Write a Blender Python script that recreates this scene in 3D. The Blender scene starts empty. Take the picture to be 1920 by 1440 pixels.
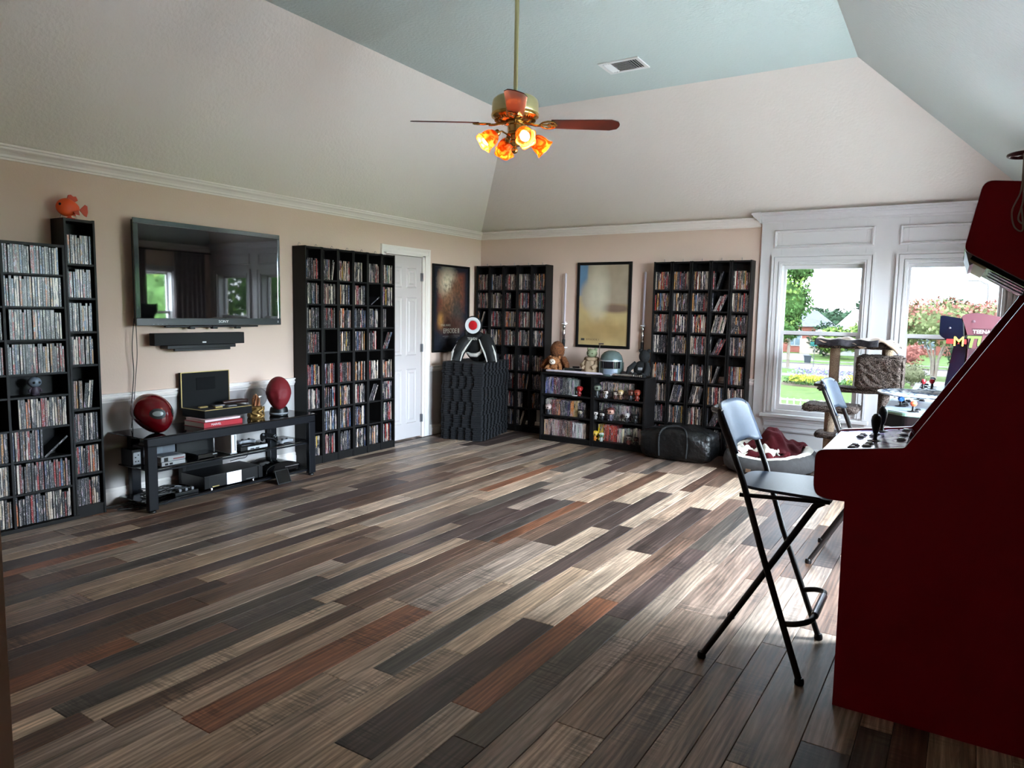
import bpy, bmesh, math, random
from mathutils import Vector, Matrix, Euler
random.seed(7)
R = random.Random(11)
PI = math.pi
scene = bpy.context.scene
COL = scene.collection

# ------------------------------------------------------------------ camera
cam = bpy.data.cameras.new('camera')
cam.sensor_fit = 'HORIZONTAL'; cam.sensor_width = 36.0
cam.lens = 24.726; cam.clip_start = 0.02; cam.clip_end = 600
camo = bpy.data.objects.new('camera', cam); COL.objects.link(camo)
camo.matrix_world = Matrix(((0.84740594, -0.06945296, 0.52638338, 0.0),
                            (0.53063371, 0.07681067, -0.84411373, 0.0),
                            (0.01819434, 0.99462375, 0.1019439, 1.458),
                            (0, 0, 0, 1)))
scene.camera = camo

# ------------------------------------------------------------------ view
scene.view_settings.view_transform = 'Standard'
scene.view_settings.look = 'None'
scene.view_settings.gamma = 1.0
scene.view_settings.use_curve_mapping = False
scene.view_settings.exposure = 2.35
scene.cycles.max_bounces = 12
scene.cycles.diffuse_bounces = 8
scene.cycles.glossy_bounces = 4
scene.cycles.transparent_max_bounces = 16
scene.cycles.sample_clamp_indirect = 6.0
scene.cycles.caustics_reflective = False
scene.cycles.caustics_refractive = False
scene.cycles.use_denoising = True

# ------------------------------------------------------------------ daylight: a bright, thinly clouded sky
SKY = 24.0
world = bpy.data.worlds.new('sky'); scene.world = world
world.use_nodes = True
nt = world.node_tree; nt.nodes.clear()
wo = nt.nodes.new('ShaderNodeOutputWorld'); wb = nt.nodes.new('ShaderNodeBackground')
wt = nt.nodes.new('ShaderNodeTexCoord'); wn = nt.nodes.new('ShaderNodeTexNoise'); wr = nt.nodes.new('ShaderNodeValToRGB')
wm = nt.nodes.new('ShaderNodeMapping'); wm.inputs['Scale'].default_value = (1, 1, 3.2)
wn.inputs['Scale'].default_value = 2.6; wn.inputs['Detail'].default_value = 6; wn.inputs['Roughness'].default_value = 0.55
wr.color_ramp.elements[0].position = 0.38; wr.color_ramp.elements[0].color = (0.62, 0.80, 1.0, 1)
wr.color_ramp.elements[1].position = 0.62; wr.color_ramp.elements[1].color = (0.88, 0.93, 1.0, 1)
nt.links.new(wt.outputs['Generated'], wm.inputs[0]); nt.links.new(wm.outputs[0], wn.inputs['Vector'])
nt.links.new(wn.outputs['Fac'], wr.inputs['Fac']); nt.links.new(wr.outputs['Color'], wb.inputs['Color'])
wb.inputs['Strength'].default_value = SKY
nt.links.new(wb.outputs[0], wo.inputs['Surface'])

def portal(loc, rot, sx, sy):
    """A sampling portal in a window opening: it gives off no light of its own."""
    l = bpy.data.lights.new('window_portal', 'AREA'); l.shape = 'RECTANGLE'; l.size = sx; l.size_y = sy
    l.cycles.is_portal = True
    o = bpy.data.objects.new('window_portal', l); COL.objects.link(o); o.location = loc; o.rotation_euler = rot

# ------------------------------------------------------------------ helpers
def S(r, g, b):
    f = lambda c: (c/255/12.92) if c <= 10.31 else ((c/255+0.055)/1.055)**2.4
    return (f(r), f(g), f(b), 1.0)

MATS = {}
def mat(name, col=(0.5, 0.5, 0.5, 1), rough=0.5, metal=0.0, spec=0.5, bump=None, noise=None, emit=None, sheen=0, coat=0, trans=0, alpha=1.0, ior=1.45):
    """Principled material; noise=(scale, amount[, stretch]) mottles the colour, bump=(scale, strength[, stretch])."""
    if name in MATS: return MATS[name]
    m = bpy.data.materials.new(name); m.use_nodes = True
    t = m.node_tree; p = t.nodes['Principled BSDF']
    p.inputs['Base Color'].default_value = col; p.inputs['Roughness'].default_value = rough
    p.inputs['Metallic'].default_value = metal; p.inputs['Specular IOR Level'].default_value = spec
    p.inputs['IOR'].default_value = ior
    if sheen: p.inputs['Sheen Weight'].default_value = sheen
    if coat: p.inputs['Coat Weight'].default_value = coat; p.inputs['Coat Roughness'].default_value = 0.05
    if trans: p.inputs['Transmission Weight'].default_value = trans
    p.inputs['Alpha'].default_value = alpha
    if emit:
        p.inputs['Emission Color'].default_value = emit[0]; p.inputs['Emission Strength'].default_value = emit[1]
    if noise or bump:
        tc = t.nodes.new('ShaderNodeTexCoord')
    def ntex(spec_, detail=4):
        mp = t.nodes.new('ShaderNodeMapping'); n = t.nodes.new('ShaderNodeTexNoise')
        mp.inputs['Scale'].default_value = spec_[2] if len(spec_) > 2 else (1, 1, 1)
        n.inputs['Scale'].default_value = spec_[0]; n.inputs['Detail'].default_value = detail
        t.links.new(tc.outputs['Object'], mp.inputs[0]); t.links.new(mp.outputs[0], n.inputs['Vector'])
        return n
    if noise:
        n = ntex(noise); mx = t.nodes.new('ShaderNodeMapRange')
        mx.inputs['From Min'].default_value = 0.3; mx.inputs['From Max'].default_value = 0.7
        mx.inputs['To Min'].default_value = 1-noise[1]; mx.inputs['To Max'].default_value = 1+noise[1]
        vm = t.nodes.new('ShaderNodeVectorMath'); vm.operation = 'SCALE'; vm.inputs[0].default_value = col[:3]
        t.links.new(n.outputs['Fac'], mx.inputs['Value']); t.links.new(mx.outputs[0], vm.inputs['Scale'])
        t.links.new(vm.outputs[0], p.inputs['Base Color'])
    if bump:
        n = ntex(bump, 6); b = t.nodes.new('ShaderNodeBump'); b.inputs['Strength'].default_value = bump[1]
        b.inputs['Distance'].default_value = bump[3] if len(bump) > 3 else 0.01
        t.links.new(n.outputs['Fac'], b.inputs['Height']); t.links.new(b.outputs[0], p.inputs['Normal'])
    MATS[name] = m
    return m

def glass_mat(name, tint=(1, 1, 1, 1), gloss=0.06, rough=0.0):
    """Thin clear pane: mostly straight-through, with a faint mirror on top."""
    if name in MATS: return MATS[name]
    m = bpy.data.materials.new(name); m.use_nodes = True; t = m.node_tree; t.nodes.clear()
    o = t.nodes.new('ShaderNodeOutputMaterial'); tr = t.nodes.new('ShaderNodeBsdfTransparent'); g = t.nodes.new('ShaderNodeBsdfGlossy')
    mx = t.nodes.new('ShaderNodeMixShader'); fr = t.nodes.new('ShaderNodeFresnel'); fr.inputs[0].default_value = 1.0 + gloss*6
    tr.inputs[0].default_value = tint; g.inputs['Roughness'].default_value = rough
    ge = t.nodes.new('ShaderNodeNewGeometry'); sb_ = t.nodes.new('ShaderNodeMath'); sb_.operation = 'SUBTRACT'; sb_.inputs[0].default_value = 1.0
    ml = t.nodes.new('ShaderNodeMath'); ml.operation = 'MULTIPLY'; t.links.new(ge.outputs['Backfacing'], sb_.inputs[1]); t.links.new(fr.outputs[0], ml.inputs[0]); t.links.new(sb_.outputs[0], ml.inputs[1])
    t.links.new(ml.outputs[0], mx.inputs[0]); t.links.new(tr.outputs[0], mx.inputs[1]); t.links.new(g.outputs[0], mx.inputs[2])
    t.links.new(mx.outputs[0], o.inputs[0]); MATS[name] = m
    return m

class MB:
    def __init__(s): s.v = []; s.f = []
    def add(s, vs, fs, M=None):
        o = len(s.v)
        s.v += [tuple(M @ Vector(p)) if M is not None else tuple(p) for p in vs]
        s.f += [tuple(i+o for i in f) for f in fs]
        return s
    def bx(s, x0, x1, y0, y1, z0, z1, M=None):
        vs = [(x0,y0,z0),(x1,y0,z0),(x1,y1,z0),(x0,y1,z0),(x0,y0,z1),(x1,y0,z1),(x1,y1,z1),(x0,y1,z1)]
        return s.add(vs, [(3,2,1,0),(4,5,6,7),(0,1,5,4),(1,2,6,5),(2,3,7,6),(3,0,4,7)], M)
    def box(s, c, sz, M=None):
        return s.bx(c[0]-sz[0]/2, c[0]+sz[0]/2, c[1]-sz[1]/2, c[1]+sz[1]/2, c[2]-sz[2]/2, c[2]+sz[2]/2, M)
    def prism(s, poly, a0, a1, axis='y', M=None):
        """poly in the two other axes (x,z for 'y'; y,z for 'x'; x,y for 'z'), extruded from a0 to a1."""
        def P(p, a): return {'y': (p[0], a, p[1]), 'x': (a, p[0], p[1]), 'z': (p[0], p[1], a)}[axis]
        n = len(poly); vs = [P(p, a0) for p in poly]+[P(p, a1) for p in poly]
        fs = [tuple(range(n)), tuple(range(2*n-1, n-1, -1))]
        fs += [(i, i+n, (i+1) % n+n, (i+1) % n) for i in range(n)]
        return s.add(vs, fs, M)
    def lathe(s, prof, n=24, c=(0, 0, 0), M=None, wob=None):
        vs = []; fs = []
        for k, (r, z) in enumerate(prof):
            for i in range(n):
                a = 2*PI*i/n; rr = r*(wob(a, k) if wob else 1)
                vs.append((c[0]+rr*math.cos(a), c[1]+rr*math.sin(a), c[2]+z))
        for k in range(len(prof)-1):
            for i in range(n):
                j = (i+1) % n; fs.append((k*n+i, k*n+j, (k+1)*n+j, (k+1)*n+i))
        if prof[0][0] > 1e-5 and not wob: fs.append(tuple(range(n-1, -1, -1)))
        if prof[-1][0] > 1e-5 and not wob: fs.append(tuple(range((len(prof)-1)*n, len(prof)*n)))
        return s.add(vs, fs, M)
    def tube(s, path, r, n=8, M=None, closed=False):
        path = [Vector(p) for p in path]; m = len(path); vs = []; fs = []
        up = Vector((0.13, 0.21, 1)).normalized()
        for i, p in enumerate(path):
            a = path[(i-1) % m] if closed or i > 0 else p
            b = path[(i+1) % m] if closed or i < m-1 else p
            d = (b-a).normalized(); u = d.cross(up)
            if u.length < 0.05: u = d.cross(Vector((1, 0, 0)))
            u.normalize(); w = u.cross(d)
            rr = r[i] if isinstance(r, (list, tuple)) else r
            for k in range(n):
                t = 2*PI*k/n; vs.append(p+u*(rr*math.cos(t))+w*(rr*math.sin(t)))
        for i in range(m if closed else m-1):
            for k in range(n):
                l = (k+1) % n; j = (i+1) % m
                fs.append((i*n+k, i*n+l, j*n+l, j*n+k))
        if not closed: fs += [tuple(range(n-1, -1, -1)), tuple(range((m-1)*n, m*n))]
        return s.add(vs, fs, M)
    def ell(s, c, r, nu=20, nv=12, fn=None, M=None):
        vs = [None]; fs = []; vs = []
        for j in range(nv+1):
            ph = -PI/2+PI*j/nv
            for i in range(nu):
                th = 2*PI*i/nu
                d = Vector((math.cos(ph)*math.cos(th), math.cos(ph)*math.sin(th), math.sin(ph)))
                if fn: d = fn(d)
                vs.append((c[0]+d[0]*r[0], c[1]+d[1]*r[1], c[2]+d[2]*r[2]))
        for j in range(nv):
            for i in range(nu):
                k = (i+1) % nu; fs.append((j*nu+i, j*nu+k, (j+1)*nu+k, (j+1)*nu+i))
        return s.add(vs, fs, M)
    def grid(s, fn, nu, nv, closed_u=False):
        vs = [fn(i/nu, j/nv) for j in range(nv+1) for i in range(nu+(0 if closed_u else 1))]
        w = nu+(0 if closed_u else 1); fs = []
        for j in range(nv):
            for i in range(nu):
                k = (i+1) % w if closed_u else i+1
                fs.append((j*w+i, j*w+k, (j+1)*w+k, (j+1)*w+i))
        return s.add(vs, fs)
    def build(s, name, m=None, parent=None, smooth=False, bevel=0.0, thick=0.0, sub=0, seg=2, label=None, kind=None, sharp=40):
        me = bpy.data.meshes.new(name); me.from_pydata([tuple(p) for p in s.v], [], s.f); me.update()
        b = bmesh.new(); b.from_mesh(me)
        if smooth: bmesh.ops.remove_doubles(b, verts=b.verts, dist=1e-6)
        if not thick: bmesh.ops.recalc_face_normals(b, faces=b.faces)
        b.to_mesh(me); b.free()
        o = bpy.data.objects.new(name, me); COL.objects.link(o)
        if m: me.materials.append(m)
        if smooth:
            me.polygons.foreach_set('use_smooth', [True]*len(me.polygons))
            if sharp < 180: me.set_sharp_from_angle(angle=math.radians(sharp))
        if thick:
            md = o.modifiers.new('thick', 'SOLIDIFY'); md.thickness = thick; md.offset = 0
        if bevel:
            md = o.modifiers.new('bevel', 'BEVEL'); md.width = bevel; md.segments = seg; md.limit_method = 'ANGLE'; md.angle_limit = math.radians(50)
        if sub:
            md = o.modifiers.new('sub', 'SUBSURF'); md.levels = sub; md.render_levels = sub
        if parent: o.parent = parent
        if label: o['label'] = label
        if kind: o['kind'] = kind
        return o

def thing(name, label, cat, loc=(0, 0, 0), rz=0.0, group=None):
    o = bpy.data.objects.new(name, None); COL.objects.link(o); o.empty_display_size = 0.05
    o.location = loc; o.rotation_euler = (0, 0, rz); o['label'] = label; o['category'] = cat
    if group: o['group'] = group
    return o
def tag(o, label, cat, group=None):
    o['label'] = label; o['category'] = cat
    if group: o['group'] = group
    return o
def struct(o): o['kind'] = 'structure'; return o
def copy_tree(root, parent=None, loc=None, rz=None):
    c = root.copy(); COL.objects.link(c); c.parent = parent
    if loc is not None: c.location = loc
    if rz is not None: c.rotation_euler = (0, 0, rz)
    for ch in list(root.children): copy_tree(ch, c)
    return c
def text(body, name, size, loc, rot, m, parent, ext=0.0006, align='CENTER', sx=1.0, label=None, shear=0, bold=0.0):
    cu = bpy.data.curves.new(name, 'FONT'); cu.body = body; cu.size = size; cu.extrude = ext; cu.align_x = align; cu.align_y = 'CENTER'; cu.resolution_u = 3
    cu.shear = shear; cu.offset = bold
    t = bpy.data.objects.new(name+'_curve', cu); COL.objects.link(t)
    dg = bpy.context.evaluated_depsgraph_get(); dg.update()
    me = bpy.data.meshes.new_from_object(t.evaluated_get(dg)); bpy.data.objects.remove(t)
    me.name = name; me.materials.clear(); me.materials.append(m)
    o = bpy.data.objects.new(name, me); COL.objects.link(o)
    o.matrix_local = Matrix.Translation(Vector(loc)) @ rot.to_4x4() @ Matrix.Diagonal((sx, 1, 1, 1))
    o.parent = parent
    if label: o['label'] = label
    return o
# lettering orientations: columns are text-right, text-up, text-out
FACE_PX = Matrix(((0, 0, 1), (1, 0, 0), (0, 1, 0)))      # faces +x, reads along +y
FACE_NY = Matrix(((1, 0, 0), (0, 0, -1), (0, 1, 0)))     # faces -y, reads along +x
def arc(cx, cz, r, a0, a1, n):
    return [(cx+r*math.cos(math.radians(a0+(a1-a0)*i/n)), cz+r*math.sin(math.radians(a0+(a1-a0)*i/n))) for i in range(n+1)]
def rpoly(pts, rad, n=4):
    """Polygon with rounded corners; rad is one radius or one for each corner."""
    out = []; m = len(pts)
    for i, p in enumerate(pts):
        r = rad[i] if isinstance(rad, (list, tuple)) else rad
        p = Vector(p); a = Vector(pts[i-1]); b = Vector(pts[(i+1) % m])
        if r <= 0: out.append(tuple(p)); continue
        u = (a-p); v = (b-p); ru = min(r, u.length*0.45); rv = min(r, v.length*0.45)
        s0 = p+u.normalized()*ru; s1 = p+v.normalized()*rv
        for k in range(n+1):
            t = k/n; out.append(tuple(s0*(1-t)**2+p*2*t*(1-t)+s1*t*t))
    return out
ORD = ['first','second','third','fourth','fifth','sixth','seventh','eighth','ninth','tenth','eleventh','twelfth','thirteenth','fourteenth','fifteenth','sixteenth','seventeenth','eighteenth','nineteenth','twentieth',
       'twenty-first','twenty-second','twenty-third','twenty-fourth','twenty-fifth','twenty-sixth','twenty-seventh','twenty-eighth','twenty-ninth','thirtieth','thirty-first','thirty-second','thirty-third','thirty-fourth','thirty-fifth','thirty-sixth','thirty-seventh','thirty-eighth','thirty-ninth','fortieth']

# ------------------------------------------------------------------ shared materials
M_WALL = mat('warm_beige_wall_paint', S(206, 181, 166), 0.75, spec=0.25, bump=(70, 0.10))
M_WAIN = mat('pale_grey_lower_wall_paint', S(178, 171, 168), 0.6, spec=0.3, bump=(70, 0.05))
M_CEIL = mat('white_textured_ceiling', S(188, 201, 198), 0.85, spec=0.2, bump=(45, 0.5))
M_SLOPE = mat('light_beige_textured_slope', S(214, 206, 198), 0.8, spec=0.2, bump=(45, 0.35))
M_TRIM = mat('white_gloss_trim_paint', S(226, 217, 212), 0.4)
M_WHITE = mat('white_window_paint', S(194, 190, 190), 0.4)
M_DOOR = mat('white_door_paint', S(188, 179, 178), 0.45)
M_BLACKWOOD = mat('black_brown_veneer', S(15, 13, 13), 0.5, spec=0.25, noise=(30, 0.25, (1, 1, 0.08)))
M_BLACK = mat('black_plastic', S(10, 10, 11), 0.4, spec=0.35)
M_GLOSSBLACK = mat('gloss_black', S(5, 5, 6), 0.08)
M_BLACKMETAL = mat('black_powdercoat', S(16, 16, 19), 0.35, metal=0.3)
M_CHROME = mat('chrome', S(200, 200, 205), 0.15, metal=1)
M_STEEL = mat('brushed_steel', S(160, 160, 165), 0.35, metal=1)
M_BRASS = mat('polished_brass', S(196, 160, 92), 0.18, metal=1)
M_GOLD = mat('gold_edge', S(190, 165, 110), 0.3, metal=0.8)
M_WHITEPL = mat('white_plastic', S(225, 226, 230), 0.35)
M_GREYPL = mat('grey_plastic', S(120, 122, 126), 0.45)
M_GLASS = glass_mat('window_glass', (0.97, 0.99, 0.985, 1), 0.06)
M_DIMGLASS = glass_mat('dimmed_window_glass', (0.29, 0.296, 0.296, 1), 0.06)  # grey tint added to dim the bright view through the back windows
M_SMOKED = mat('smoked_black_glass', S(6, 6, 8), 0.03, spec=0.7, alpha=0.93)
# ================================================================== THE ROOM
XL, XR, YB, YF = -5.15, 0.56, 7.458, 0.33
ZC = 2.445; ZT = 3.489                      # crown height, flat ceiling height
FXL, FXR, FYB, FYF = -4.03, -0.78, 6.27, 1.5

# ---- floor: subfloor slab with planks
floor = struct(MB().bx(XL-0.1, XR+0.1, -2.2, YB+0.1, -0.12, -0.008).build('floor', mat('dark_underlay', S(40, 34, 30), 0.9)))

def wood_material():
    m = bpy.data.materials.new('mixed_wood_plank'); m.use_nodes = True; t = m.node_tree; p = t.nodes['Principled BSDF']
    N = lambda k: t.nodes.new(k); L = t.links.new
    tc = N('ShaderNodeTexCoord'); oi = N('ShaderNodeObjectInfo')
    off = N('ShaderNodeVectorMath'); off.operation = 'ADD'
    cx = N('ShaderNodeCombineXYZ'); mu = N('ShaderNodeMath'); mu.operation = 'MULTIPLY'; mu.inputs[1].default_value = 60
    L(oi.outputs['Random'], mu.inputs[0]); L(mu.outputs[0], cx.inputs[0]); L(mu.outputs[0], cx.inputs[1])
    L(tc.outputs['Object'], off.inputs[0]); L(cx.outputs[0], off.inputs[1])
    def noise(sc, scale, detail, dist, rough=0.6):
        mp = N('ShaderNodeMapping'); mp.inputs['Scale'].default_value = sc; n = N('ShaderNodeTexNoise')
        n.inputs['Scale'].default_value = scale; n.inputs['Detail'].default_value = detail; n.inputs['Distortion'].default_value = dist
        n.inputs['Roughness'].default_value = rough
        L(off.outputs[0], mp.inputs[0]); L(mp.outputs[0], n.inputs['Vector']); return n
    grain = noise((38, 1.7, 1), 1.0, 8, 0.9, 0.75)
    broad = noise((9, 1.1, 1), 1.0, 4, 1.4)
    saw = noise((6, 90, 1), 1.0, 3, 0.3)
    patch = noise((3, 2.2, 1), 1.0, 2, 0.0)
    # cathedral rings
    wv = N('ShaderNodeTexWave'); wv.wave_type = 'BANDS'; wv.bands_direction = 'X'; wv.inputs['Scale'].default_value = 14; wv.inputs['Distortion'].default_value = 7
    wv.inputs['Detail'].default_value = 3; wv.inputs['Detail Scale'].default_value = 0.7
    mpw = N('ShaderNodeMapping'); mpw.inputs['Scale'].default_value = (1, 0.16, 1); L(off.outputs[0], mpw.inputs[0]); L(mpw.outputs[0], wv.inputs['Vector'])
    def rng(src, a, b, c, d):
        r = N('ShaderNodeMapRange'); r.inputs['From Min'].default_value = a; r.inputs['From Max'].default_value = b
        r.inputs['To Min'].default_value = c; r.inputs['To Max'].default_value = d; L(src, r.inputs['Value']); return r.outputs[0]
    def mul(a, b):
        k = N('ShaderNodeMath'); k.operation = 'MULTIPLY'; L(a, k.inputs[0]); L(b, k.inputs[1]); return k.outputs[0]
    g = rng(grain.outputs['Fac'], 0.34, 0.64, 0.38, 1.42)
    b = rng(broad.outputs['Fac'], 0.3, 0.7, 0.58, 1.34)
    w = rng(wv.outputs['Fac'], 0.0, 1.0, 0.74, 1.14)
    # saw marks only inside patches
    sp = rng(patch.outputs['Fac'], 0.52, 0.62, 0.0, 1.0); sr = rng(saw.outputs['Fac'], 0.42, 0.58, 0.50, 1.12)
    mixs = N('ShaderNodeMix'); mixs.data_type = 'FLOAT'; mixs.inputs[2].default_value = 1.0; L(sp, mixs.inputs[0]); L(sr, mixs.inputs[3])
    f = mul(mul(g, b), mul(w, mixs.outputs[0]))
    sc = N('ShaderNodeVectorMath'); sc.operation = 'SCALE'; L(oi.outputs['Color'], sc.inputs[0]); L(f, sc.inputs['Scale'])
    L(sc.outputs[0], p.inputs['Base Color'])
    L(rng(grain.outputs['Fac'], 0.3, 0.7, 0.36, 0.50), p.inputs['Roughness'])
    p.inputs['Specular IOR Level'].default_value = 0.35
    bp = N('ShaderNodeBump'); bp.inputs['Strength'].default_value = 0.18; bp.inputs['Distance'].default_value = 0.002
    L(f, bp.inputs['Height']); L(bp.outputs[0], p.inputs['Normal'])
    return m
M_PLANK = wood_material()
PL = {'light': S(158, 141, 126), 'tan': S(140, 121, 105), 'grey': S(128, 115, 106), 'taupe': S(116, 100, 89), 'brown': S(92, 74, 64),
      'dark': S(66, 55, 52), 'slate': S(72, 66, 62), 'rust': S(108, 72, 54), 'umber': S(80, 60, 50)}
BND = [0.56, 0.40, 0.27, 0.17, 0.03, -.079, -.182, -.34, -.525, -.637, -.757, -.905, -1.095, -1.215, -1.345, -1.483, -1.652, -1.787, -1.90, -2.04,
       -2.205, -2.335, -2.43, -2.535, -2.645, -2.77, -2.865, -2.985, -3.15, -3.25, -3.37, -3.49, -3.655, -3.755, -3.88, -4.045, -4.17, -4.27, -4.435,
       -4.56, -4.66, -4.825, -4.95, -5.05, -5.15]
# joints read from the photograph: strip index -> (a joint's y, {plank start index from that joint: colour})
KNOWN = {19-1: (3.10-1.2, {1: 'light', 0: 'grey'}), 15: (2.795, {0: 'light', -1: 'dark', 1: 'dark'}), 20: (2.607, {0: 'taupe', -1: 'tan'}), 21: (3.637, {0: 'rust', -1: 'brown'}),
         24: (3.155, {0: 'dark', 1: 'grey'}), 17: (2.037, {0: 'slate', 1: 'dark', -1: 'tan'}), 16: (2.335, {0: 'tan', -1: 'tan', 1: 'taupe'}), 14: (2.016, {0: 'rust', 1: 'brown', -1: 'grey', 2: 'brown'}),
         13: (1.85, {0: 'slate', -1: 'dark', 1: 'dark', 2: 'slate'}), 12: (2.865, {0: 'grey', -1: 'grey', 1: 'grey'}), 11: (2.121, {0: 'taupe', -1: 'light', 1: 'taupe'}), 10: (2.73, {0: 'taupe', -1: 'taupe', 1: 'brown'}),
         9: (2.88, {0: 'grey', -1: 'taupe'}), 8: (3.18, {0: 'grey', -1: 'taupe'}), 7: (2.24, {0: 'grey', -1: 'light'}), 6: (2.493, {0: 'grey', -1: 'slate'}), 5: (2.71, {0: 'light', -1: 'slate'}),
         4: (2.81, {-1: 'umber', 0: 'light'}), 22: (1.216, {0: 'light', -1: 'umber'}), 19: (1.396, {0: 'rust', -1: 'light', 1: 'grey'}), 23: (1.175, {0: 'slate', -1: 'light', 1: 'tan'}),
         28: (4.66, {0: 'rust', -1: 'tan'}), 26: (1.63, {-1: 'rust', 0: 'grey'}), 30: (2.04, {0: 'dark', -1: 'dark'}), 18: (3.10, {0: 'light', -1: 'tan', 2: 'light'}), 29: (2.215, {0: 'tan', -1: 'brown'})}
LEN = 1.2; pr = random.Random(5)
planks = []
for i in range(len(BND)-1):
    x1, x0 = BND[i], BND[i+1]
    y0, cols = KNOWN.get(i, (pr.uniform(1, 2.2), {}))
    k0 = int(math.floor((YF-y0)/LEN)); k = k0
    last = None
    while y0+k*LEN < YB:
        a, b = max(YF, y0+k*LEN), min(YB, y0+(k+1)*LEN)
        c = cols.get(k)
        if c is None:
            c = pr.choices(list(PL), [11, 15, 17, 15, 14, 11, 5, 4, 9])[0]
            if c == last: c = pr.choice(['grey', 'brown', 'dark', 'tan'])
        last = c
        if b-a > 0.02: planks.append((x0, x1, a, b, c))
        k += 1
planks.sort(key=lambda p: -((p[1]-p[0])*(p[3]-p[2])/max(0.5, (p[0]**2+((p[2]+p[3])/2)**2))**1.5 if p[0] > -5.0 else 0))
SKEW = 0.018                                 # the boards run a touch off the wall's line
def plank_mb(mb, x0, x1, y0, y1, cx, cy, top=0.0):
    g = 0.0009; ch = 0.0018
    def P(x, y, z): return (x-cx+SKEW*(y-3.0), y-cy, z)
    a, b, c, d = x0+g, x1-g, y0+g, y1-g
    vs = [P(a, c, -.008), P(b, c, -.008), P(b, d, -.008), P(a, d, -.008), P(a, c, top-ch), P(b, c, top-ch), P(b, d, top-ch), P(a, d, top-ch),
          P(a+ch, c+ch, top), P(b-ch, c+ch, top), P(b-ch, d-ch, top), P(a+ch, d-ch, top)]
    mb.add(vs, [(0,1,5,4),(1,2,6,5),(2,3,7,6),(3,0,4,7),(4,5,9,8),(5,6,10,9),(6,7,11,10),(7,4,8,11),(8,9,10,11)])
rest = MB()
for n, (x0, x1, a, b, c) in enumerate(planks):
    if n < 298:
        cx, cy = (x0+x1)/2, (a+b)/2; mb = MB(); plank_mb(mb, x0, x1, a, b, cx, cy)
        o = mb.build('plank', M_PLANK, floor); o.location = (cx, cy, 0)
        col = PL[c]; k = 1.30*pr.uniform(0.86, 1.14); o.color = (col[0]*k*1.07, col[1]*k, col[2]*k*pr.uniform(0.90, 0.97), 1)
    else: plank_mb(rest, x0, x1, a, b, 0, 0)
hallboards = [(BND[i+1], BND[i], y, y+1.2) for i in range(len(BND)-1) for y in (YF-1.2, YF-2.4)]
for h in hallboards: plank_mb(rest, h[0], h[1], h[2], h[3], 0, 0)
o = rest.build('plank_rest', M_PLANK, floor); o['kind'] = 'stuff'; o.color = PL['taupe']

# ---- walls (thick slabs with real openings)
def wall_with_holes(mb, axis, pos, thick, u0, u1, z0, z1, holes):
    """Wall in the plane axis=pos (thickness away from the room), spanning u0..u1, with rectangular holes (a,b,c,d)."""
    def put(a, b, c, d):
        if b-a < 1e-4 or d-c < 1e-4: return
        if axis == 'y': mb.bx(a, b, min(pos, pos+thick), max(pos, pos+thick), c, d)
        else: mb.bx(min(pos, pos+thick), max(pos, pos+thick), a, b, c, d)
    cur = u0
    for (a, b, c, d) in sorted(holes):
        put(cur, a, z0, z1); put(a, b, z0, c); put(a, b, d, z1); cur = b
    put(cur, u1, z0, z1)
WIN_B = [(-1.50, -0.745, 0.50, 1.985), (-0.403, 0.352, 0.50, 1.985)]        # back-wall window openings (x0,x1,z0,z1)
WIN_R = [(3.25, 4.25, 0.50, 2.20), (4.62, 5.50, 0.50, 2.20), (6.25, 6.75, 0.60, 2.00)]   # right-wall openings (y0,y1,z0,z1)
mb = MB(); wall_with_holes(mb, 'y', YB, 0.16, XL-0.16, XR+0.16, -0.1, ZC+0.06, WIN_B)
wall_back = struct(mb.build('wall_back', M_WALL))
mb = MB(); wall_with_holes(mb, 'x', XL, -0.16, -2.2, YB+0.16, -0.1, ZC+0.06, [(5.675, 6.305, -0.1, 2.065)])
wall_left = struct(mb.build('wall_left', M_WALL))
MB().bx(XL-0.3, XL-0.17, 5.5, 6.5, -0.1, 2.3).build('closet_back', M_WALL, wall_left)
mb = MB(); wall_with_holes(mb, 'x', XR, 0.16, -2.2, YB+0.16, -0.1, ZC+0.06, WIN_R)
wall_right = struct(mb.build('wall_right', M_WALL))
mb = MB(); wall_with_holes(mb, 'y', YF, -0.14, XL, XR, -0.1, ZC+0.06, [(-0.875, 0.56, -0.1, 2.2)])
wall_rear = struct(mb.build('wall_rear', M_WALL))
mb = MB(); wall_with_holes(mb, 'y', -2.06, -0.14, XL-0.16, XR+0.16, -0.1, ZC+0.06, [])
struct(mb.build('wall_hall', M_WALL))
struct(MB().bx(XL-0.16, XR+0.16, -2.2, YF-0.14, ZC, ZC+0.06).build('ceiling_hall', M_CEIL))
# pale lower wall under the chair rail
MB().bx(XL, XL+0.006, YF, 5.60, 0, 0.78).bx(XL, XL+0.006, 6.42, YB, 0, 0.78).build('wainscot', M_WAIN, wall_left)
MB().bx(XL, -1.70, YB-0.006, YB, 0, 0.78).build('wainscot', M_WAIN, wall_back)

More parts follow.
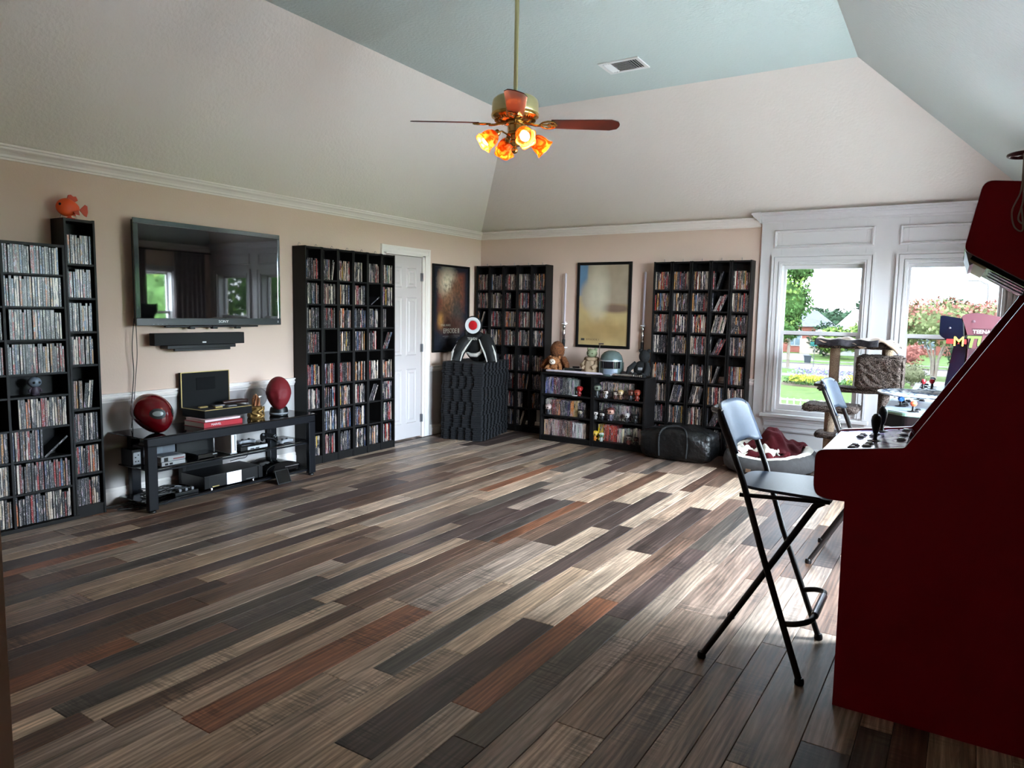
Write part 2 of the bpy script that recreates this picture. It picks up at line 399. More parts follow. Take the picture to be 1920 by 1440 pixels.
# ---- ceiling: one flat panel and four slopes
def slab(pts, up=0.05):
    mb = MB(); n = len(pts)
    vs = list(pts)+[(p[0], p[1], p[2]+up) for p in pts]
    fs = [tuple(range(n)), tuple(range(2*n-1, n-1, -1))]+[(i, (i+1) % n, (i+1) % n+n, i+n) for i in range(n)]
    return mb.add(vs, fs)
a, b, c, d = (FXL, FYF, ZT), (FXR, FYF, ZT), (FXR, FYB, ZT), (FXL, FYB, ZT)
A, B, C_, D = (XL, YF, ZC), (XR, YF, ZC), (XR, YB, ZC), (XL, YB, ZC)
ceiling = struct(slab([a, b, c, d]).build('ceiling', M_CEIL))
slab([A, a, d, D]).build('slope', M_SLOPE, ceiling)
slab([D, d, c, C_]).build('slope', M_SLOPE, ceiling)
slab([C_, c, b, B]).build('slope', mat('white_textured_slope', S(192, 198, 196), 0.85, spec=0.2, bump=(45, 0.4)), ceiling)
slab([B, b, a, A]).build('slope', M_SLOPE, ceiling)

# ---- mouldings
CROWN = [(0, 0), (0.012, 0), (0.012, 0.012), (0.022, 0.016), (0.026, 0.030), (0.040, 0.048), (0.058, 0.060), (0.062, 0.072), (0.072, 0.076), (0.072, 0.088), (0, 0.095)]
def run_x(prof, x0, x1, y, z, sgn=-1):       # along x on a wall facing -y
    return MB().prism([(y+sgn*p[0], z+p[1]) for p in prof], x0, x1, 'x')
def run_y(prof, y0, y1, x, z, sgn=1):        # along y on a wall facing +x (sgn=1) or -x (sgn=-1)
    return MB().prism([(x+sgn*p[0], z+p[1]) for p in prof], y0, y1, 'y')
struct(run_y(CROWN, YF, YB, XL, 2.355).build('trim_1', M_TRIM))
struct(run_x(CROWN, XL, -1.715, YB, 2.355).build('trim_2', M_TRIM))
struct(run_y(CROWN, YF, YB, XR, 2.355, -1).build('trim_3', M_TRIM))
RAIL = [(0, 0), (0.010, 0), (0.012, 0.012), (0.020, 0.020), (0.024, 0.034), (0.014, 0.042), (0.014, 0.048), (0.026, 0.052), (0.028, 0.064), (0, 0.066)]
mb = run_y(RAIL, YF, 5.60, XL, 0.750); mb.prism([(XL+p[0], 0.75+p[1]) for p in RAIL], 6.42, YB, 'y')
struct(mb.build('trim_4', M_TRIM))
struct(run_x(RAIL, XL, -1.70, YB, 0.750).build('trim_5', M_TRIM))
BASE = [(0, 0), (0.016, 0), (0.016, 0.085), (0.010, 0.095), (0.012, 0.105), (0.006, 0.118), (0, 0.12)]
mb = run_y(BASE, YF, 5.60, XL+0.005, 0); mb.prism([(XL+0.005+p[0], p[1]) for p in BASE], 6.42, YB, 'y')
struct(mb.build('baseboard_left', M_TRIM))
struct(run_x(BASE, XL, XR, YB-0.03, 0).build('baseboard_back', M_TRIM))
struct(run_y(BASE, YF, YB, XR, 0, -1).build('baseboard_right', M_TRIM))
struct(MB().bx(-0.905, -0.872, YF-0.15, YF+0.012, 0, 2.2).build('trim_6', M_WALL))

# ---- white window surround on the back wall, windows set in it
surround = MB(); wall_with_holes(surround, 'y', YB-0.03, 0.03, -1.70, XR, 0, 2.40, WIN_B)
surround = struct(surround.build('trim_7', M_WHITE, bevel=0.002))
CORN = [(0, 0), (0.010, 0), (0.014, 0.014), (0.026, 0.020), (0.040, 0.040), (0.060, 0.056), (0.072, 0.060), (0.076, 0.076), (0.090, 0.080), (0.090, 0.098), (0, 0.105)]
cz = [(YB-0.03-p[0], 2.385+p[1]) for p in CORN]
mb = MB(); mb.prism(cz, -1.70, XR, 'x'); mb.prism([(-1.70-p[0], 2.385+p[1]) for p in CORN], YB-0.12, YB, 'y')
struct(mb.build('trim_8', M_WHITE))
def panel_frame(mb, x0, x1, z0, z1, y, w=0.030, d=0.022):
    pr_ = [(0, 0), (0.35*w, d), (0.75*w, d*0.8), (w, 0)]
    for (a, b, ax) in ((x0, x1, 'top'), (x0, x1, 'bot')):
        zz = z1 if ax == 'top' else z0; s = -1 if ax == 'top' else 1
        n = len(pr_); vs = [(x0+p[0], y-p[1], zz+s*p[0]) for p in pr_]+[(x1-p[0], y-p[1], zz+s*p[0]) for p in pr_]
        mb.add(vs, [(i, i+1, i+1+n, i+n) for i in range(n-1)])
    for ax in ('l', 'r'):
        xx = x0 if ax == 'l' else x1; s = 1 if ax == 'l' else -1
        n = len(pr_); vs = [(xx+s*p[0], y-p[1], z0+p[0]) for p in pr_]+[(xx+s*p[0], y-p[1], z1-p[0]) for p in pr_]
        mb.add(vs, [(i, i+1, i+1+n, i+n) for i in range(n-1)])
for (x0, x1, z0, z1) in [(-1.575, -0.68, 2.135, 2.315), (-0.475, 0.42, 2.135, 2.315), (-1.575, -0.68, 0.125, 0.325), (-0.475, 0.42, 0.125, 0.325)]:
    mb = MB(); panel_frame(mb, x0, x1, z0, z1, YB-0.03); mb.build('panel_moulding', M_WHITE, surround)

def sash_window(name, w0, w1, z0, z1, place, sill=True, glass=None):
    """place(u, v, z): u along the wall, v out of the room (0 = face of the surround)."""
    root = bpy.data.objects.new(name, None); COL.objects.link(root); root['kind'] = 'structure'
    def bxp(mb, a, b, v0, v1, c, d):
        vs = [place(a,v0,c),place(b,v0,c),place(b,v1,c),place(a,v1,c),place(a,v0,d),place(b,v0,d),place(b,v1,d),place(a,v1,d)]
        mb.add(vs, [(3,2,1,0),(4,5,6,7),(0,1,5,4),(1,2,6,5),(2,3,7,6),(3,0,4,7)])
    cw = 0.085
    mb = MB()                                            # casing with a stepped face
    for (e0, e1, v) in ((0.085, 0.064, -0.030), (0.064, 0.057, -0.006), (0.057, 0.020, -0.020), (0.020, 0.014, -0.006), (0.014, 0.002, -0.026)):
        bxp(mb, w0-e0, w0-e1, v, 0.0, z0, z1+e1); bxp(mb, w1+e1, w1+e0, v, 0.0, z0, z1+e1); bxp(mb, w0-e0, w1+e0, v, 0.0, z1+e1, z1+e0)
    mb.build('casing', M_WHITE, root)
    mb = MB()                                            # jamb liner
    bxp(mb, w0, w0+0.014, 0.0, 0.17, z0, z1); bxp(mb, w1-0.014, w1, 0.0, 0.17, z0, z1); bxp(mb, w0+0.014, w1-0.014, 0.0, 0.17, z1-0.014, z1); bxp(mb, w0+0.014, w1-0.014, 0.0, 0.17, z0, z0+0.02)
    mb.build('jamb', M_WHITE, root)
    zm = z0+(z1-z0)*0.535
    for (nm, a, b, v, st) in (('upper_sash', zm-0.02, z1-0.014, 0.105, 0.022), ('lower_sash', z0+0.02, zm+0.025, 0.065, 0.032)):
        mb = MB(); u0, u1 = w0+0.014, w1-0.014
        rb = 0.055 if nm == 'lower_sash' else 0.036
        bxp(mb, u0, u0+st, v, v+0.035, a, b); bxp(mb, u1-st, u1, v, v+0.035, a, b)
        bxp(mb, u0+st, u1-st, v, v+0.035, b-0.036, b); bxp(mb, u0+st, u1-st, v, v+0.035, a, a+rb)
        s = mb.build(nm, M_WHITE, root)
        mb = MB(); bxp(mb, u0+st, u1-st, v+0.015, v+0.019, a+rb, b-0.036); mb.build('pane', glass or M_GLASS, s)
    mb = MB(); um = (w0+w1)/2; bxp(mb, um-0.03, um+0.03, 0.055, 0.085, zm+0.024, zm+0.036); bxp(mb, um-0.008, um+0.02, 0.052, 0.075, zm+0.036, zm+0.046)
    mb.build('sash_lock', M_WHITEPL, root, bevel=0.003)
    if sill:
        mb = MB(); bxp(mb, w0-cw-0.035, w1+cw+0.035, -0.065, 0.06, z0-0.052, z0-0.018); mb.build('sill', M_WHITE, root, bevel=0.006)
        mb = MB(); bxp(mb, w0-cw-0.01, w1+cw+0.01, -0.036, 0.0, z0-0.078, z0-0.052); bxp(mb, w0-cw, w1+cw, -0.022, 0.0, z0-0.105, z0-0.078); bxp(mb, w0-cw, w1+cw, -0.014, 0.0, z0-0.145, z0-0.105)
        mb.build('apron', M_WHITE, root, bevel=0.004)
    return root
for k, (x0, x1, z0, z1) in enumerate(WIN_B):
    sash_window('window_%d' % (k+1), x0, x1, z0, z1, lambda u, v, z: (u, YB-0.03+v, z), glass=M_DIMGLASS)
    portal(((x0+x1)/2, YB+0.15, (z0+z1)/2), (-PI/2, 0, 0), x1-x0, z1-z0)
for k, (y0, y1, z0, z1) in enumerate(WIN_R):
    sash_window('window_%d' % (k+3), y0, y1, z0, z1, lambda u, v, z: (XR+v, u, z), sill=False)
    portal((XR+0.15, (y0+y1)/2, (z0+z1)/2), (0, PI/2, 0), z1-z0, y1-y0)

# ---- six-panel door in the left wall
door = bpy.data.objects.new('door_1', None); COL.objects.link(door); door['kind'] = 'structure'
dy0, dy1, dx = 5.690, 6.292, XL-0.012
MB().bx(dx-0.035, dx, dy0, dy1, 0.012, 2.05).build('leaf', M_DOOR, door, bevel=0.002)
for (z0, z1) in ((1.70, 1.93), (0.95, 1.60), (0.18, 0.80)):
    for (y0, y1) in ((dy0+0.085, dy0+0.265), (dy0+0.335, dy0+0.515)):
        mb = MB()
        ring = [(0, 0.001), (0.012, 0.009), (0.020, 0.004), (0.040, 0.002), (0.055, 0.010)]
        vs = []; fs = []
        for (i_, h_) in ring: vs += [(dx+h_, y0+i_, z0+i_), (dx+h_, y1-i_, z0+i_), (dx+h_, y1-i_, z1-i_), (dx+h_, y0+i_, z1-i_)]
        for k in range(len(ring)-1):
            for q in range(4): fs.append((k*4+q, k*4+(q+1) % 4, k*4+4+(q+1) % 4, k*4+4+q))
        n = (len(ring)-1)*4; fs.append((n, n+1, n+2, n+3)); mb.add(vs, fs); mb.build('panel', M_DOOR, door)
for z in (0.22, 1.03, 1.83):
    MB().tube([(XL+0.006, 6.297, z-0.045), (XL+0.006, 6.297, z+0.045)], 0.007, 10).bx(XL-0.01, XL+0.002, 6.272, 6.32, z-0.045, z+0.045).build('hinge', M_STEEL, door)
mb = MB(); cas = [(0, 0), (0.014, 0), (0.018, 0.02), (0.014, 0.035), (0.022, 0.06), (0.022, 0.075), (0, 0.078)]
mb.prism([(XL+p[0], 6.335+p[1]*1.05) for p in cas], 0, 2.145, 'z'); mb.prism([(XL+p[0], 5.645-p[1]*0.6) for p in cas], 0, 2.145, 'z')
mb.prism([(XL+p[0], 2.068+p[1]) for p in cas], 5.60, 6.417, 'y')
mb.build('casing', M_TRIM, door)
MB().bx(XL-0.16, XL+0.004, 6.296, 6.338, 0, 2.07).bx(XL-0.16, XL+0.004, 5.644, 5.686, 0, 2.07).bx(XL-0.16, XL+0.004, 5.644, 6.338, 2.054, 2.075).build('jamb', M_TRIM, door)

# ---- curtains on the right wall (seen in the television's reflection)
M_CURT = mat('taupe_curtain_fabric', S(122, 108, 108), 0.85, sheen=0.3, noise=(14, 0.1))
for k, (y0, y1, where) in enumerate([(2.95, 3.38, 'before the first window'), (4.18, 4.74, 'between the first and second windows'), (5.48, 6.28, 'between the second and third windows'), (6.74, 7.30, 'beside the corner window')]):
    mb = MB(); nf = int((y1-y0)/0.011)
    mb.grid(lambda u, v: (XR-0.075-0.028*math.sin(u*(y1-y0)*PI*2/0.085+0.7*math.sin(v*3+u*5))*(0.55+0.45*v), y0+u*(y1-y0), 0.04+v*2.27), nf, 8)
    tag(mb.build('curtain', M_CURT, smooth=True, thick=0.003, sharp=180), 'taupe pleated curtain hanging on the window side wall %s' % where, 'curtain', 'curtains on the side wall')
t = thing('curtain_rod', 'long dark curtain rod above the side wall windows', 'curtain rod')
MB().tube([(XR-0.075, 2.8, 2.325), (XR-0.075, 7.40, 2.325)], 0.011, 10).build('rod', M_BLACKMETAL, t, smooth=True)
for y in (2.9, 4.55, 5.95, 7.35): MB().bx(XR-0.08, XR-0.001, y-0.008, y+0.008, 2.318, 2.332).build('bracket', M_BLACKMETAL, t)
# ================================================================== DISC RACKS
PAL = [((224,222,216),'white'),((198,190,176),'cream'),((150,150,152),'grey'),((104,104,110),'dark grey'),((44,44,50),'black'),((36,36,40),'black'),((58,62,78),'slate'),
       ((52,70,110),'blue'),((70,104,150),'light blue'),((150,40,42),'red'),((112,30,34),'dark red'),((176,130,70),'tan'),((120,92,66),'brown'),((198,168,64),'yellow'),((70,96,70),'green'),((150,120,120),'dusty pink'),((190,110,60),'orange')]
PW = [11, 8, 6, 7, 16, 12, 6, 3.5, 3, 6, 5, 3, 4, 1.3, 1.0, 3, 2]
def spine_mat(name, attr):
    m = bpy.data.materials.new(name); m.use_nodes = True; t = m.node_tree; p = t.nodes['Principled BSDF']; N = t.nodes.new; L = t.links.new
    if attr:
        a = N('ShaderNodeAttribute'); a.attribute_name = 'spine'; col = a.outputs['Color']
        tc = N('ShaderNodeTexCoord'); vec = tc.outputs['Object']
    else:
        a = N('ShaderNodeObjectInfo'); col = a.outputs['Color']; tc = N('ShaderNodeTexCoord')
        cx = N('ShaderNodeCombineXYZ'); mu = N('ShaderNodeMath'); mu.operation = 'MULTIPLY'; mu.inputs[1].default_value = 37
        L(a.outputs['Random'], mu.inputs[0]); L(mu.outputs[0], cx.inputs[2]); L(mu.outputs[0], cx.inputs[1]); ad = N('ShaderNodeVectorMath')
        L(tc.outputs['Object'], ad.inputs[0]); L(cx.outputs[0], ad.inputs[1]); vec = ad.outputs[0]
    def nz(sc, det):
        mp = N('ShaderNodeMapping'); mp.inputs['Scale'].default_value = sc; n = N('ShaderNodeTexNoise'); n.inputs['Scale'].default_value = 1; n.inputs['Detail'].default_value = det
        L(vec, mp.inputs[0]); L(mp.outputs[0], n.inputs['Vector']); return n
    def step(src, a_, b_):
        r = N('ShaderNodeMapRange'); r.inputs['From Min'].default_value = a_; r.inputs['From Max'].default_value = b_; L(src, r.inputs['Value']); return r.outputs[0]
    def mix(f, c1, c2):
        x = N('ShaderNodeMix'); x.data_type = 'RGBA'; L(f, x.inputs[0])
        for k, c in ((6, c1), (7, c2)):
            if isinstance(c, tuple): x.inputs[k].default_value = c
            else: L(c, x.inputs[k])
        return x.outputs[2]
    n1 = nz((260, 260, 150), 1); n2 = nz((70, 70, 16), 1); n3 = nz((75, 75, 10), 0)
    hs = N('ShaderNodeHueSaturation'); hs.inputs['Saturation'].default_value = 0.75; hs.inputs['Value'].default_value = 0.55; L(n2.outputs['Color'], hs.inputs['Color'])
    c = mix(step(n2.outputs['Fac'], 0.60, 0.62), col, hs.outputs['Color'])       # blocks of printed picture
    c = mix(step(n3.outputs['Fac'], 0.60, 0.62), c, (0.02, 0.02, 0.025, 1))
    c = mix(step(n1.outputs['Fac'], 0.65, 0.665), c, (0.55, 0.52, 0.49, 1))       # light lettering
    c = mix(step(n1.outputs['Fac'], 0.35, 0.335), c, (0.02, 0.02, 0.025, 1))      # dark lettering
    L(c, p.inputs['Base Color']); p.inputs['Roughness'].default_value = 0.3
    return m
M_SPINE = spine_mat('printed_disc_spine', False); M_SPINES = spine_mat('printed_disc_spines', True)
dr = random.Random(23)
def pick():
    (c, n) = dr.choices(PAL, PW)[0]; return S(int(c[0]*0.94), int(c[1]*0.88), int(c[2]*0.83)), n

M_CASEBLACK = mat('black_case_plastic', S(14, 14, 15), 0.35)
# one shared case mesh: spine on the +x side, origin at the lower front-centre edge
def case_mesh(th, h, d, name='disc_case'):
    b = MB().bx(-d, 0, -th/2, th/2, 0, h); e = 0.0017
    b.add([(0.0004, -th/2+e, 0.002), (0.0004, th/2-e, 0.002), (0.0004, th/2-e, h-0.003), (0.0004, -th/2+e, h-0.003)], [(0, 1, 2, 3)])
    o = b.build(name, M_CASEBLACK); me = o.data; me.materials.append(M_SPINE); me.polygons[-1].material_index = 1; bpy.data.objects.remove(o); return me
CASES = [case_mesh(0.0135, 0.190, 0.135), case_mesh(0.0125, 0.172, 0.135), case_mesh(0.0150, 0.190, 0.135), case_mesh(0.024, 0.190, 0.135)]
CT = [0.0135, 0.0125, 0.0150, 0.024]; CH = [0.19, 0.172, 0.19, 0.19]
singles = []
def single_case(x, y, z, tilt, v, label, group, rz=0.0, cat='disc case', name='disc_case'):
    o = bpy.data.objects.new(name, CASES[v]); COL.objects.link(o)
    o.matrix_world = Matrix.Translation((x, y, z)) @ Matrix.Rotation(rz, 4, 'Z') @ Matrix.Rotation(tilt, 4, 'X')
    c, n = pick(); o.color = c
    tag(o, label.replace('#', n), cat, group); singles.append(o); return o
def fill(y0, y1, z, x, emit, frac=1.0, lean=0.0, n_lean=0, start=0.0, pool=(0, 0, 0, 0, 0, 1, 1, 2)):
    """Rows of upright cases from y0 towards y1; lean tilts the last n_lean of them towards +y."""
    y = y0+0.002+start*(y1-y0); lim = y0+0.001+(y1-y0)*frac; k = 0
    while True:
        v = dr.choice(pool); 
        if dr.random() < 0.025: v = 3
        if y+CT[v] > lim: break
        emit(x-dr.uniform(0, 0.012), y+CT[v]/2, z, 0.0, v, k); y += CT[v]+0.0012; k += 1
    for j in range(n_lean):
        v = dr.choice((0, 0, 1)); s = CH[v]*math.sin(abs(lean))
        if y+s+CT[v] > y1: break
        if lean > 0: emit(x-dr.uniform(0, 0.006), y+CT[v]/2+0.001, z+0.001, -lean, v, k); 
        y += CT[v]/math.cos(lean)+0.001; k += 1
    return k

# ---- narrow towers (own parts)
TZ = [1.725, 1.500, 1.275, 1.050, 0.750, 0.525, 0.300, 0.075]      # shelf tops, top row first
def tower_proto():
    t = thing('disc_tower', 'tower', 'shelf')
    W, D, H = 0.1985, 0.17, 2.02
    MB().bx(-D, 0, 0, 0.014, 0, H).build('side_panel', M_BLACKWOOD, t, bevel=0.001)
    MB().bx(-D, 0, W-0.014, W, 0, H).build('side_panel', M_BLACKWOOD, t, bevel=0.001)
    MB().bx(-D, -0.001, 0.014, W-0.014, H-0.020, H-0.003).build('top_panel', M_BLACKWOOD, t)
    MB().bx(-D, -D+0.006, 0.014, W-0.014, 0.06, H-0.02).build('back_panel', M_BLACKWOOD, t)
    for z in TZ: MB().bx(-D+0.006, -0.004, 0.014, W-0.014, z-0.014, z).build('shelf', M_BLACKWOOD, t)
    MB().bx(-0.02, -0.006, 0.014, W-0.014, 0, 0.061).build('plinth', M_BLACKWOOD, t)
    MB().tube([(-D+0.01, 0.06, H-0.004), (-D+0.01, 0.06, H+0.022), (-D+0.018, 0.062, H+0.036), (-D+0.028, 0.066, H+0.030), (-D+0.030, 0.067, H+0.018)], 0.0022, 6).build('wall_hook', M_STEEL, t)
    return t
proto = tower_proto(); used = [False]
def tower(loc, rz, label, group):
    if not used[0]:
        used[0] = True; proto.location = loc; proto.rotation_euler = (0, 0, rz); o = proto
    else: o = copy_tree(proto, None, loc, rz)
    o['label'] = label; o['group'] = group
    return o
XF = -4.975                                       # front of the racks on the left wall
bulk = []                                          # cases past the three hundred largest: one mesh
def bulk_emit(M):
    def e(x, y, z, tilt, v, k):
        c, _ = pick(); bulk.append((M @ Matrix.Translation((x, y, z)) @ Matrix.Rotation(tilt, 4, 'X'), v, c))
    return e
W_ = 0.2005
SPEC6 = ['F F F F F F L F', 'R F F E F F F F', 'F F F F F F F F', 'P F F F F F F F', 'F S F P F L E F', 'F F H L F F F F']
SPEC6[0] = 'F F F F F F E F'
def row(code, y0, y1, z, x, emit):
    if code == 'F': fill(y0, y1, z, x, emit)
    elif code == 'P': fill(y0, y1, z, x, emit, 0.84)
    elif code == 'H': fill(y0, y1, z, x, emit, 0.45)
    elif code == 'R': fill(y0, y1, z, x, emit, 0.62, 0.16, 3)
    elif code == 'L': fill(y0, y1, z, x, emit, 0.10, 0.42, 5)
    elif code == 'T': fill(y0, y1, z, x, emit, 0.22, 0.30, 2)
    elif code == 'M': fill(y0, y1, z, x, emit, 0.0, 0.22, 9)
    elif code == 'S': emit(x, y0+0.05, z+0.004, -1.0, 0, 0)
for i in range(6):
    y0 = 4.432+i*W_
    tower((XF, y0, 0), 0, 'narrow black disc tower, %s from the television in the row of six' % ORD[i], 'row of six towers beside the white door')
    for r, code in enumerate(SPEC6[i].split()):
        row(code, y0+0.014, y0+0.1845, TZ[r], XF-0.022, bulk_emit(Matrix.Identity(4)))
# towers on the back wall face -y: local +x -> world -y, local +y -> world +x
def back_M(x0, y): return Matrix.Translation((x0, y, 0)) @ Matrix.Rotation(-PI/2, 4, 'Z')
SPECL = ['F F T F F F F F', 'F F F F F F F F', 'F H F F F F F F', 'F P F F F R H T', 'F F F F F F R E']
SPECR = ['F F F F F F F F', 'F F F F F M F F', 'F F F F F M F F', 'T L M L T F L F', 'F F F F F F F F']
for (x0, spec, who, grp) in ((-5.10, SPECL, 'behind the foam mats', 'five towers in the corner'), (-2.775, SPECR, 'beside the window', 'five towers by the window')):
    for i in range(5):
        xx = x0+i*(0.2005 if x0 < -4 else 0.2065)
        tower((xx, 7.29, 0), -PI/2, 'narrow black disc tower, %s of the five from the corner %s' % (ORD[i], who), grp)
        M = back_M(xx, 7.29)
        for r, code in enumerate(spec[i].split()):
            row(code, 0.014, 0.1845, TZ[r], -0.022, bulk_emit(M))
# the joined mass of cases
vs = []; fs = []; cols = []
for (M, v, c) in bulk:
    o = len(vs); th, h, d = CT[v], CH[v], 0.135
    for p in [(-d,-th/2,0),(0,-th/2,0),(0,th/2,0),(-d,th/2,0),(-d,-th/2,h),(0,-th/2,h),(0,th/2,h),(-d,th/2,h)]: vs.append(tuple(M @ Vector(p)))
    for p in [(0.0004,-th/2+0.0017,0.002),(0.0004,th/2-0.0017,0.002),(0.0004,th/2-0.0017,h-0.003),(0.0004,-th/2+0.0017,h-0.003)]: vs.append(tuple(M @ Vector(p)))
    fs += [tuple(o+k for k in f) for f in [(3,2,1,0),(4,5,6,7),(0,1,5,4),(1,2,6,5),(2,3,7,6),(3,0,4,7),(8,9,10,11)]]; cols += [c]*12
me = bpy.data.meshes.new('disc_cases'); me.from_pydata(vs, [], fs); me.update(); me.materials.append(M_CASEBLACK); me.materials.append(M_SPINES); me.polygons.foreach_set('material_index', [0, 0, 0, 0, 0, 0, 1]*len(bulk))
at = me.color_attributes.new('spine', 'FLOAT_COLOR', 'POINT'); at.data.foreach_set('color', [q for c in cols for q in c])
o = bpy.data.objects.new('disc_cases', me); COL.objects.link(o); o['kind'] = 'stuff'
tag(o, 'rows of film discs in thin printed cases filling the narrow black towers', 'disc cases')

# ---- the single tower beside the wide rack, its cases one by one
t1 = tower((XF, 2.404, 0), 0, 'single narrow black disc tower between the wide rack and the television', 'single tower')
del t1['group']
def single_emit(fmt, grp):
    def e(x, y, z, tilt, v, k): single_case(x, y, z, tilt, v, fmt % ORD[min(k, 39)], grp)
    return e
for r in range(8):
    fmt = '#-spined disc case, %s'+' along the '+ORD[r]+' shelf down in the single tower'
    e = single_emit(fmt, 'discs in the single tower'); y0, y1, z, x = 2.418, 2.5885, TZ[r], XF-0.022
    if r == 4: fill(y0, y1, z, x, e, 0.42, 0.10, 4)
    else: fill(y0, y1, z, x, e)

# ---- wide rack at the picture's edge
wr_ = thing('disc_rack', 'wide low black disc rack with a divider, standing against the single tower', 'shelf')
wz = [1.645, 1.437, 1.227, 1.008, 0.862, 0.655, 0.452, 0.240, 0.030]
Y0, YD, Y1 = 1.62, 2.036, 2.402
for (a, b, n) in ((Y0, Y0+0.016, 'side_panel'), (YD-0.008, YD+0.008, 'divider'), (Y1-0.016, Y1, 'side_panel')): MB().bx(XL+0.03, XF, a, b, 0, 1.836).build(n, M_BLACKWOOD, wr_, bevel=0.001)
MB().bx(XL+0.03, XF+0.001, Y0, Y1, 1.822, 1.84).build('top_panel', M_BLACKWOOD, wr_, bevel=0.001)
MB().bx(XL+0.03, XL+0.036, Y0, Y1, 0.02, 1.83).build('back_panel', M_BLACKWOOD, wr_)
MB().bx(XL+0.03, XF+0.012, Y0-0.01, Y1+0.02, 0, 0.024).build('base', M_BLACKWOOD, wr_, bevel=0.002)
for z in wz[:-1]:
    for (a, b) in ((Y0+0.016, YD-0.008), (YD+0.008, Y1-0.016)): MB().bx(XL+0.036, XF-0.003, a, b, z-0.012, z).build('shelf', M_BLACKWOOD, wr_)
rn = 0
for r, z in enumerate(wz):
    if r == 4: continue
    rn += 1
    fmt = '#-spined disc case, %s along the '+ORD[rn-1]+' row of discs in the wide rack'
    e = single_emit(fmt, 'discs in the wide rack'); zz = max(z, 0.026)
    if r == 2: fill(YD+0.008, Y1-0.016, zz, XF-0.012, e, 0.99, start=0.06)
    elif r == 5: fill(YD+0.008, Y1-0.016, zz, XF-0.012, e, 0.99, start=0.13)
    elif r == 6: fill(YD+0.008, Y1-0.016, zz, XF-0.012, e, 0.56, 0.86, 3)
    else: fill(YD+0.008, Y1-0.016, zz, XF-0.012, e, 0.99)
    if r not in (5,):
        fmt2 = '#-spined disc case, %s before the divider on the '+ORD[rn-1]+' row of the wide rack'
        left = []
        fill(YD-0.008-(0.03 if r < 3 else 0.075), YD-0.008, zz, XF-0.012, single_emit(fmt2, 'discs in the wide rack'), 0.99)
print('single cases', len(singles), 'bulk', len(bulk))
# ================================================================== CEILING FAN AND VENT
FX, FY = -2.42, 3.86
fan = thing('ceiling_fan', 'brass ceiling fan with reddish wooden blades and four lit amber glass shades', 'ceiling fan', (FX, FY, 0))
M_BLADE = mat('reddish_wood_blade', S(74, 27, 17), 0.3, noise=(6, 0.3, (1, 1, 1)), coat=0.3)
M_CREAMBRASS = mat('pale_satin_brass', S(196, 186, 138), 0.3, metal=0.75)
MB().tube([(0, 0, 2.80), (0, 0, ZT-0.03)], 0.0135, 14).build('downrod', M_CREAMBRASS, fan, smooth=True)
MB().lathe([(0.0, 0), (0.03, 0.0), (0.055, 0.03), (0.065, 0.07), (0.065, 0.08)], 24, (0, 0, ZT-0.08)).build('canopy', M_BRASS, fan, smooth=True)
MB().lathe([(0.016, 0), (0.024, 0.004), (0.026, 0.02), (0.02, 0.032), (0.015, 0.036)], 20, (0, 0, 2.792)).build('collar', mat('dark_bronze', S(60, 44, 30), 0.35, metal=0.8), fan, smooth=True)
MB().lathe([(0.02, 0.158), (0.075, 0.156), (0.122, 0.148), (0.140, 0.132), (0.146, 0.110), (0.146, 0.058), (0.143, 0.052)], 40, (0, 0, 2.640)).build('motor_housing', M_CREAMBRASS, fan, smooth=True)
MB().lathe([(0.143, 0.052), (0.149, 0.050), (0.151, 0.040), (0.147, 0.030), (0.135, 0.024), (0.128, 0.018), (0.108, 0.010), (0.085, 0.004), (0.06, 0.0)], 40, (0, 0, 2.640)).build('housing_rim', M_BRASS, fan, smooth=True)
mb = MB()
for k in range(40):
    a = 2*PI*k/40; mb.box((0.105, 0, 2.6505), (0.05, 0.005, 0.006), Matrix.Rotation(a, 4, 'Z') @ Matrix.Translation((0, 0, 0)))
mb.build('vent_fin', M_BRASS, fan)
MB().lathe([(0.055, 0.0), (0.055, -0.006), (0.062, -0.010), (0.062, -0.018), (0.048, -0.024), (0.045, -0.062), (0.05, -0.068), (0.05, -0.076), (0.03, -0.084), (0.028, -0.11), (0.036, -0.118), (0.036, -0.130), (0.022, -0.140), (0.012, -0.150), (0.012, -0.158)], 24, (0, 0, 2.642)).build('switch_housing', M_BRASS, fan, smooth=True)
MB().ell((0, 0, 2.470), (0.021, 0.021, 0.021), 18, 12).build('finial', M_BRASS, fan, smooth=True)
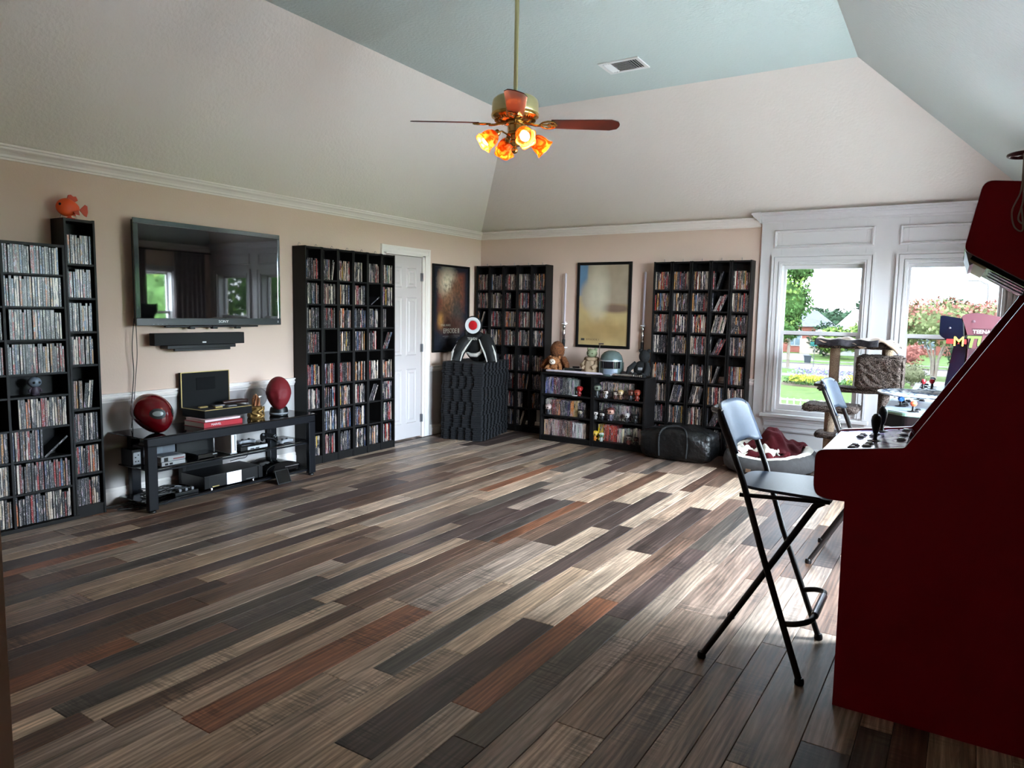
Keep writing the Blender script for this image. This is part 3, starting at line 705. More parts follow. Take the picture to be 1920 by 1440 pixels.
for k in range(4):
    a = math.radians(32+90*k)
    Mz = Matrix.Rotation(a, 4, 'Z') @ Matrix.Translation((0, 0, 2.628))
    Mp = Mz @ Matrix.Rotation(math.radians(-13), 4, 'X')
    mb = MB()                                            # blade iron with an open scroll
    mb.tube([(0.05, 0, 0.012), (0.09, 0, 0.006), (0.13, 0, -0.004), (0.165, 0, -0.004)], [0.011, 0.009, 0.008, 0.009], 10, Mz)
    for s in (-1, 1):
        mb.tube([(0.155, 0, 0), (0.175, s*0.030, 0), (0.205, s*0.044, 0), (0.240, s*0.038, 0), (0.255, s*0.018, 0), (0.235, s*0.006, 0), (0.205, s*0.012, 0)], 0.0065, 8, Mp)
    mb.tube([(0.155, 0, 0), (0.20, 0, 0.001), (0.265, 0, 0.002)], 0.006, 8, Mp)
    iron = mb.build('blade_iron', M_BRASS, fan, smooth=True)
    pts = [(0.225, -0.052), (0.60, -0.066)]+[(0.635+0.022*math.sin(PI*q/8), -0.062+0.124*q/8) for q in range(1, 8)]+[(0.60, 0.066), (0.225, 0.052)]
    MB().prism(pts, 0.004, 0.010, 'z', Mp).build('blade', M_BLADE, fan, bevel=0.0015)
    for (bx_, by_) in ((0.235, 0.025), (0.235, -0.025), (0.26, 0)):
        MB().lathe([(0.0, -0.004), (0.005, -0.003), (0.006, 0)], 8, (bx_, by_, 0.002), Mp).build('screw', M_BRASS, iron)
# four amber glass shades on curled arms
M_BULB = mat('lit_bulb', (1, 0.9, 0.75, 1), 0.4, emit=((1.0, 0.90, 0.72, 1), 0.6))
M_SHADE = bpy.data.materials.new('amber_swirl_glass'); M_SHADE.use_nodes = True
t_ = M_SHADE.node_tree; p_ = t_.nodes['Principled BSDF']; n_ = t_.nodes.new('ShaderNodeTexNoise'); r_ = t_.nodes.new('ShaderNodeValToRGB'); c_ = t_.nodes.new('ShaderNodeTexCoord')
n_.inputs['Scale'].default_value = 16; n_.inputs['Distortion'].default_value = 2.6; n_.inputs['Detail'].default_value = 2
r_.color_ramp.elements[0].position = 0.44; r_.color_ramp.elements[0].color = S(196, 104, 30); r_.color_ramp.elements[1].position = 0.56; r_.color_ramp.elements[1].color = S(250, 176, 84)
t_.links.new(c_.outputs['Object'], n_.inputs['Vector']); t_.links.new(n_.outputs['Fac'], r_.inputs['Fac']); t_.links.new(r_.outputs[0], p_.inputs['Base Color'])
tl = t_.nodes.new('ShaderNodeBsdfTranslucent'); mx_ = t_.nodes.new('ShaderNodeMixShader'); mx_.inputs[0].default_value = 0.6
t_.links.new(r_.outputs[0], tl.inputs['Color']); t_.links.new(p_.outputs[0], mx_.inputs[1]); t_.links.new(tl.outputs[0], mx_.inputs[2])
t_.links.new(mx_.outputs[0], t_.nodes['Material Output'].inputs['Surface']); p_.inputs['Roughness'].default_value = 0.2
rt, fw = Vector((0.8474, 0.5306, 0)), Vector((-0.5294, 0.8484, 0))
for k, (cr, cf) in enumerate(((0.34, -0.94), (-0.94, -0.34), (-0.34, 0.94), (0.94, 0.34))):
    d = rt*cr+fw*cf; az = math.atan2(d.y, d.x)
    Mz = Matrix.Rotation(az, 4, 'Z')
    MB().tube([(0.03, 0, 2.545), (0.055, 0, 2.565), (0.085, 0, 2.578), (0.11, 0, 2.572), (0.122, 0, 2.556)], 0.0055, 8, Mz).build('light_arm', M_BRASS, fan, smooth=True)
    Ms = Mz @ Matrix.Translation((0.116, 0, 2.566)) @ Matrix.Rotation(math.radians(128), 4, 'Y')      # shade axis: out and down
    sock = MB().lathe([(0.0, -0.012), (0.018, -0.012), (0.021, -0.004), (0.021, 0.012), (0.026, 0.016), (0.026, 0.02)], 18, (0, 0, 0), Ms).build('socket', M_BRASS, fan, smooth=True)
    prof = [(0.020, 0.012), (0.034, 0.022), (0.046, 0.042), (0.052, 0.066), (0.053, 0.088), (0.055, 0.104), (0.062, 0.118)]
    def wob(a, q): return 1+(0.10*max(0, q-4)/2)*math.cos(5*a)+0.02*math.sin(3*a)
    sh = MB().lathe(prof, 40, (0, 0, 0), Ms, wob).build('lamp_shade', M_SHADE, fan, smooth=True, thick=0.003, sharp=180)
    MB().lathe([(0.0, 0.018), (0.013, 0.02), (0.016, 0.04), (0.028, 0.062), (0.031, 0.080), (0.026, 0.098), (0.012, 0.108), (0.0, 0.11)], 18, (0, 0, 0), Ms).build('bulb', M_BULB, fan, smooth=True)
    l = bpy.data.lights.new('bulb_light', 'POINT'); l.energy = 0.9; l.color = (1.0, 0.86, 0.70); l.shadow_soft_size = 0.03
    lo = bpy.data.objects.new('bulb_light', l); COL.objects.link(lo); lo.parent = fan; lo.location = Ms @ Vector((0, 0, 0.135))
    # shadow ray clears the shade's mouth: the lamp sits just outside the bulb
vent = thing('ceiling_vent', 'white louvred air vent in the flat ceiling', 'vent', (-2.44, 5.555, ZT))
M_VENT = mat('white_enamel', S(214, 216, 214), 0.4)
mb = MB(); 
for (a0, a1, b0, b1) in ((-0.175, 0.175, -0.135, -0.105), (-0.175, 0.175, 0.105, 0.135), (-0.175, -0.145, -0.105, 0.105), (0.145, 0.175, -0.105, 0.105)): mb.bx(a0, a1, b0, b1, -0.012, -0.001)
mb.build('frame', M_VENT, vent, bevel=0.003)
MB().bx(-0.145, 0.145, -0.105, 0.105, -0.003, -0.001).build('backing', mat('vent_dark', S(60, 62, 62), 0.8), vent)
for k in range(9):
    y = -0.092+0.023*k; MB().box((0, 0, 0), (0.15, 0.016, 0.0015), Matrix.Translation((0, y, -0.009)) @ Matrix.Rotation(0.6, 4, 'X')).build('slat', M_VENT, vent)
for s in (-1, 1):
    for k in range(3):
        x = s*(0.085+0.022*k); MB().box((0, 0, 0), (0.016, 0.205, 0.0015), Matrix.Translation((x, 0, -0.009)) @ Matrix.Rotation(s*0.6, 4, 'Y')).build('slat', M_VENT, vent)

# ================================================================== TELEVISION WALL
tv = thing('television', 'large flat black television on the left wall mirroring the windows', 'television', (0, 0, 0))
ty0, ty1, tz0, tz1, tx = 2.905, 4.208, 1.308, 2.086, -5.045
M_SCREEN = mat('glossy_dark_screen', S(10, 9, 11), 0.025, spec=0.9, ior=1.6)
M_BEZEL = mat('polished_dark_bezel', S(120, 130, 130), 0.08, metal=1.0)
MB().bx(tx-0.050, tx-0.006, ty0+0.01, ty1-0.01, tz0+0.01, tz1-0.01).build('back_shell', M_BLACK, tv, bevel=0.006)
mb = MB(); bw = 0.038
mb.bx(tx-0.01, tx, ty0, ty1, tz1-bw, tz1); mb.bx(tx-0.01, tx, ty0, ty0+bw, tz0+0.055, tz1-bw); mb.bx(tx-0.01, tx, ty1-0.028, ty1, tz0+0.055, tz1-bw)
mb.build('bezel', M_BEZEL, tv, bevel=0.003)
MB().bx(tx-0.012, tx+0.004, ty0, ty1, tz0, tz0+0.055).build('lower_bar', mat('graphite_bar', S(46, 48, 52), 0.35), tv, bevel=0.003)
MB().bx(tx-0.01, tx-0.003, ty0+bw, ty1-0.028, tz0+0.055, tz1-bw).build('screen', M_SCREEN, tv)
text('SONY', 'logo', 0.030, (tx+0.0048, 3.628, tz0+0.029), FACE_PX, M_WHITEPL, tv, sx=1.15, label='silver maker logo')
for k in range(4): MB().bx(tx+0.003, tx+0.0055, 3.03+k*0.035, 3.04+k*0.035, tz0+0.008, tz0+0.011).build('button', M_GREYPL, tv)
MB().bx(tx+0.003, tx+0.006, ty1-0.042, ty1-0.028, tz0+0.018, tz0+0.036).build('sticker', M_GREYPL, tv)
MB().bx(XL+0.001, tx-0.05, 3.2, 3.9, 1.45, 1.95).build('wall_plate', M_BLACKMETAL, tv)
mb = MB().bx(tx-0.04, tx-0.015, 3.14, 3.98, tz0-0.016, tz0-0.003)
for y in (3.36, 3.56, 3.78): mb.bx(tx-0.044, tx-0.008, y-0.022, y+0.022, tz0-0.030, tz0-0.004)
mb.build('mount_bar', M_BLACKMETAL, tv, bevel=0.003)
sb = thing('soundbar', 'black soundbar on a wall bracket under the television', 'soundbar')
MB().bx(-5.10, -5.03, 3.03, 3.815, 1.157, 1.250).build('body', mat('black_speaker_cloth', S(11, 11, 12), 0.8), sb, bevel=0.004)
MB().bx(XL+0.001, -5.05, 3.145, 3.745, 1.128, 1.155).build('bracket', M_BLACKMETAL, sb, bevel=0.003)
MB().bx(-5.07, -5.045, 3.20, 3.69, 1.110, 1.130).build('bracket_lip', M_BLACKMETAL, sb, bevel=0.002)
MB().bx(-5.031, -5.028, 3.425, 3.458, 1.170, 1.181).build('badge', M_WHITEPL, sb)
def wave_path(pts, n=10):
    out = []
    P = [Vector(p) for p in pts]
    for i in range(len(P)-1):
        p0, p1, p2, p3 = P[max(i-1, 0)], P[i], P[i+1], P[min(i+2, len(P)-1)]
        for k in range(n):
            t = k/n; out.append(0.5*((2*p1)+(p2-p0)*t+(2*p0-5*p1+4*p2-p3)*t*t+(3*p1-p0-3*p2+p3)*t**3))
    out.append(P[-1]); return out
M_CORD = mat('black_rubber_cord', S(20, 20, 20), 0.5)
tag(MB().tube(wave_path([(-5.09, 2.915, 1.36), (-5.10, 2.90, 1.15), (-5.11, 2.91, 0.95), (-5.11, 2.885, 0.70), (-5.11, 2.895, 0.40), (-5.11, 2.905, 0.16), (-5.06, 2.86, 0.012), (-4.98, 2.76, 0.008)]), 0.0032, 6).build('hanging_cord', M_CORD, smooth=True), 'thin black cord hanging from the television to the floor', 'cord', 'television cords')
tag(MB().tube(wave_path([(-5.095, 2.93, 1.34), (-5.10, 2.935, 1.10), (-5.11, 2.92, 0.90), (-5.115, 2.905, 0.72), (-5.115, 2.88, 0.55)]), 0.0028, 6).build('hanging_cord', M_CORD, smooth=True), 'shorter twin cord looping beside the long one under the television', 'cord', 'television cords')
for k in range(4):
    q = random.Random(k); pts = [(-4.80-q.uniform(0, 0.28), 2.62+q.uniform(0, 0.36), 0.006+0.02*q.random()) for _ in range(9)]
    tag(MB().tube(wave_path(pts, 8), 0.0034, 6).build('floor_cable', M_CORD, smooth=True), ['loose black cable curling on the floor by the single tower', 'second tangled black cable behind the front leg of the stand', 'black cable coil lying nearest the television stand leg', 'thin black cable heaped under the hanging cord'][k], 'cable', 'cables on the floor')

# ---- glass and metal television stand
st = thing('television_stand', 'black metal stand with three smoked glass shelves under the television', 'stand')
SX = -4.685
M_STANDF = mat('blue_black_metal_tube', S(20, 22, 28), 0.3, metal=0.4)
for (y0, y1) in ((2.745, 2.815), (4.195, 4.265)):
    MB().bx(SX-0.045, SX, y0, y1, 0.018, 0.482).build('leg', M_STANDF, st, bevel=0.004)
    MB().lathe([(0.022, 0.0), (0.026, 0.004), (0.024, 0.012), (0.012, 0.016), (0.012, 0.02)], 16, (SX-0.022, (y0+y1)/2, 0)).build('foot', M_BLACK, st)
    MB().bx(XL+0.03, XL+0.08, y0+0.1*(1 if y0 < 3 else -1), y1+0.1*(1 if y0 < 3 else -1), 0, 0.500).build('rear_post', M_STANDF, st, bevel=0.004)
MB().bx(SX-0.045, SX, 2.745, 4.265, 0.468, 0.530).build('top_rail', M_STANDF, st, bevel=0.004)
for z in (0.280, 0.040): MB().bx(SX-0.046, SX-0.030, 2.815, 4.195, z, z+0.012).build('cross_rail', M_STANDF, st)
GT, GM, GB = 0.540, 0.304, 0.062
MB().bx(XL+0.025, SX-0.003, 2.72, 4.29, GT-0.009, GT).build('glass_shelf', M_SMOKED, st, bevel=0.002)
MB().bx(XL+0.06, SX-0.05, 2.76, 4.25, GM-0.009, GM).build('glass_shelf', M_SMOKED, st, bevel=0.002)
MB().bx(XL+0.06, SX-0.03, 2.76, 4.25, GB-0.009, GB).build('glass_shelf', M_SMOKED, st, bevel=0.002)

# ---- on the top shelf
M_REDGLOSS = mat('gloss_red_shell', S(94, 5, 14), 0.10, coat=0.6)
hm = thing('red_helmet', 'glossy red full-face helmet with a grey eye port at the end of the stand', 'helmet', (-4.87, 2.895, GT))
def helm(d):
    d = d.copy(); x, y, z = d
    if z < 0:
        f_ = (-z)**1.3; d.y *= 1-0.30*f_
        if x > 0: d.x = x*(1-0.10*f_)+0.30*f_
        else: d.x = x*(1-0.30*f_)+0.22*f_
    if z > 0: d.x -= 0.10*z
    return d
Mh = Matrix.Rotation(math.radians(17), 4, 'Z')
MB().ell((0, 0, 0.142), (0.150, 0.128, 0.142), 36, 24, helm, Mh).build('shell', M_REDGLOSS, hm, smooth=True, sharp=180)
def patch_on(c, r, az, el, a, b, lift, fn, M, n=24):
    """Oval patch lying on the deformed ellipsoid."""
    vs = []; fs = []
    rings = 5
    for j in range(rings+1):
        for i in range(n):
            t = 2*PI*i/n; u = az+a*j/rings*math.cos(t); v = el+b*j/rings*math.sin(t)
            d = fn(Vector((math.cos(v)*math.cos(u), math.cos(v)*math.sin(u), math.sin(v))))
            vs.append((c[0]+d[0]*r[0]*(1+lift), c[1]+d[1]*r[1]*(1+lift), c[2]+d[2]*r[2]*(1+lift)))
    for j in range(rings):
        for i in range(n):
            k = (i+1) % n; fs.append((j*n+i, j*n+k, (j+1)*n+k, (j+1)*n+i))
    return MB().add(vs, fs, M)
for az in (-0.62, 0.62):
    rimo = patch_on((0, 0, 0.142), (0.150, 0.128, 0.142), az, 0.08, 0.40, 0.27, 0.006, helm, Mh).build('port_rim', mat('matte_black_rim', S(14, 14, 15), 0.5), hm, smooth=True, sharp=180)
    patch_on((0, 0, 0.142), (0.150, 0.128, 0.142), az, 0.09, 0.26, 0.13, 0.016, helm, Mh).build('port_lens', mat('grey_lens', S(120, 122, 120), 0.25), rimo, smooth=True, sharp=180)

for (nm, c, z0, z1, x1, y0, y1, lab) in (('art_book', (160, 16, 34), GT, GT+0.040, -4.745, 3.225, 3.565, 'thick red book lying under the open display case'), ('art_book', (214, 186, 190), GT+0.0405, GT+0.060, -4.752, 3.240, 3.550, 'thin pale pink book on top of the thick red one')):
    b = thing(nm, lab, 'book', (0, 0, 0), 0, 'books on the stand')
    mc = mat('book_cover_%d' % c[1], S(*c), 0.4)
    MB().bx(-5.00, x1, y0, y1, z0, z0+0.003).bx(-5.00, x1, y0, y1, z1-0.003, z1).bx(x1-0.004, x1, y0, y1, z0, z1).build('cover', mc, b, bevel=0.001)
    MB().bx(-4.995, x1-0.005, y0+0.004, y1-0.004, z0+0.0035, z1-0.0035).build('pages', mat('page_edges', S(212, 206, 196), 0.8), b)
    if c[0] < 200: text('MARVEL', 'spine_title', 0.024, (x1+0.0006, 3.33, (z0+z1)/2), FACE_PX, M_WHITEPL, b, 0.0003, label='white spine lettering')
ca = thing('display_case', 'open black presentation case with gold edges resting on two books', 'case')
cz = GT+0.0605
M_CASE = mat('black_leatherette', S(8, 8, 9), 0.6, spec=0.15)
MB().bx(-5.085, -4.80, 3.27, 3.70, cz, cz+0.062).build('base', M_CASE, ca, bevel=0.003)
MB().bx(-5.122, -5.090, 3.27, 3.70, cz+0.05, cz+0.335).build('lid', M_CASE, ca, bevel=0.003)
mb = MB()
for (a, b, c, d) in ((-5.085, -4.798, 3.268, 3.275), (-5.085, -4.798, 3.695, 3.702), (-4.805, -4.798, 3.268, 3.702)): mb.bx(a, b, c, d, cz+0.0605, cz+0.0645)
mb.bx(-5.092, -5.087, 3.268, 3.274, cz+0.06, cz+0.337); mb.bx(-5.092, -5.087, 3.696, 3.702, cz+0.06, cz+0.337); mb.bx(-5.092, -5.087, 3.268, 3.702, cz+0.332, cz+0.338)
mb.build('gold_trim', M_GOLD, ca)
MB().bx(-5.078, -4.81, 3.28, 3.69, cz+0.062, cz+0.064).build('foam_insert', mat('black_foam', S(16, 16, 18), 0.9), ca)
MB().bx(-5.0895, -5.0865, 3.40, 3.57, cz+0.19, cz+0.29).build('lid_pocket', mat('dark_satin', S(7, 7, 8), 0.6, spec=0.1), ca, bevel=0.002)
for (x, y, sx, sy, sz, m, lab) in ((-4.95, 3.36, 0.03, 0.07, 0.012, M_GOLD, 'small gold bar'), (-4.86, 3.43, 0.03, 0.065, 0.014, M_GOLD, 'gold plate near the rim'), (-4.94, 3.49, 0.05, 0.09, 0.012, M_STEEL, 'silver badge'), (-4.87, 3.56, 0.035, 0.08, 0.008, M_STEEL, 'silver chain')):
    o = MB().box((x, y, cz+0.064+sz/2), (sx, sy, sz)).build('inlay_piece', m, ca, bevel=0.003); o['label'] = lab
MB().tube([(-4.98, 3.56, cz+0.082), (-4.96, 3.62, cz+0.088), (-4.93, 3.70, cz+0.092), (-4.90, 3.74, cz+0.090)], [0.014, 0.018, 0.018, 0.014], 12).build('grip', mat('dark_wood_grip', S(46, 26, 22), 0.35), ca, smooth=True)

gl = thing('glass_globe', 'clear glass globe on a gold curled base between the case and the red head', 'globe', (-4.90, 3.815, GT))
MB().ell((0, 0, 0.172), (0.092, 0.092, 0.092), 28, 18).build('globe', glass_mat('globe_glass', (0.78, 0.78, 0.80, 1), 0.10), gl, smooth=True, sharp=180)
M_ANTQ = mat('antique_gold', S(150, 116, 66), 0.4, metal=0.5)
MB().lathe([(0.064, 0.0), (0.068, 0.006), (0.052, 0.016), (0.046, 0.05), (0.05, 0.078), (0.058, 0.088), (0.04, 0.094)], 28).build('base', M_ANTQ, gl, smooth=True)
for k in range(8):
    a = 2*PI*k/8; Mz = Matrix.Rotation(a, 4, 'Z')
    pts = [(0.062, 0.022*math.sin(u*1.0), 0.008+0.009*u) for u in [q*0.6 for q in range(16)]]
    MB().tube(pts, 0.0065, 8, Mz).build('coil', M_ANTQ, gl, smooth=True)
q = random.Random(3)
for k in range(9):
    a = q.uniform(0, 6.28); r = q.uniform(0.0, 0.035)
    MB().tube([(r*math.cos(a), r*math.sin(a), 0.10), (r*math.cos(a+0.6), r*math.sin(a+0.6), 0.15), (r*0.6*math.cos(a+1.4), r*0.6*math.sin(a+1.4), 0.165+q.uniform(0, 0.035))], [0.012, 0.008, 0.004], 6).build('gold_sprig', mat('warm_bronze', S(170, 110, 70), 0.4, metal=0.4), gl, smooth=True)

hd = thing('mannequin_head', 'red fabric mannequin head on a black collar at the far end of the stand', 'head', (-4.85, 4.01, GT), math.radians(-38))
def headf(d):
    d = d.copy(); x, y, z = d
    if z < 0: d.y *= 1-0.34*(-z)**1.7; d.x = d.x*(1-0.20*(-z)**1.5)+(0.10*(-z) if x > 0 else 0.12*(-z))
    else: d.y *= 1.04; d.x -= 0.06*z
    if x > 0.3:
        d.x += 0.20*math.exp(-(y/0.15)**2)*math.exp(-((z+0.20)/0.20)**2)              # nose
        d.x += 0.06*math.exp(-(y/0.3)**2)*math.exp(-((z+0.72)/0.16)**2)               # chin
        d.x -= 0.10*math.exp(-((abs(y)-0.40)/0.17)**2)*math.exp(-((z-0.06)/0.15)**2)   # sockets
        d.x += 0.05*math.exp(-((z-0.28)/0.12)**2)                                       # brow
    return d
M_REDCLOTH = mat('matte_red_fabric', S(104, 10, 20), 0.65, bump=(160, 0.25))
MB().ell((0.01, 0, 0.188), (0.118, 0.100, 0.146), 44, 34, headf).build('head', M_REDCLOTH, hd, smooth=True, sharp=180)
MB().lathe([(0.070, 0.0), (0.076, 0.006), (0.074, 0.05), (0.068, 0.070), (0.060, 0.075)], 28).build('collar', M_BLACK, hd, smooth=True)
MB().lathe([(0.077, 0.016), (0.080, 0.022), (0.077, 0.030)], 28).build('collar_ring', M_GREYPL, hd, smooth=True)

# ---- on the middle glass shelf
M_OLDGREY = mat('aged_grey_plastic', S(150, 150, 152), 0.5); M_MIDGREY = mat('mid_grey_plastic', S(96, 100, 108), 0.5)
c = thing('mini_console', 'small pale grey retro game console on the middle glass shelf', 'game console')
MB().bx(-4.87, -4.735, 2.875, 3.06, GM+0.004, GM+0.032).build('lower_shell', M_OLDGREY, c, bevel=0.003)
MB().bx(-4.87, -4.737, 2.872, 3.063, GM+0.034, GM+0.070).build('upper_shell', M_OLDGREY, c, bevel=0.004)
MB().bx(-4.85, -4.75, 2.90, 3.03, GM+0.069, GM+0.073).build('lid', M_MIDGREY, c, bevel=0.002)
MB().bx(-4.738, -4.735, 2.895, 2.925, GM+0.036, GM+0.064).build('front_plate', M_BLACK, c)
for y in (2.90, 2.935): MB().bx(-4.735, -4.731, y, y+0.022, GM+0.010, GM+0.024).build('socket', M_BLACK, c)
MB().bx(-4.737, -4.7345, 2.965, 3.05, GM+0.045, GM+0.053).build('stripe', mat('dull_red_stripe', S(120, 50, 50), 0.5), c)
c = thing('slate_console', 'older slate grey game console behind the small pale one', 'game console')
MB().bx(-5.05, -4.90, 2.845, 3.09, GM, GM+0.060).build('lower_shell', M_MIDGREY, c, bevel=0.004)
MB().bx(-5.05, -4.905, 2.845, 3.09, GM+0.062, GM+0.135).build('upper_shell', M_MIDGREY, c, bevel=0.005)
MB().bx(-4.905, -4.899, 2.90, 2.985, GM+0.07, GM+0.125).build('door', mat('slate_door', S(108, 114, 122), 0.45), c, bevel=0.002)
for y in (2.86, 2.94): MB().bx(-4.90, -4.895, y, y+0.06, GM+0.142, GM+0.152).bx(-4.99, -4.90, y, y+0.06, GM+0.135, GM+0.152).build('cartridge', M_OLDGREY, c)
c = thing('shelf_speaker', 'little black box with a white socket face at the end of the middle shelf', 'box')
MB().bx(-5.06, -4.92, 2.765, 2.835, GM, GM+0.12).build('body', M_BLACK, c, bevel=0.004)
MB().bx(-4.921, -4.916, 2.772, 2.828, GM+0.012, GM+0.100).build('face', M_OLDGREY, c, bevel=0.002)
for (y, z) in ((2.79, 0.03), (2.81, 0.03), (2.79, 0.06), (2.81, 0.075)): MB().bx(-4.917, -4.913, y-0.004, y+0.004, GM+z, GM+z+0.008).build('socket', M_BLACK, c)
c = thing('white_console', 'slim white game console standing upright on the middle shelf', 'game console')
MB().bx(-4.95, -4.735, 3.452, 3.500, GM+0.008, GM+0.168).build('body', M_WHITEPL, c, bevel=0.004)
MB().bx(-4.736, -4.733, 3.481, 3.487, GM+0.025, GM+0.150).build('disc_slot', mat('slot_blue_grey', S(60, 66, 84), 0.3), c)
MB().bx(-4.94, -4.74, 3.445, 3.508, GM, GM+0.008).build('stand', M_OLDGREY, c, bevel=0.002)
c = thing('black_console', 'flat black game console with a silver front beside the white one', 'game console')
MB().bx(-4.98, -4.74, 3.54, 3.80, GM+0.004, GM+0.040).build('body', M_BLACK, c, bevel=0.006)
MB().bx(-4.742, -4.732, 3.60, 3.795, GM+0.010, GM+0.036).build('front', mat('silver_plastic', S(196, 198, 202), 0.25, metal=0.4), c, bevel=0.004)
for y in (3.625, 3.675): MB().bx(-4.733, -4.7305, y, y+0.035, GM+0.014, GM+0.022).build('socket', M_BLACK, c)
MB().bx(-4.95, -4.76, 3.57, 3.78, GM+0.040, GM+0.044).build('lid', M_GLOSSBLACK, c, bevel=0.002)
def gamepad(loc, rz, m, lab, sc=1.0):
    g = thing('gamepad', lab, 'gamepad', loc, rz, 'gamepads on the stand')
    MB().prism(rpoly([(-0.075, 0.02), (-0.055, 0.036), (0.055, 0.036), (0.075, 0.02), (0.078, -0.03), (0.060, -0.048), (0.035, -0.018), (-0.035, -0.018), (-0.060, -0.048), (-0.078, -0.03)], 0.02), 0.006, 0.030, 'z').build('body', m, g, bevel=0.008, seg=3)
    for (x, y) in ((-0.028, -0.004), (0.028, -0.004)): MB().lathe([(0.010, 0.028), (0.008, 0.036), (0.011, 0.040), (0.0, 0.043)], 12, (x, y, 0)).build('thumbstick', M_BLACK, g, smooth=True)
    for (x, y) in ((0.052, 0.020), (0.062, 0.011), (0.042, 0.011), (0.052, 0.002)): MB().lathe([(0.0045, 0.029), (0.004, 0.033), (0, 0.0335)], 10, (x, y, 0)).build('button', M_GREYPL, g)
    MB().bx(-0.062, -0.042, 0.007, 0.013, 0.029, 0.033).bx(-0.055, -0.049, 0.0, 0.020, 0.029, 0.033).build('direction_pad', M_GREYPL, g)
    return g
gamepad((-4.84, 3.66, GM+0.044), 1.4, mat('silver_grey_plastic', S(130, 132, 138), 0.35), 'silver grey gamepad lying on the flat black console')
gamepad((-4.80, 4.02, GM), 1.75, mat('smoke_grey_plastic', S(150, 152, 158), 0.35), 'pale grey gamepad at the end of the middle shelf')
g = gamepad((-4.86, 3.90, GM+0.018), 1.2, M_BLACK, 'black gamepad leaning up on its side beside the pale one'); g.rotation_euler = (0.9, 0.2, 1.3); g.location.z = GM+0.05
c = thing('cable_box', 'low black set-top box in the middle of the shelf', 'box')
MB().bx(-4.90, -4.755, 3.175, 3.345, GM+0.004, GM+0.040).build('body', M_GLOSSBLACK, c, bevel=0.004)
for y in (3.19, 3.33): MB().bx(-4.89, -4.77, y-0.008, y+0.008, GM, GM+0.004).build('foot', M_BLACK, c)
MB().bx(-4.7555, -4.753, 3.30, 3.335, GM+0.024, GM+0.030).build('badge', M_STEEL, c)
c = thing('wall_outlet', 'white wall socket with a black plug behind the stand', 'socket')
MB().bx(XL+0.006, XL+0.013, 3.38, 3.46, 0.33, 0.45).build('plate', M_WHITEPL, c, bevel=0.002)
MB().bx(XL+0.013, XL+0.045, 3.39, 3.425, 0.35, 0.385).build('plug', M_BLACK, c, bevel=0.004)

c = thing('dark_console_box', 'upright matte black console box standing behind the set-top box', 'box')
MB().bx(-5.09, -4.94, 3.12, 3.44, GM, GM+0.205).build('body', M_BLACK, c, bevel=0.006)
MB().bx(-4.94, -4.937, 3.20, 3.25, GM+0.12, GM+0.17).build('label_plate', M_GREYPL, c)
c = thing('subwoofer', 'matte black subwoofer box at the wall behind the receiver', 'speaker')
MB().bx(-5.085, -5.025, 3.22, 3.58, GB, GB+0.21).build('body', M_BLACK, c, bevel=0.006)
MB().bx(-5.026, -5.022, 3.25, 3.55, GB+0.02, GB+0.19).build('grille', mat('black_grille_cloth', S(12, 12, 13), 0.9), c)
# ---- on the bottom shelf
c = thing('media_receiver', 'black media receiver with a bright blank display panel on the bottom shelf', 'receiver')
MB().bx(-5.02, -4.735, 3.205, 3.735, GB+0.010, GB+0.108).build('body', mat('black_brushed_case', S(15, 15, 17), 0.35), c, bevel=0.004)
MB().bx(-4.735, -4.727, 3.205, 3.245, GB+0.012, GB+0.106).bx(-4.735, -4.727, 3.695, 3.735, GB+0.012, GB+0.106).build('side_trim', M_BLACKMETAL, c, bevel=0.002)
dsp = MB().bx(-4.7352, -4.731, 3.405, 3.535, GB+0.012, GB+0.105).build('display', mat('lit_display', S(205, 215, 235), 0.3, emit=(S(205, 218, 240), 0.35)), c, bevel=0.001)
text('LEGACY', 'display_lettering', 0.018, (-4.7306, 3.462, GB+0.060), FACE_PX, M_GREYPL, c, 0.0002, label='small grey lettering')
for y in (3.28, 3.66): MB().lathe([(0.018, 0), (0.018, 0.008), (0.012, 0.01)], 14, (-4.76, y, GB)).build('foot', M_CHROME, c)
MB().bx(-4.7352, -4.732, 3.275, 3.335, GB+0.016, GB+0.023).build('badge', M_GOLD, c)
MB().bx(-4.7352, -4.733, 3.58, 3.66, GB+0.02, GB+0.024).build('badge', M_STEEL, c)
c = thing('curved_console', 'glossy black game console with a curved top on the bottom shelf', 'game console')
prof = [(3.80, GB+0.01), (4.16, GB+0.01), (4.16, GB+0.045)]+[(4.16-0.36*k/10, GB+0.045+0.050*math.sin(PI*k/10*0.9+0.1)) for k in range(1, 10)]+[(3.80, GB+0.045)]
MB().prism(prof, -5.03, -4.76, 'x').build('body', M_GLOSSBLACK, c, bevel=0.003)
MB().bx(-4.762, -4.756, 3.99, 4.155, GB+0.040, GB+0.046).build('chrome_strip', M_CHROME, c)
for y in (3.82, 4.14): MB().bx(-5.0, -4.78, y-0.01, y+0.01, GB, GB+0.01).build('foot', M_BLACK, c)
c = thing('leaning_tablet', 'thin black panel leaning against the front of the bottom shelf', 'panel')
Mt = Matrix.Translation((-4.640, 3.88, 0.0)) @ Matrix.Rotation(0.5, 4, 'Y') @ Matrix.Rotation(0.0, 4, 'Z')
MB().bx(-0.008, 0, -0.07, 0.07, 0.004, 0.125, Matrix.Translation((-4.625, 3.88, 0)) @ Matrix.Rotation(-0.42, 4, 'Y')).build('body', M_BLACK, c, bevel=0.002)
MB().bx(0.0, 0.0012, -0.062, 0.062, 0.012, 0.117, Matrix.Translation((-4.625, 3.88, 0)) @ Matrix.Rotation(-0.42, 4, 'Y')).build('face', M_GLOSSBLACK, c)
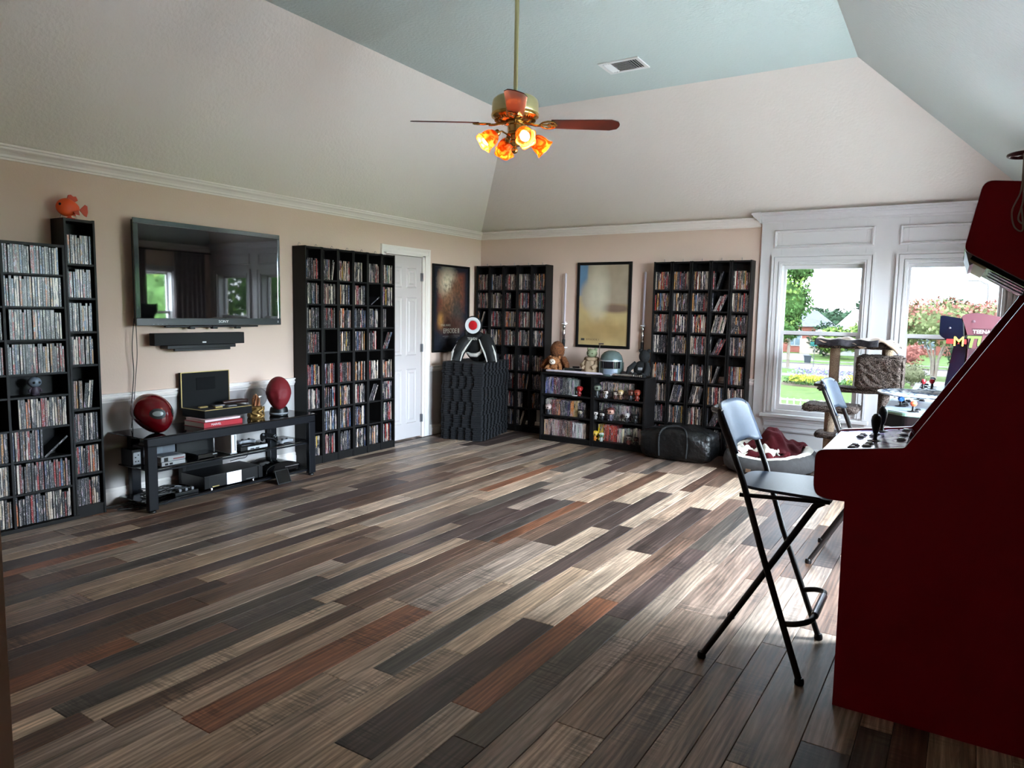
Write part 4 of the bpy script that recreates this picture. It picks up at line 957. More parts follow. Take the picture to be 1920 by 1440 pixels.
labs = ['thick black cable coiled at the end of the bottom shelf', 'second black cable looped over the bottom shelf', 'black controller cord bundled beside the receiver', 'thin grey cord on the bottom shelf', 'twisted black lead behind the front leg', 'black lead draped along the shelf edge']
for k in range(6):
    q = random.Random(40+k); pts = [(-4.80-q.uniform(0, 0.20), 2.83+q.uniform(0, 0.33), GB+0.006+0.06*q.random()*(0.3+0.7*q.random())) for _ in range(14)]
    tag(MB().tube(wave_path(pts, 6), 0.004, 6).build('shelf_cable', M_CORD if k != 3 else M_GREYPL, smooth=True), labs[k], 'cable', 'cables on the bottom shelf')
c = thing('power_strip', 'white plug heads on a black power strip among the cables', 'power strip')
MB().bx(-4.80, -4.75, 2.98, 3.17, GB, GB+0.025).build('strip', M_BLACK, c, bevel=0.004)
for y in (3.03, 3.08, 3.13): MB().bx(-4.785, -4.762, y-0.010, y+0.010, GB+0.025, GB+0.046).build('plug', M_GREYPL, c, bevel=0.003)
tag(MB().tube(wave_path([(-5.12, 3.88, 0.30), (-5.11, 3.89, 0.22), (-5.10, 3.86, 0.17), (-5.05, 3.74, 0.18), (-5.04, 3.66, GB+0.115)]), 0.0032, 6).build('receiver_cord', M_CORD, smooth=True), 'black cord rising from the receiver up the pale wall', 'cord')
# ================================================================== POSTERS
def framed(name, lab, plane, u0, u1, z0, z1, fw, inset_m, sgn_v):
    """plane(u, v, z) -> world, v measured out of the wall into the room."""
    t = thing(name, lab, 'poster')
    def bxp(mb, a, b, v0, v1, c, d):
        vs = [plane(a,v0,c),plane(b,v0,c),plane(b,v1,c),plane(a,v1,c),plane(a,v0,d),plane(b,v0,d),plane(b,v1,d),plane(a,v1,d)]
        mb.add(vs, [(3,2,1,0),(4,5,6,7),(0,1,5,4),(1,2,6,5),(2,3,7,6),(3,0,4,7)])
    mb = MB(); bxp(mb, u0, u0+fw, 0.002, 0.026, z0, z1); bxp(mb, u1-fw, u1, 0.002, 0.026, z0, z1); bxp(mb, u0+fw, u1-fw, 0.002, 0.026, z0, z0+fw); bxp(mb, u0+fw, u1-fw, 0.002, 0.026, z1-fw, z1)
    mb.build('frame', M_BLACK, t, bevel=0.003)
    mb = MB(); bxp(mb, u0+fw, u1-fw, 0.004, 0.012, z0+fw, z1-fw); mb.build('print', inset_m, t)
    mb = MB(); bxp(mb, u0+fw, u1-fw, 0.015, 0.017, z0+fw, z1-fw); mb.build('glazing', M_GLASS, t)
    return t
def art(name, bg, blobs, nscale, uax, noise_amt=0.25):
    """Abstract print: soft coloured fields on a ground. blobs = (u, z, ru, rz, soft, colour)."""
    m = bpy.data.materials.new(name); m.use_nodes = True; t = m.node_tree; p = t.nodes['Principled BSDF']; N = t.nodes.new; L = t.links.new
    tc = N('ShaderNodeTexCoord'); nz = N('ShaderNodeTexNoise'); nz.inputs['Scale'].default_value = nscale; nz.inputs['Detail'].default_value = 5
    L(tc.outputs['Object'], nz.inputs['Vector'])
    sep = N('ShaderNodeSeparateXYZ'); L(tc.outputs['Object'], sep.inputs[0]); U = sep.outputs[uax]; Z = sep.outputs[2]
    def math_(op, a, b):
        k = N('ShaderNodeMath'); k.operation = op
        for i, q in enumerate((a, b)):
            if isinstance(q, (int, float)): k.inputs[i].default_value = q
            else: L(q, k.inputs[i])
        return k.outputs[0]
    col = None
    for (u, z, ru, rz, soft, c, shape) in blobs:
        du = math_('DIVIDE', math_('SUBTRACT', U, u), ru); dz = math_('DIVIDE', math_('SUBTRACT', Z, z), rz)
        if shape == 'o': dd = math_('SQRT', math_('ADD', math_('MULTIPLY', du, du), math_('MULTIPLY', dz, dz)), 0.0)
        else: dd = math_('MAXIMUM', math_('ABSOLUTE', du, 0.0), math_('ABSOLUTE', dz, 0.0))
        dd = math_('ADD', dd, math_('MULTIPLY', math_('SUBTRACT', nz.outputs['Fac'], 0.5), noise_amt*4*soft+0.02))
        r = N('ShaderNodeMapRange'); r.inputs['From Min'].default_value = 1+soft; r.inputs['From Max'].default_value = 1-soft; L(dd, r.inputs['Value'])
        x = N('ShaderNodeMix'); x.data_type = 'RGBA'; L(r.outputs[0], x.inputs[0]); x.inputs[7].default_value = c
        if col is None: x.inputs[6].default_value = bg
        else: L(col, x.inputs[6])
        col = x.outputs[2]
    mm = N('ShaderNodeMapRange'); mm.inputs['From Min'].default_value = 0.3; mm.inputs['From Max'].default_value = 0.7; mm.inputs['To Min'].default_value = 1-noise_amt; mm.inputs['To Max'].default_value = 1+noise_amt
    L(nz.outputs['Fac'], mm.inputs['Value']); vm = N('ShaderNodeVectorMath'); vm.operation = 'SCALE'; L(col, vm.inputs[0]); L(mm.outputs[0], vm.inputs['Scale'])
    L(vm.outputs[0], p.inputs['Base Color']); p.inputs['Roughness'].default_value = 0.5
    return m
a1 = art('dark_warm_abstract_print', S(22, 22, 34), [
    (6.83, 1.68, 0.25, 0.22, 0.18, S(120, 58, 44), 'b'), (6.76, 1.78, 0.16, 0.16, 0.5, S(190, 170, 150), 'o'), (6.93, 1.70, 0.12, 0.15, 0.4, S(110, 70, 52), 'o'),
    (6.80, 1.52, 0.14, 0.18, 0.4, S(140, 96, 72), 'o'), (6.72, 1.40, 0.14, 0.16, 0.5, S(92, 58, 40), 'o'), (6.94, 1.42, 0.12, 0.2, 0.5, S(66, 54, 50), 'o'), (6.82, 1.28, 0.24, 0.10, 0.5, S(84, 48, 40), 'o'),
    (6.62, 1.34, 0.05, 0.08, 0.6, S(160, 110, 60), 'o')], 22, 1, 0.5)
po = framed('framed_poster', 'dark film poster with warm brown shapes in a black frame by the door', lambda u, v, z: (XL+v, u, z), 6.462, 7.188, 0.968, 1.999, 0.026, a1, 1)
text('EPISODE II', 'poster_title', 0.082, (XL+0.0135, 6.83, 1.215), FACE_PX, mat('poster_pale_ink', S(196, 186, 172), 0.6), po, 0.0002, sx=0.86, label='pale poster lettering')
text('STAR WARS', 'poster_overline', 0.036, (XL+0.0135, 6.72, 1.285), FACE_PX, MATS['poster_pale_ink'], po, 0.0002)
MB().bx(XL+0.0125, XL+0.0132, 6.66, 7.0, 1.150, 1.158).bx(XL+0.0125, XL+0.0132, 6.70, 6.96, 1.132, 1.138).build('credit_line', mat('poster_dim_ink', S(110, 100, 98), 0.6), po)
a2 = art('sand_abstract_print', S(196, 164, 116), [
    (-3.66, 1.86, 0.20, 0.20, 0.04, S(100, 130, 162), 'b'), (-3.36, 1.86, 0.27, 0.30, 0.05, S(168, 146, 126), 'b'), (-3.62, 1.66, 0.10, 0.16, 0.3, S(176, 156, 138), 'o'), (-3.28, 1.52, 0.20, 0.05, 0.35, S(130, 100, 84), 'o'),
    (-3.50, 1.70, 0.12, 0.28, 0.5, S(204, 188, 168), 'o'), (-3.42, 1.25, 0.40, 0.12, 0.5, S(178, 142, 94), 'o')], 7, 0, 0.10)
po = framed('framed_poster', 'sand coloured film poster with a blue corner in a black frame above the low bookcase', lambda u, v, z: (u, YB-v, z), -3.766, -3.086, 1.062, 2.043, 0.032, a2, 1)
text('EPISODE I', 'poster_title', 0.030, (-3.55, YB-0.0135, 1.155), FACE_NY, mat('poster_brown_ink', S(110, 82, 58), 0.6), po, 0.0002, sx=1.3, label='small brown lettering')
MB().bx(-3.70, -3.655, YB-0.0132, YB-0.0125, 1.142, 1.168).build('poster_emblem', mat('poster_dark_ink', S(70, 62, 56), 0.6), po)

# ================================================================== TOY SWORDS
M_BLADETUBE = mat('pale_translucent_tube', S(198, 186, 194), 0.3, trans=0.2)
def sword(loc, M, lab, ridged=False):
    t = thing('toy_sword', lab, 'toy sword', loc)
    MB().lathe([(0.011, 0.26), (0.0125, 0.262), (0.0125, 0.85), (0.009, 0.866), (0.0, 0.870)], 16, (0, 0, 0), M).build('blade', M_BLADETUBE, t, smooth=True)
    prof = [(0.014, 0.0), (0.017, 0.004), (0.017, 0.09)]
    MB().lathe(prof+[(0.015, 0.095)], 16, (0, 0, 0), M).build('grip', M_BLACK, t, smooth=True)
    MB().lathe([(0.015, 0.094), (0.017, 0.10), (0.015, 0.13), (0.018, 0.135), (0.018, 0.18), (0.014, 0.19), (0.014, 0.215), (0.021, 0.228), (0.021, 0.248), (0.014, 0.262)], 16, (0, 0, 0), M).build('emitter', M_CHROME, t, smooth=True)
    for k in range(5):
        MB().lathe([(0.0175, 0.012+0.016*k), (0.0195, 0.015+0.016*k), (0.0195, 0.020+0.016*k), (0.0175, 0.023+0.016*k)], 14, (0, 0, 0), M).build('grip_ring', M_CHROME if ridged else M_BLACK, t, smooth=True)
    return t
for (x, lab) in ((-3.912, 'toy light sword upright on the wall between the corner towers and sand poster'), (-2.925, 'toy light sword upright on the wall between the sand poster and window towers')):
    s = sword((x, YB-0.045, 1.055), Matrix.Rotation(0.012, 4, 'Y'), lab); s['group'] = 'swords on the wall'
    MB().bx(-0.03, 0.03, -0.022, 0.045, -0.012, -0.001).build('wall_bracket', M_WHITEPL, s, bevel=0.003)
    MB().bx(-0.022, 0.022, -0.02, 0.045, 0.272, 0.282).bx(-0.006, 0.006, 0.01, 0.045, 0.26, 0.30).build('wall_clip', M_WHITEPL, s, bevel=0.002)

# ================================================================== LOW BOOKCASES
LT = 0.785; LY0, LY1 = 6.955, 7.262
LZ = [0.540, 0.300, 0.062]
units = []
for (x0, x1, lab) in ((-3.955, -3.300, 'low black bookcase under the sand poster, the one nearer the foam mats'), (-3.298, -2.690, 'low black bookcase with toy figures, the one nearer the window towers')):
    u = thing('low_bookcase', lab, 'bookcase', (0, 0, 0), 0, 'low bookcases'); units.append(u)
    for (a, b) in ((x0, x0+0.02), (x1-0.02, x1)): MB().bx(a, b, LY0, LY1, 0, LT-0.02).build('side_panel', M_BLACKWOOD, u, bevel=0.001)
    MB().bx(x0, x1, LY0-0.003, LY1, LT-0.02, LT).build('top_panel', M_BLACKWOOD, u, bevel=0.002)
    MB().bx(x0+0.02, x1-0.02, LY1-0.006, LY1, 0.04, LT-0.02).build('back_panel', M_BLACKWOOD, u)
    for z in LZ: MB().bx(x0+0.02, x1-0.02, LY0+0.004, LY1-0.006, z-0.018, z).build('shelf', M_BLACKWOOD, u)
    MB().bx(x0+0.02, x1-0.02, LY0+0.01, LY0+0.022, 0, 0.044).build('plinth', M_BLACKWOOD, u)
br = random.Random(77)
def book_mesh(th, h, d):
    o = MB().bx(-th/2, th/2, 0, d, 0, h).build('book', M_SPINE); me = o.data; bpy.data.objects.remove(o); return me
BM = {}
def book(x, z, th, h, col, lab, lean=0.0, y=LY0+0.03):
    key = (round(th, 4), round(h, 3)); 
    if key not in BM: BM[key] = book_mesh(th, h, 0.15)
    o = bpy.data.objects.new('book', BM[key]); COL.objects.link(o); o.matrix_world = Matrix.Translation((x, y, z)) @ Matrix.Rotation(lean, 4, 'Y')
    o.color = col; tag(o, lab, 'book', 'books in the low bookcases'); return o
def shelf_books(x0, x1, z, runs, where, y=LY0+0.055):
    x = x0; k = 0
    for (n, th, h, cols, name) in runs:
        for j in range(n):
            t = th*br.choice((0.9, 1.0, 1.1)); hh = h*br.choice((0.94, 0.97, 1.0))
            if x+t > x1: return
            c = S(*[min(255, max(0, q+br.randint(-14, 14))) for q in br.choice(cols)])
            k += 1; book(x+t/2, z, t, hh, c, '%s book, %s along the %s' % (name, ORD[min(k-1, 39)], where), y=y); x += t+0.0006
DK = [(40, 42, 54), (60, 56, 60), (34, 34, 38), (92, 84, 80)]; BL = [(92, 96, 132), (78, 80, 120)]; RD = [(110, 52, 48), (84, 40, 40)]; WH = [(200, 182, 176), (186, 170, 164), (210, 196, 188)]; OR = [(176, 116, 64), (160, 110, 70)]; GR = [(120, 118, 112), (150, 144, 134)]
A0, A1 = -3.935, -3.320; B0, B1 = -3.278, -2.710
shelf_books(A0+0.015, -3.52, LZ[0], [(5, 0.022, 0.19, BL, 'blue grey'), (3, 0.016, 0.19, RD, 'dull red'), (9, 0.015, 0.19, DK, 'dark'), (6, 0.013, 0.18, GR, 'grey')], 'upper shelf nearer the mats')
shelf_books(A0+0.02, A1, LZ[1], [(4, 0.018, 0.18, GR, 'grey'), (4, 0.02, 0.175, RD, 'dull red'), (2, 0.024, 0.18, OR, 'orange brown'), (7, 0.018, 0.175, DK, 'dark'), (2, 0.045, 0.18, OR, 'thick tan'), (5, 0.018, 0.17, DK, 'dark')], 'middle shelf nearer the mats')
shelf_books(A0+0.01, A1, LZ[2], [(12, 0.017, 0.185, [(150, 120, 106), (130, 98, 88), (164, 138, 122)], 'pinkish brown'), (9, 0.017, 0.185, [(120, 80, 70), (104, 72, 66)], 'reddish brown'), (8, 0.02, 0.175, WH, 'pale pink')], 'bottom shelf nearer the mats')
shelf_books(B0+0.02, B1, LZ[0], [(26, 0.014, 0.175, [(96, 86, 70), (150, 120, 90), (60, 56, 52), (120, 116, 110)], 'thin mottled')], 'upper shelf behind the toy figures', LY0+0.10)
shelf_books(B0+0.02, B1, LZ[1], [(14, 0.017, 0.18, DK, 'dark'), (4, 0.026, 0.175, GR, 'grey'), (8, 0.017, 0.175, DK, 'dark')], 'middle shelf behind the toy figures', LY0+0.10)
shelf_books(B0+0.02, B1, LZ[2], [(3, 0.019, 0.185, [(186, 160, 40)], 'yellow'), (7, 0.022, 0.185, [(176, 64, 36), (160, 50, 34)], 'orange red'), (4, 0.02, 0.16, WH, 'pale'), (5, 0.02, 0.17, GR, 'grey'), (4, 0.02, 0.18, WH, 'pale')], 'bottom shelf behind the toy figures', LY0+0.09)

# ---- vinyl toy figures
def toy(x, z, h, skin, body, hair, lab, y=LY0+0.038, cap=True):
    t = thing('toy_figure', lab, 'toy figure', (x, y, z), br.uniform(-0.2, 0.2), 'toy figures in the low bookcases')
    k = h/0.1
    ms = mat('toy_%d_%d_%d' % skin, S(*[int(q*0.82) for q in skin]), 0.4); mbod = mat('toy_%d_%d_%d' % body, S(*[int(q*0.8) for q in body]), 0.4); mh_ = mat('toy_%d_%d_%d' % hair, S(*[int(q*0.8) for q in hair]), 0.45)
    def sq(d):
        q = d.copy(); m = max(abs(q.x), abs(q.y), abs(q.z)); return q*(0.72+0.28/ max(m, 0.6)*0.82)
    MB().ell((0, 0, 0.068*k), (0.029*k, 0.025*k, 0.025*k), 16, 10, sq).build('head', ms, t, smooth=True, sharp=180)
    MB().lathe([(0.010*k, 0.0), (0.014*k, 0.012*k), (0.016*k, 0.028*k), (0.012*k, 0.044*k), (0.006*k, 0.048*k)], 12).build('body', mbod, t, smooth=True)
    for s in (-1, 1):
        MB().ell((s*0.009*k, -0.004*k, 0.006*k), (0.009*k, 0.013*k, 0.0065*k), 10, 6).build('foot', mbod, t, smooth=True)
        MB().tube([(s*0.013*k, 0, 0.040*k), (s*0.021*k, -0.003*k, 0.028*k), (s*0.022*k, -0.006*k, 0.018*k)], 0.0052*k, 8).build('arm', mbod, t, smooth=True)
        MB().ell((s*0.0125*k, -0.0245*k, 0.066*k), (0.0062*k, 0.003*k, 0.0062*k), 10, 6).build('eye', M_BLACK, t, smooth=True)
    if cap: MB().ell((0, 0.003*k, 0.073*k), (0.0315*k, 0.0275*k, 0.0265*k), 16, 10, lambda d: sq(Vector((d.x, d.y if d.z > 0.25 else max(d.y, -0.1), max(d.z, -0.2 if d.y > -0.2 else 0.34))))).build('hair', mh_, t, smooth=True)
FIG = [(-3.475, 0, 0.115, (190, 40, 36), (150, 30, 30), (160, 30, 30), 'all red toy figure on a white base beside the blue grey books'),
       (-3.262, 0, 0.165, (112, 120, 104), (52, 54, 56), (26, 28, 28), 'tall grey green toy figure at the end of the upper shelf'),
       (-3.155, 0, 0.10, (222, 208, 196), (176, 170, 170), (60, 40, 36), 'pale toy figure with dark hair next to the tall grey green one'),
       (-3.040, 0, 0.095, (214, 196, 180), (96, 60, 56), (52, 34, 32), 'dark haired toy figure midway along the upper shelf'),
       (-2.985, 0, 0.11, (222, 196, 160), (120, 84, 60), (204, 170, 110), 'fair haired toy figure midway along the upper shelf'),
       (-2.868, 0, 0.12, (110, 60, 46), (40, 38, 40), (80, 40, 32), 'brown faced toy figure with a dark body on the upper shelf'),
       (-2.795, 0, 0.125, (168, 66, 44), (140, 50, 38), (150, 56, 40), 'orange red toy figure at the window end of the upper shelf'),
       (-3.868, 1, 0.125, (224, 196, 186), (52, 50, 58), (200, 170, 164), 'pale pink headed toy figure on the middle shelf nearer the mats'),
       (-3.460, 1, 0.095, (176, 160, 140), (44, 42, 40), (24, 24, 24), 'small dark toy figure before the thick tan books'),
       (-3.270, 1, 0.10, (226, 212, 204), (176, 172, 168), (40, 34, 34), 'white faced toy figure, first along the middle shelf'),
       (-3.190, 1, 0.09, (206, 196, 188), (44, 44, 48), (30, 28, 30), 'small black and white toy figure, second along the middle shelf'),
       (-3.092, 1, 0.15, (206, 158, 140), (88, 82, 96), (96, 44, 42), 'bearded red capped toy figure, tallest of the middle shelf'),
       (-2.905, 1, 0.105, (196, 186, 180), (36, 34, 36), (206, 200, 196), 'white haired toy figure near the end of the middle shelf'),
       (-2.805, 1, 0.10, (60, 56, 54), (30, 30, 32), (26, 26, 28), 'black toy figure at the end of the middle shelf'),
       (-3.270, 2, 0.115, (226, 180, 70), (214, 130, 40), (232, 190, 60), 'golden yellow toy figure on the bottom shelf'),
       (-3.193, 2, 0.10, (110, 150, 116), (190, 196, 190), (222, 224, 218), 'green faced toy figure with white hair on the bottom shelf'),
       (-2.868, 2, 0.11, (206, 190, 182), (150, 90, 84), (60, 40, 40), 'pale toy figure before the grey books on the bottom shelf'),
       (-2.790, 2, 0.095, (120, 80, 78), (60, 50, 56), (50, 32, 34), 'dull red toy figure beside the black duffel bag')]
for (x, s, h, sk, bo, ha, lab) in FIG: toy(x, LZ[s], h, sk, bo, ha, lab)
tag(MB().lathe([(0.036, 0), (0.036, 0.004), (0, 0.004)], 20, (-3.53, LY0+0.04, LZ[0])).build('toy_stand', M_WHITEPL), 'thin white round toy stand at the shelf end beside the red figure', 'toy stand')
toy(-2.300+0, 0, 0.01, (1, 1, 1), (1, 1, 1), (1, 1, 1), 'x') if False else None
# the little figure in the wide disc rack
f = thing('toy_figure', 'blue grey headed toy figure alone in the empty bay of the wide rack', 'toy figure', (-5.02, 2.205, 0.862), PI/2)
MB().ell((0, 0, 0.088), (0.040, 0.034, 0.034), 18, 12).build('head', mat('toy_blue_grey', S(112, 124, 138), 0.4), f, smooth=True)
MB().lathe([(0.014, 0.0), (0.024, 0.014), (0.026, 0.034), (0.018, 0.056), (0.01, 0.06)], 14).build('body', mat('toy_plum', S(70, 60, 72), 0.5), f, smooth=True)
for s in (-1, 1):
    MB().ell((s*0.016, -0.031, 0.086), (0.008, 0.005, 0.008), 10, 6).build('eye', M_BLACK, f, smooth=True)
    MB().tube([(s*0.018, 0, 0.05), (s*0.034, -0.004, 0.035), (s*0.036, -0.01, 0.022)], 0.0075, 8).build('arm', MATS['toy_plum'], f, smooth=True)
    MB().ell((s*0.013, -0.006, 0.008), (0.012, 0.018, 0.008), 10, 6).build('foot', MATS['toy_plum'], f, smooth=True)

# ================================================================== ON TOP OF THE LOW BOOKCASES
M_FURB = mat('brown_plush', S(112, 66, 36), 0.95, noise=(60, 0.5), bump=(90, 0.9, (1, 1, 1), 0.02))
M_FURL = mat('light_brown_plush', S(146, 94, 56), 0.95, noise=(60, 0.4), bump=(90, 0.8, (1, 1, 1), 0.02))
M_CREAM = mat('cream_plush', S(214, 200, 184), 0.95, sheen=0.4)
p = thing('plush_bear', 'small brown plush bear with a cream muzzle on the bookcase end', 'plush toy', (-3.835, 7.07, LT))
MB().ell((0, 0.01, 0.055), (0.070, 0.060, 0.060), 20, 12).build('body', M_FURL, p, smooth=True)
MB().ell((0, -0.02, 0.125), (0.066, 0.055, 0.055), 20, 12).build('head', M_FURL, p, smooth=True)
MB().ell((0, -0.062, 0.120), (0.040, 0.022, 0.032), 16, 10).build('muzzle', M_CREAM, p, smooth=True)
for s in (-1, 1):
    MB().ell((s*0.058, -0.01, 0.165), (0.022, 0.012, 0.022), 12, 8).build('ear', M_FURL, p, smooth=True)
    MB().ell((s*0.018, -0.083, 0.126), (0.006, 0.004, 0.006), 8, 6).build('eye', M_BLACK, p, smooth=True)
    MB().tube([(s*0.055, 0, 0.085), (s*0.085, -0.03, 0.05), (s*0.095, -0.05, 0.025)], [0.024, 0.022, 0.022], 10).build('arm', M_FURL, p, smooth=True)
    MB().ell((s*0.045, -0.055, 0.024), (0.026, 0.04, 0.024), 12, 8).build('leg', M_FURL, p, smooth=True)
MB().ell((0, -0.085, 0.113), (0.007, 0.004, 0.005), 8, 6).build('nose', M_BLACK, p, smooth=True)
p = thing('plush_dog', 'tall shaggy dark brown plush toy sitting behind the small bear', 'plush toy', (-3.86, 7.17, LT))
def shag(d):
    a = math.atan2(d.y, d.x); return d*(1+0.03*math.sin(a*14+d.z*9)+0.03*math.sin(d.z*26+a*3))
MB().ell((0, 0, 0.24), (0.085, 0.070, 0.105), 40, 26, shag).build('head', M_FURB, p, smooth=True, sharp=180)
MB().ell((0, 0, 0.095), (0.105, 0.066, 0.100), 36, 20, shag).build('body', M_FURB, p, smooth=True, sharp=180)
for s in (-1, 1): MB().tube([(s*0.08, -0.01, 0.15), (s*0.14, -0.04, 0.09), (s*0.165, -0.06, 0.03)], [0.038, 0.034, 0.03], 12).build('arm', M_FURB, p, smooth=True)
MB().tube([(-0.085, -0.03, 0.185), (-0.01, -0.072, 0.11), (0.08, -0.06, 0.04)], 0.012, 8).build('strap', mat('dark_brown_leather', S(44, 30, 26), 0.5), p, smooth=True)
t = thing('toy_crossbow', 'black toy blaster lying behind the pale sword', 'toy', (-3.60, 7.06, LT))
MB().tube([(-0.09, 0, 0.035), (0.16, 0.0, 0.040)], 0.014, 10).build('barrel', M_BLACK, t, smooth=True)
MB().bx(-0.10, 0.03, -0.014, 0.014, 0.010, 0.055).build('stock', mat('toy_black_olive', S(30, 32, 28), 0.5), t, bevel=0.005)
MB().bx(-0.02, 0.005, -0.01, 0.01, 0.0, 0.02).build('grip', M_BLACK, t, bevel=0.004)
MB().tube([(0.0, 0, 0.068), (0.08, 0, 0.070)], 0.010, 10).build('scope', M_BLACK, t, smooth=True)
p = thing('robed_plush', 'sage coloured plush bear wrapped in a tan cloth robe beside the grey helmet', 'plush toy', (-3.385, 7.10, LT))
M_ROBE = mat('tan_cloth', S(150, 128, 104), 0.9, bump=(50, 0.4))
def robe(a, q): return 1+0.05*math.sin(7*a+q)+0.03*math.sin(13*a-q*2)
MB().lathe([(0.10, 0.0), (0.105, 0.03), (0.095, 0.08), (0.08, 0.13), (0.062, 0.165), (0.05, 0.18)], 48, (0, 0, 0), None, robe).build('robe', M_ROBE, p, smooth=True, thick=0.006, sharp=180)
MB().lathe([(0.062, 0.150), (0.078, 0.160), (0.080, 0.178), (0.066, 0.190), (0.05, 0.186)], 36, (0, -0.004, 0), None, robe).build('collar', M_ROBE, p, smooth=True, thick=0.005, sharp=180)
M_PALEG = mat('sage_plush', S(128, 134, 104), 0.9)
MB().ell((0, -0.005, 0.232), (0.062, 0.052, 0.050), 22, 14).build('head', M_PALEG, p, smooth=True)
for s in (-1, 1):
    MB().ell((s*0.044, 0.004, 0.276), (0.020, 0.012, 0.020), 14, 8).build('ear', M_PALEG, p, smooth=True)
    MB().ell((s*0.024, -0.050, 0.232), (0.007, 0.005, 0.007), 10, 8).build('eye', M_GLOSSBLACK, p, smooth=True)
    MB().tube([(s*0.06, -0.03, 0.14), (s*0.085, -0.07, 0.10), (s*0.05, -0.10, 0.075)], [0.026, 0.026, 0.022], 10).build('sleeve', M_ROBE, p, smooth=True)
h = thing('grey_helmet', 'grey green full helmet with a dark visor on the low bookcase', 'helmet', (-3.145, 7.09, LT), math.radians(20))
M_HELM = mat('grey_green_shell', S(84, 96, 94), 0.25, noise=(20, 0.12), metal=0.2)
def dome(d):
    q = d.copy()
    if q.z < 0: q.x = d.x/max(0.35, math.sqrt(max(1e-4, 1-d.z*d.z)))*0.98 if abs(d.z) < 0.95 else d.x; q.y = d.y/max(0.35, math.sqrt(max(1e-4, 1-d.z*d.z)))*0.98 if abs(d.z) < 0.95 else d.y
    return q
MB().lathe([(0.0, 0.275), (0.04, 0.272), (0.08, 0.255), (0.110, 0.222), (0.124, 0.18), (0.127, 0.13), (0.127, 0.03), (0.120, 0.0), (0.10, 0.0)], 36).build('shell', M_HELM, h, smooth=True, sharp=60)
def band(z0, z1, a0, a1, r, n=20):
    mb = MB(); vs = []
    for i in range(n+1):
        a = math.radians(a0+(a1-a0)*i/n)
        for (rr, z) in ((r, z0), (r, z1), (r-0.012, z1), (r-0.012, z0)): vs.append((rr*math.cos(a), rr*math.sin(a), z))
    fs = [(i*4+k, i*4+(k+1) % 4, i*4+4+(k+1) % 4, i*4+4+k) for i in range(n) for k in range(4)]+[(0, 1, 2, 3), tuple(n*4+k for k in (3, 2, 1, 0))]
    return mb.add(vs, fs)
band(0.085, 0.165, -140, -40, 0.1315).build('visor', mat('dark_visor', S(16, 16, 20), 0.12), h, smooth=True)
band(0.160, 0.172, -150, -30, 0.133).build('visor_rim', mat('pale_worn_rim', S(150, 158, 160), 0.3, metal=0.4), h, smooth=True)
band(0.02, 0.078, -125, -55, 0.132).build('chin_plate', mat('blue_grey_plate', S(104, 114, 128), 0.3), h, smooth=True)
for a in (-170, -10): band(0.03, 0.15, a-12, a+12, 0.136).build('side_plate', mat('dark_green_plate', S(60, 70, 66), 0.35), h, smooth=True)
MB().tube([(-0.13, 0.0, 0.10), (-0.135, 0.0, 0.20), (-0.133, 0, 0.34)], 0.004, 8).bx(-0.145, -0.09, -0.012, 0.012, 0.335, 0.352).build('antenna', mat('dark_antenna', S(70, 54, 46), 0.4), h)
s = sword((-2.722, 6.985, LT+0.020), Matrix.Rotation(-PI/2, 4, 'Y') @ Matrix.Diagonal((1, 1, 1.36, 1)), 'long pale toy sword with a ridged handle lying along the bookcase edge', True)
p = thing('black_plush', 'black plush bear slumped at the window end of the low bookcase', 'plush toy', (-2.80, 7.12, LT))
M_BPL = mat('black_plush_fabric', S(10, 10, 11), 0.9, bump=(60, 0.4))
MB().ell((0, 0, 0.085), (0.095, 0.07, 0.095), 24, 14).build('body', M_BPL, p, smooth=True)
MB().ell((0.025, -0.005, 0.225), (0.060, 0.055, 0.070), 22, 14).build('head', M_BPL, p, smooth=True)
for s_ in (-1, 1): MB().ell((0.025+s_*0.046, 0.0, 0.285), (0.022, 0.012, 0.022), 12, 8).build('ear', M_BPL, p, smooth=True)
for s_ in (-1, 1):
    MB().tube([(s_*0.06, -0.02, 0.15), (s_*0.10-0.02, -0.06, 0.09), (s_*0.10-0.03, -0.09, 0.03)], [0.03, 0.028, 0.026], 10).build('arm', M_BPL, p, smooth=True)
    MB().ell((s_*0.05, -0.09, 0.028), (0.03, 0.055, 0.028), 14, 8).build('leg', M_BPL, p, smooth=True)
MB().bx(-0.02, 0.03, -0.075, -0.066, 0.08, 0.11).build('chest_patch', M_GREYPL, p, bevel=0.003)
t = thing('binocular_toy', 'small pair of black goggles beside the ridged sword handle', 'goggles', (-2.94, 7.06, LT))
for s_ in (-1, 1): MB().lathe([(0.026, 0), (0.030, 0.006), (0.030, 0.03), (0.024, 0.036), (0, 0.036)], 18, (0, 0, 0), Matrix.Translation((s_*0.034, 0, 0.031)) @ Matrix.Rotation(PI/2, 4, 'X')).build('eyepiece', mat('brown_black_leather', S(36, 28, 26), 0.4), t, smooth=True)
MB().bx(-0.012, 0.012, -0.02, -0.008, 0.026, 0.036).build('bridge', M_STEEL, t, bevel=0.002)

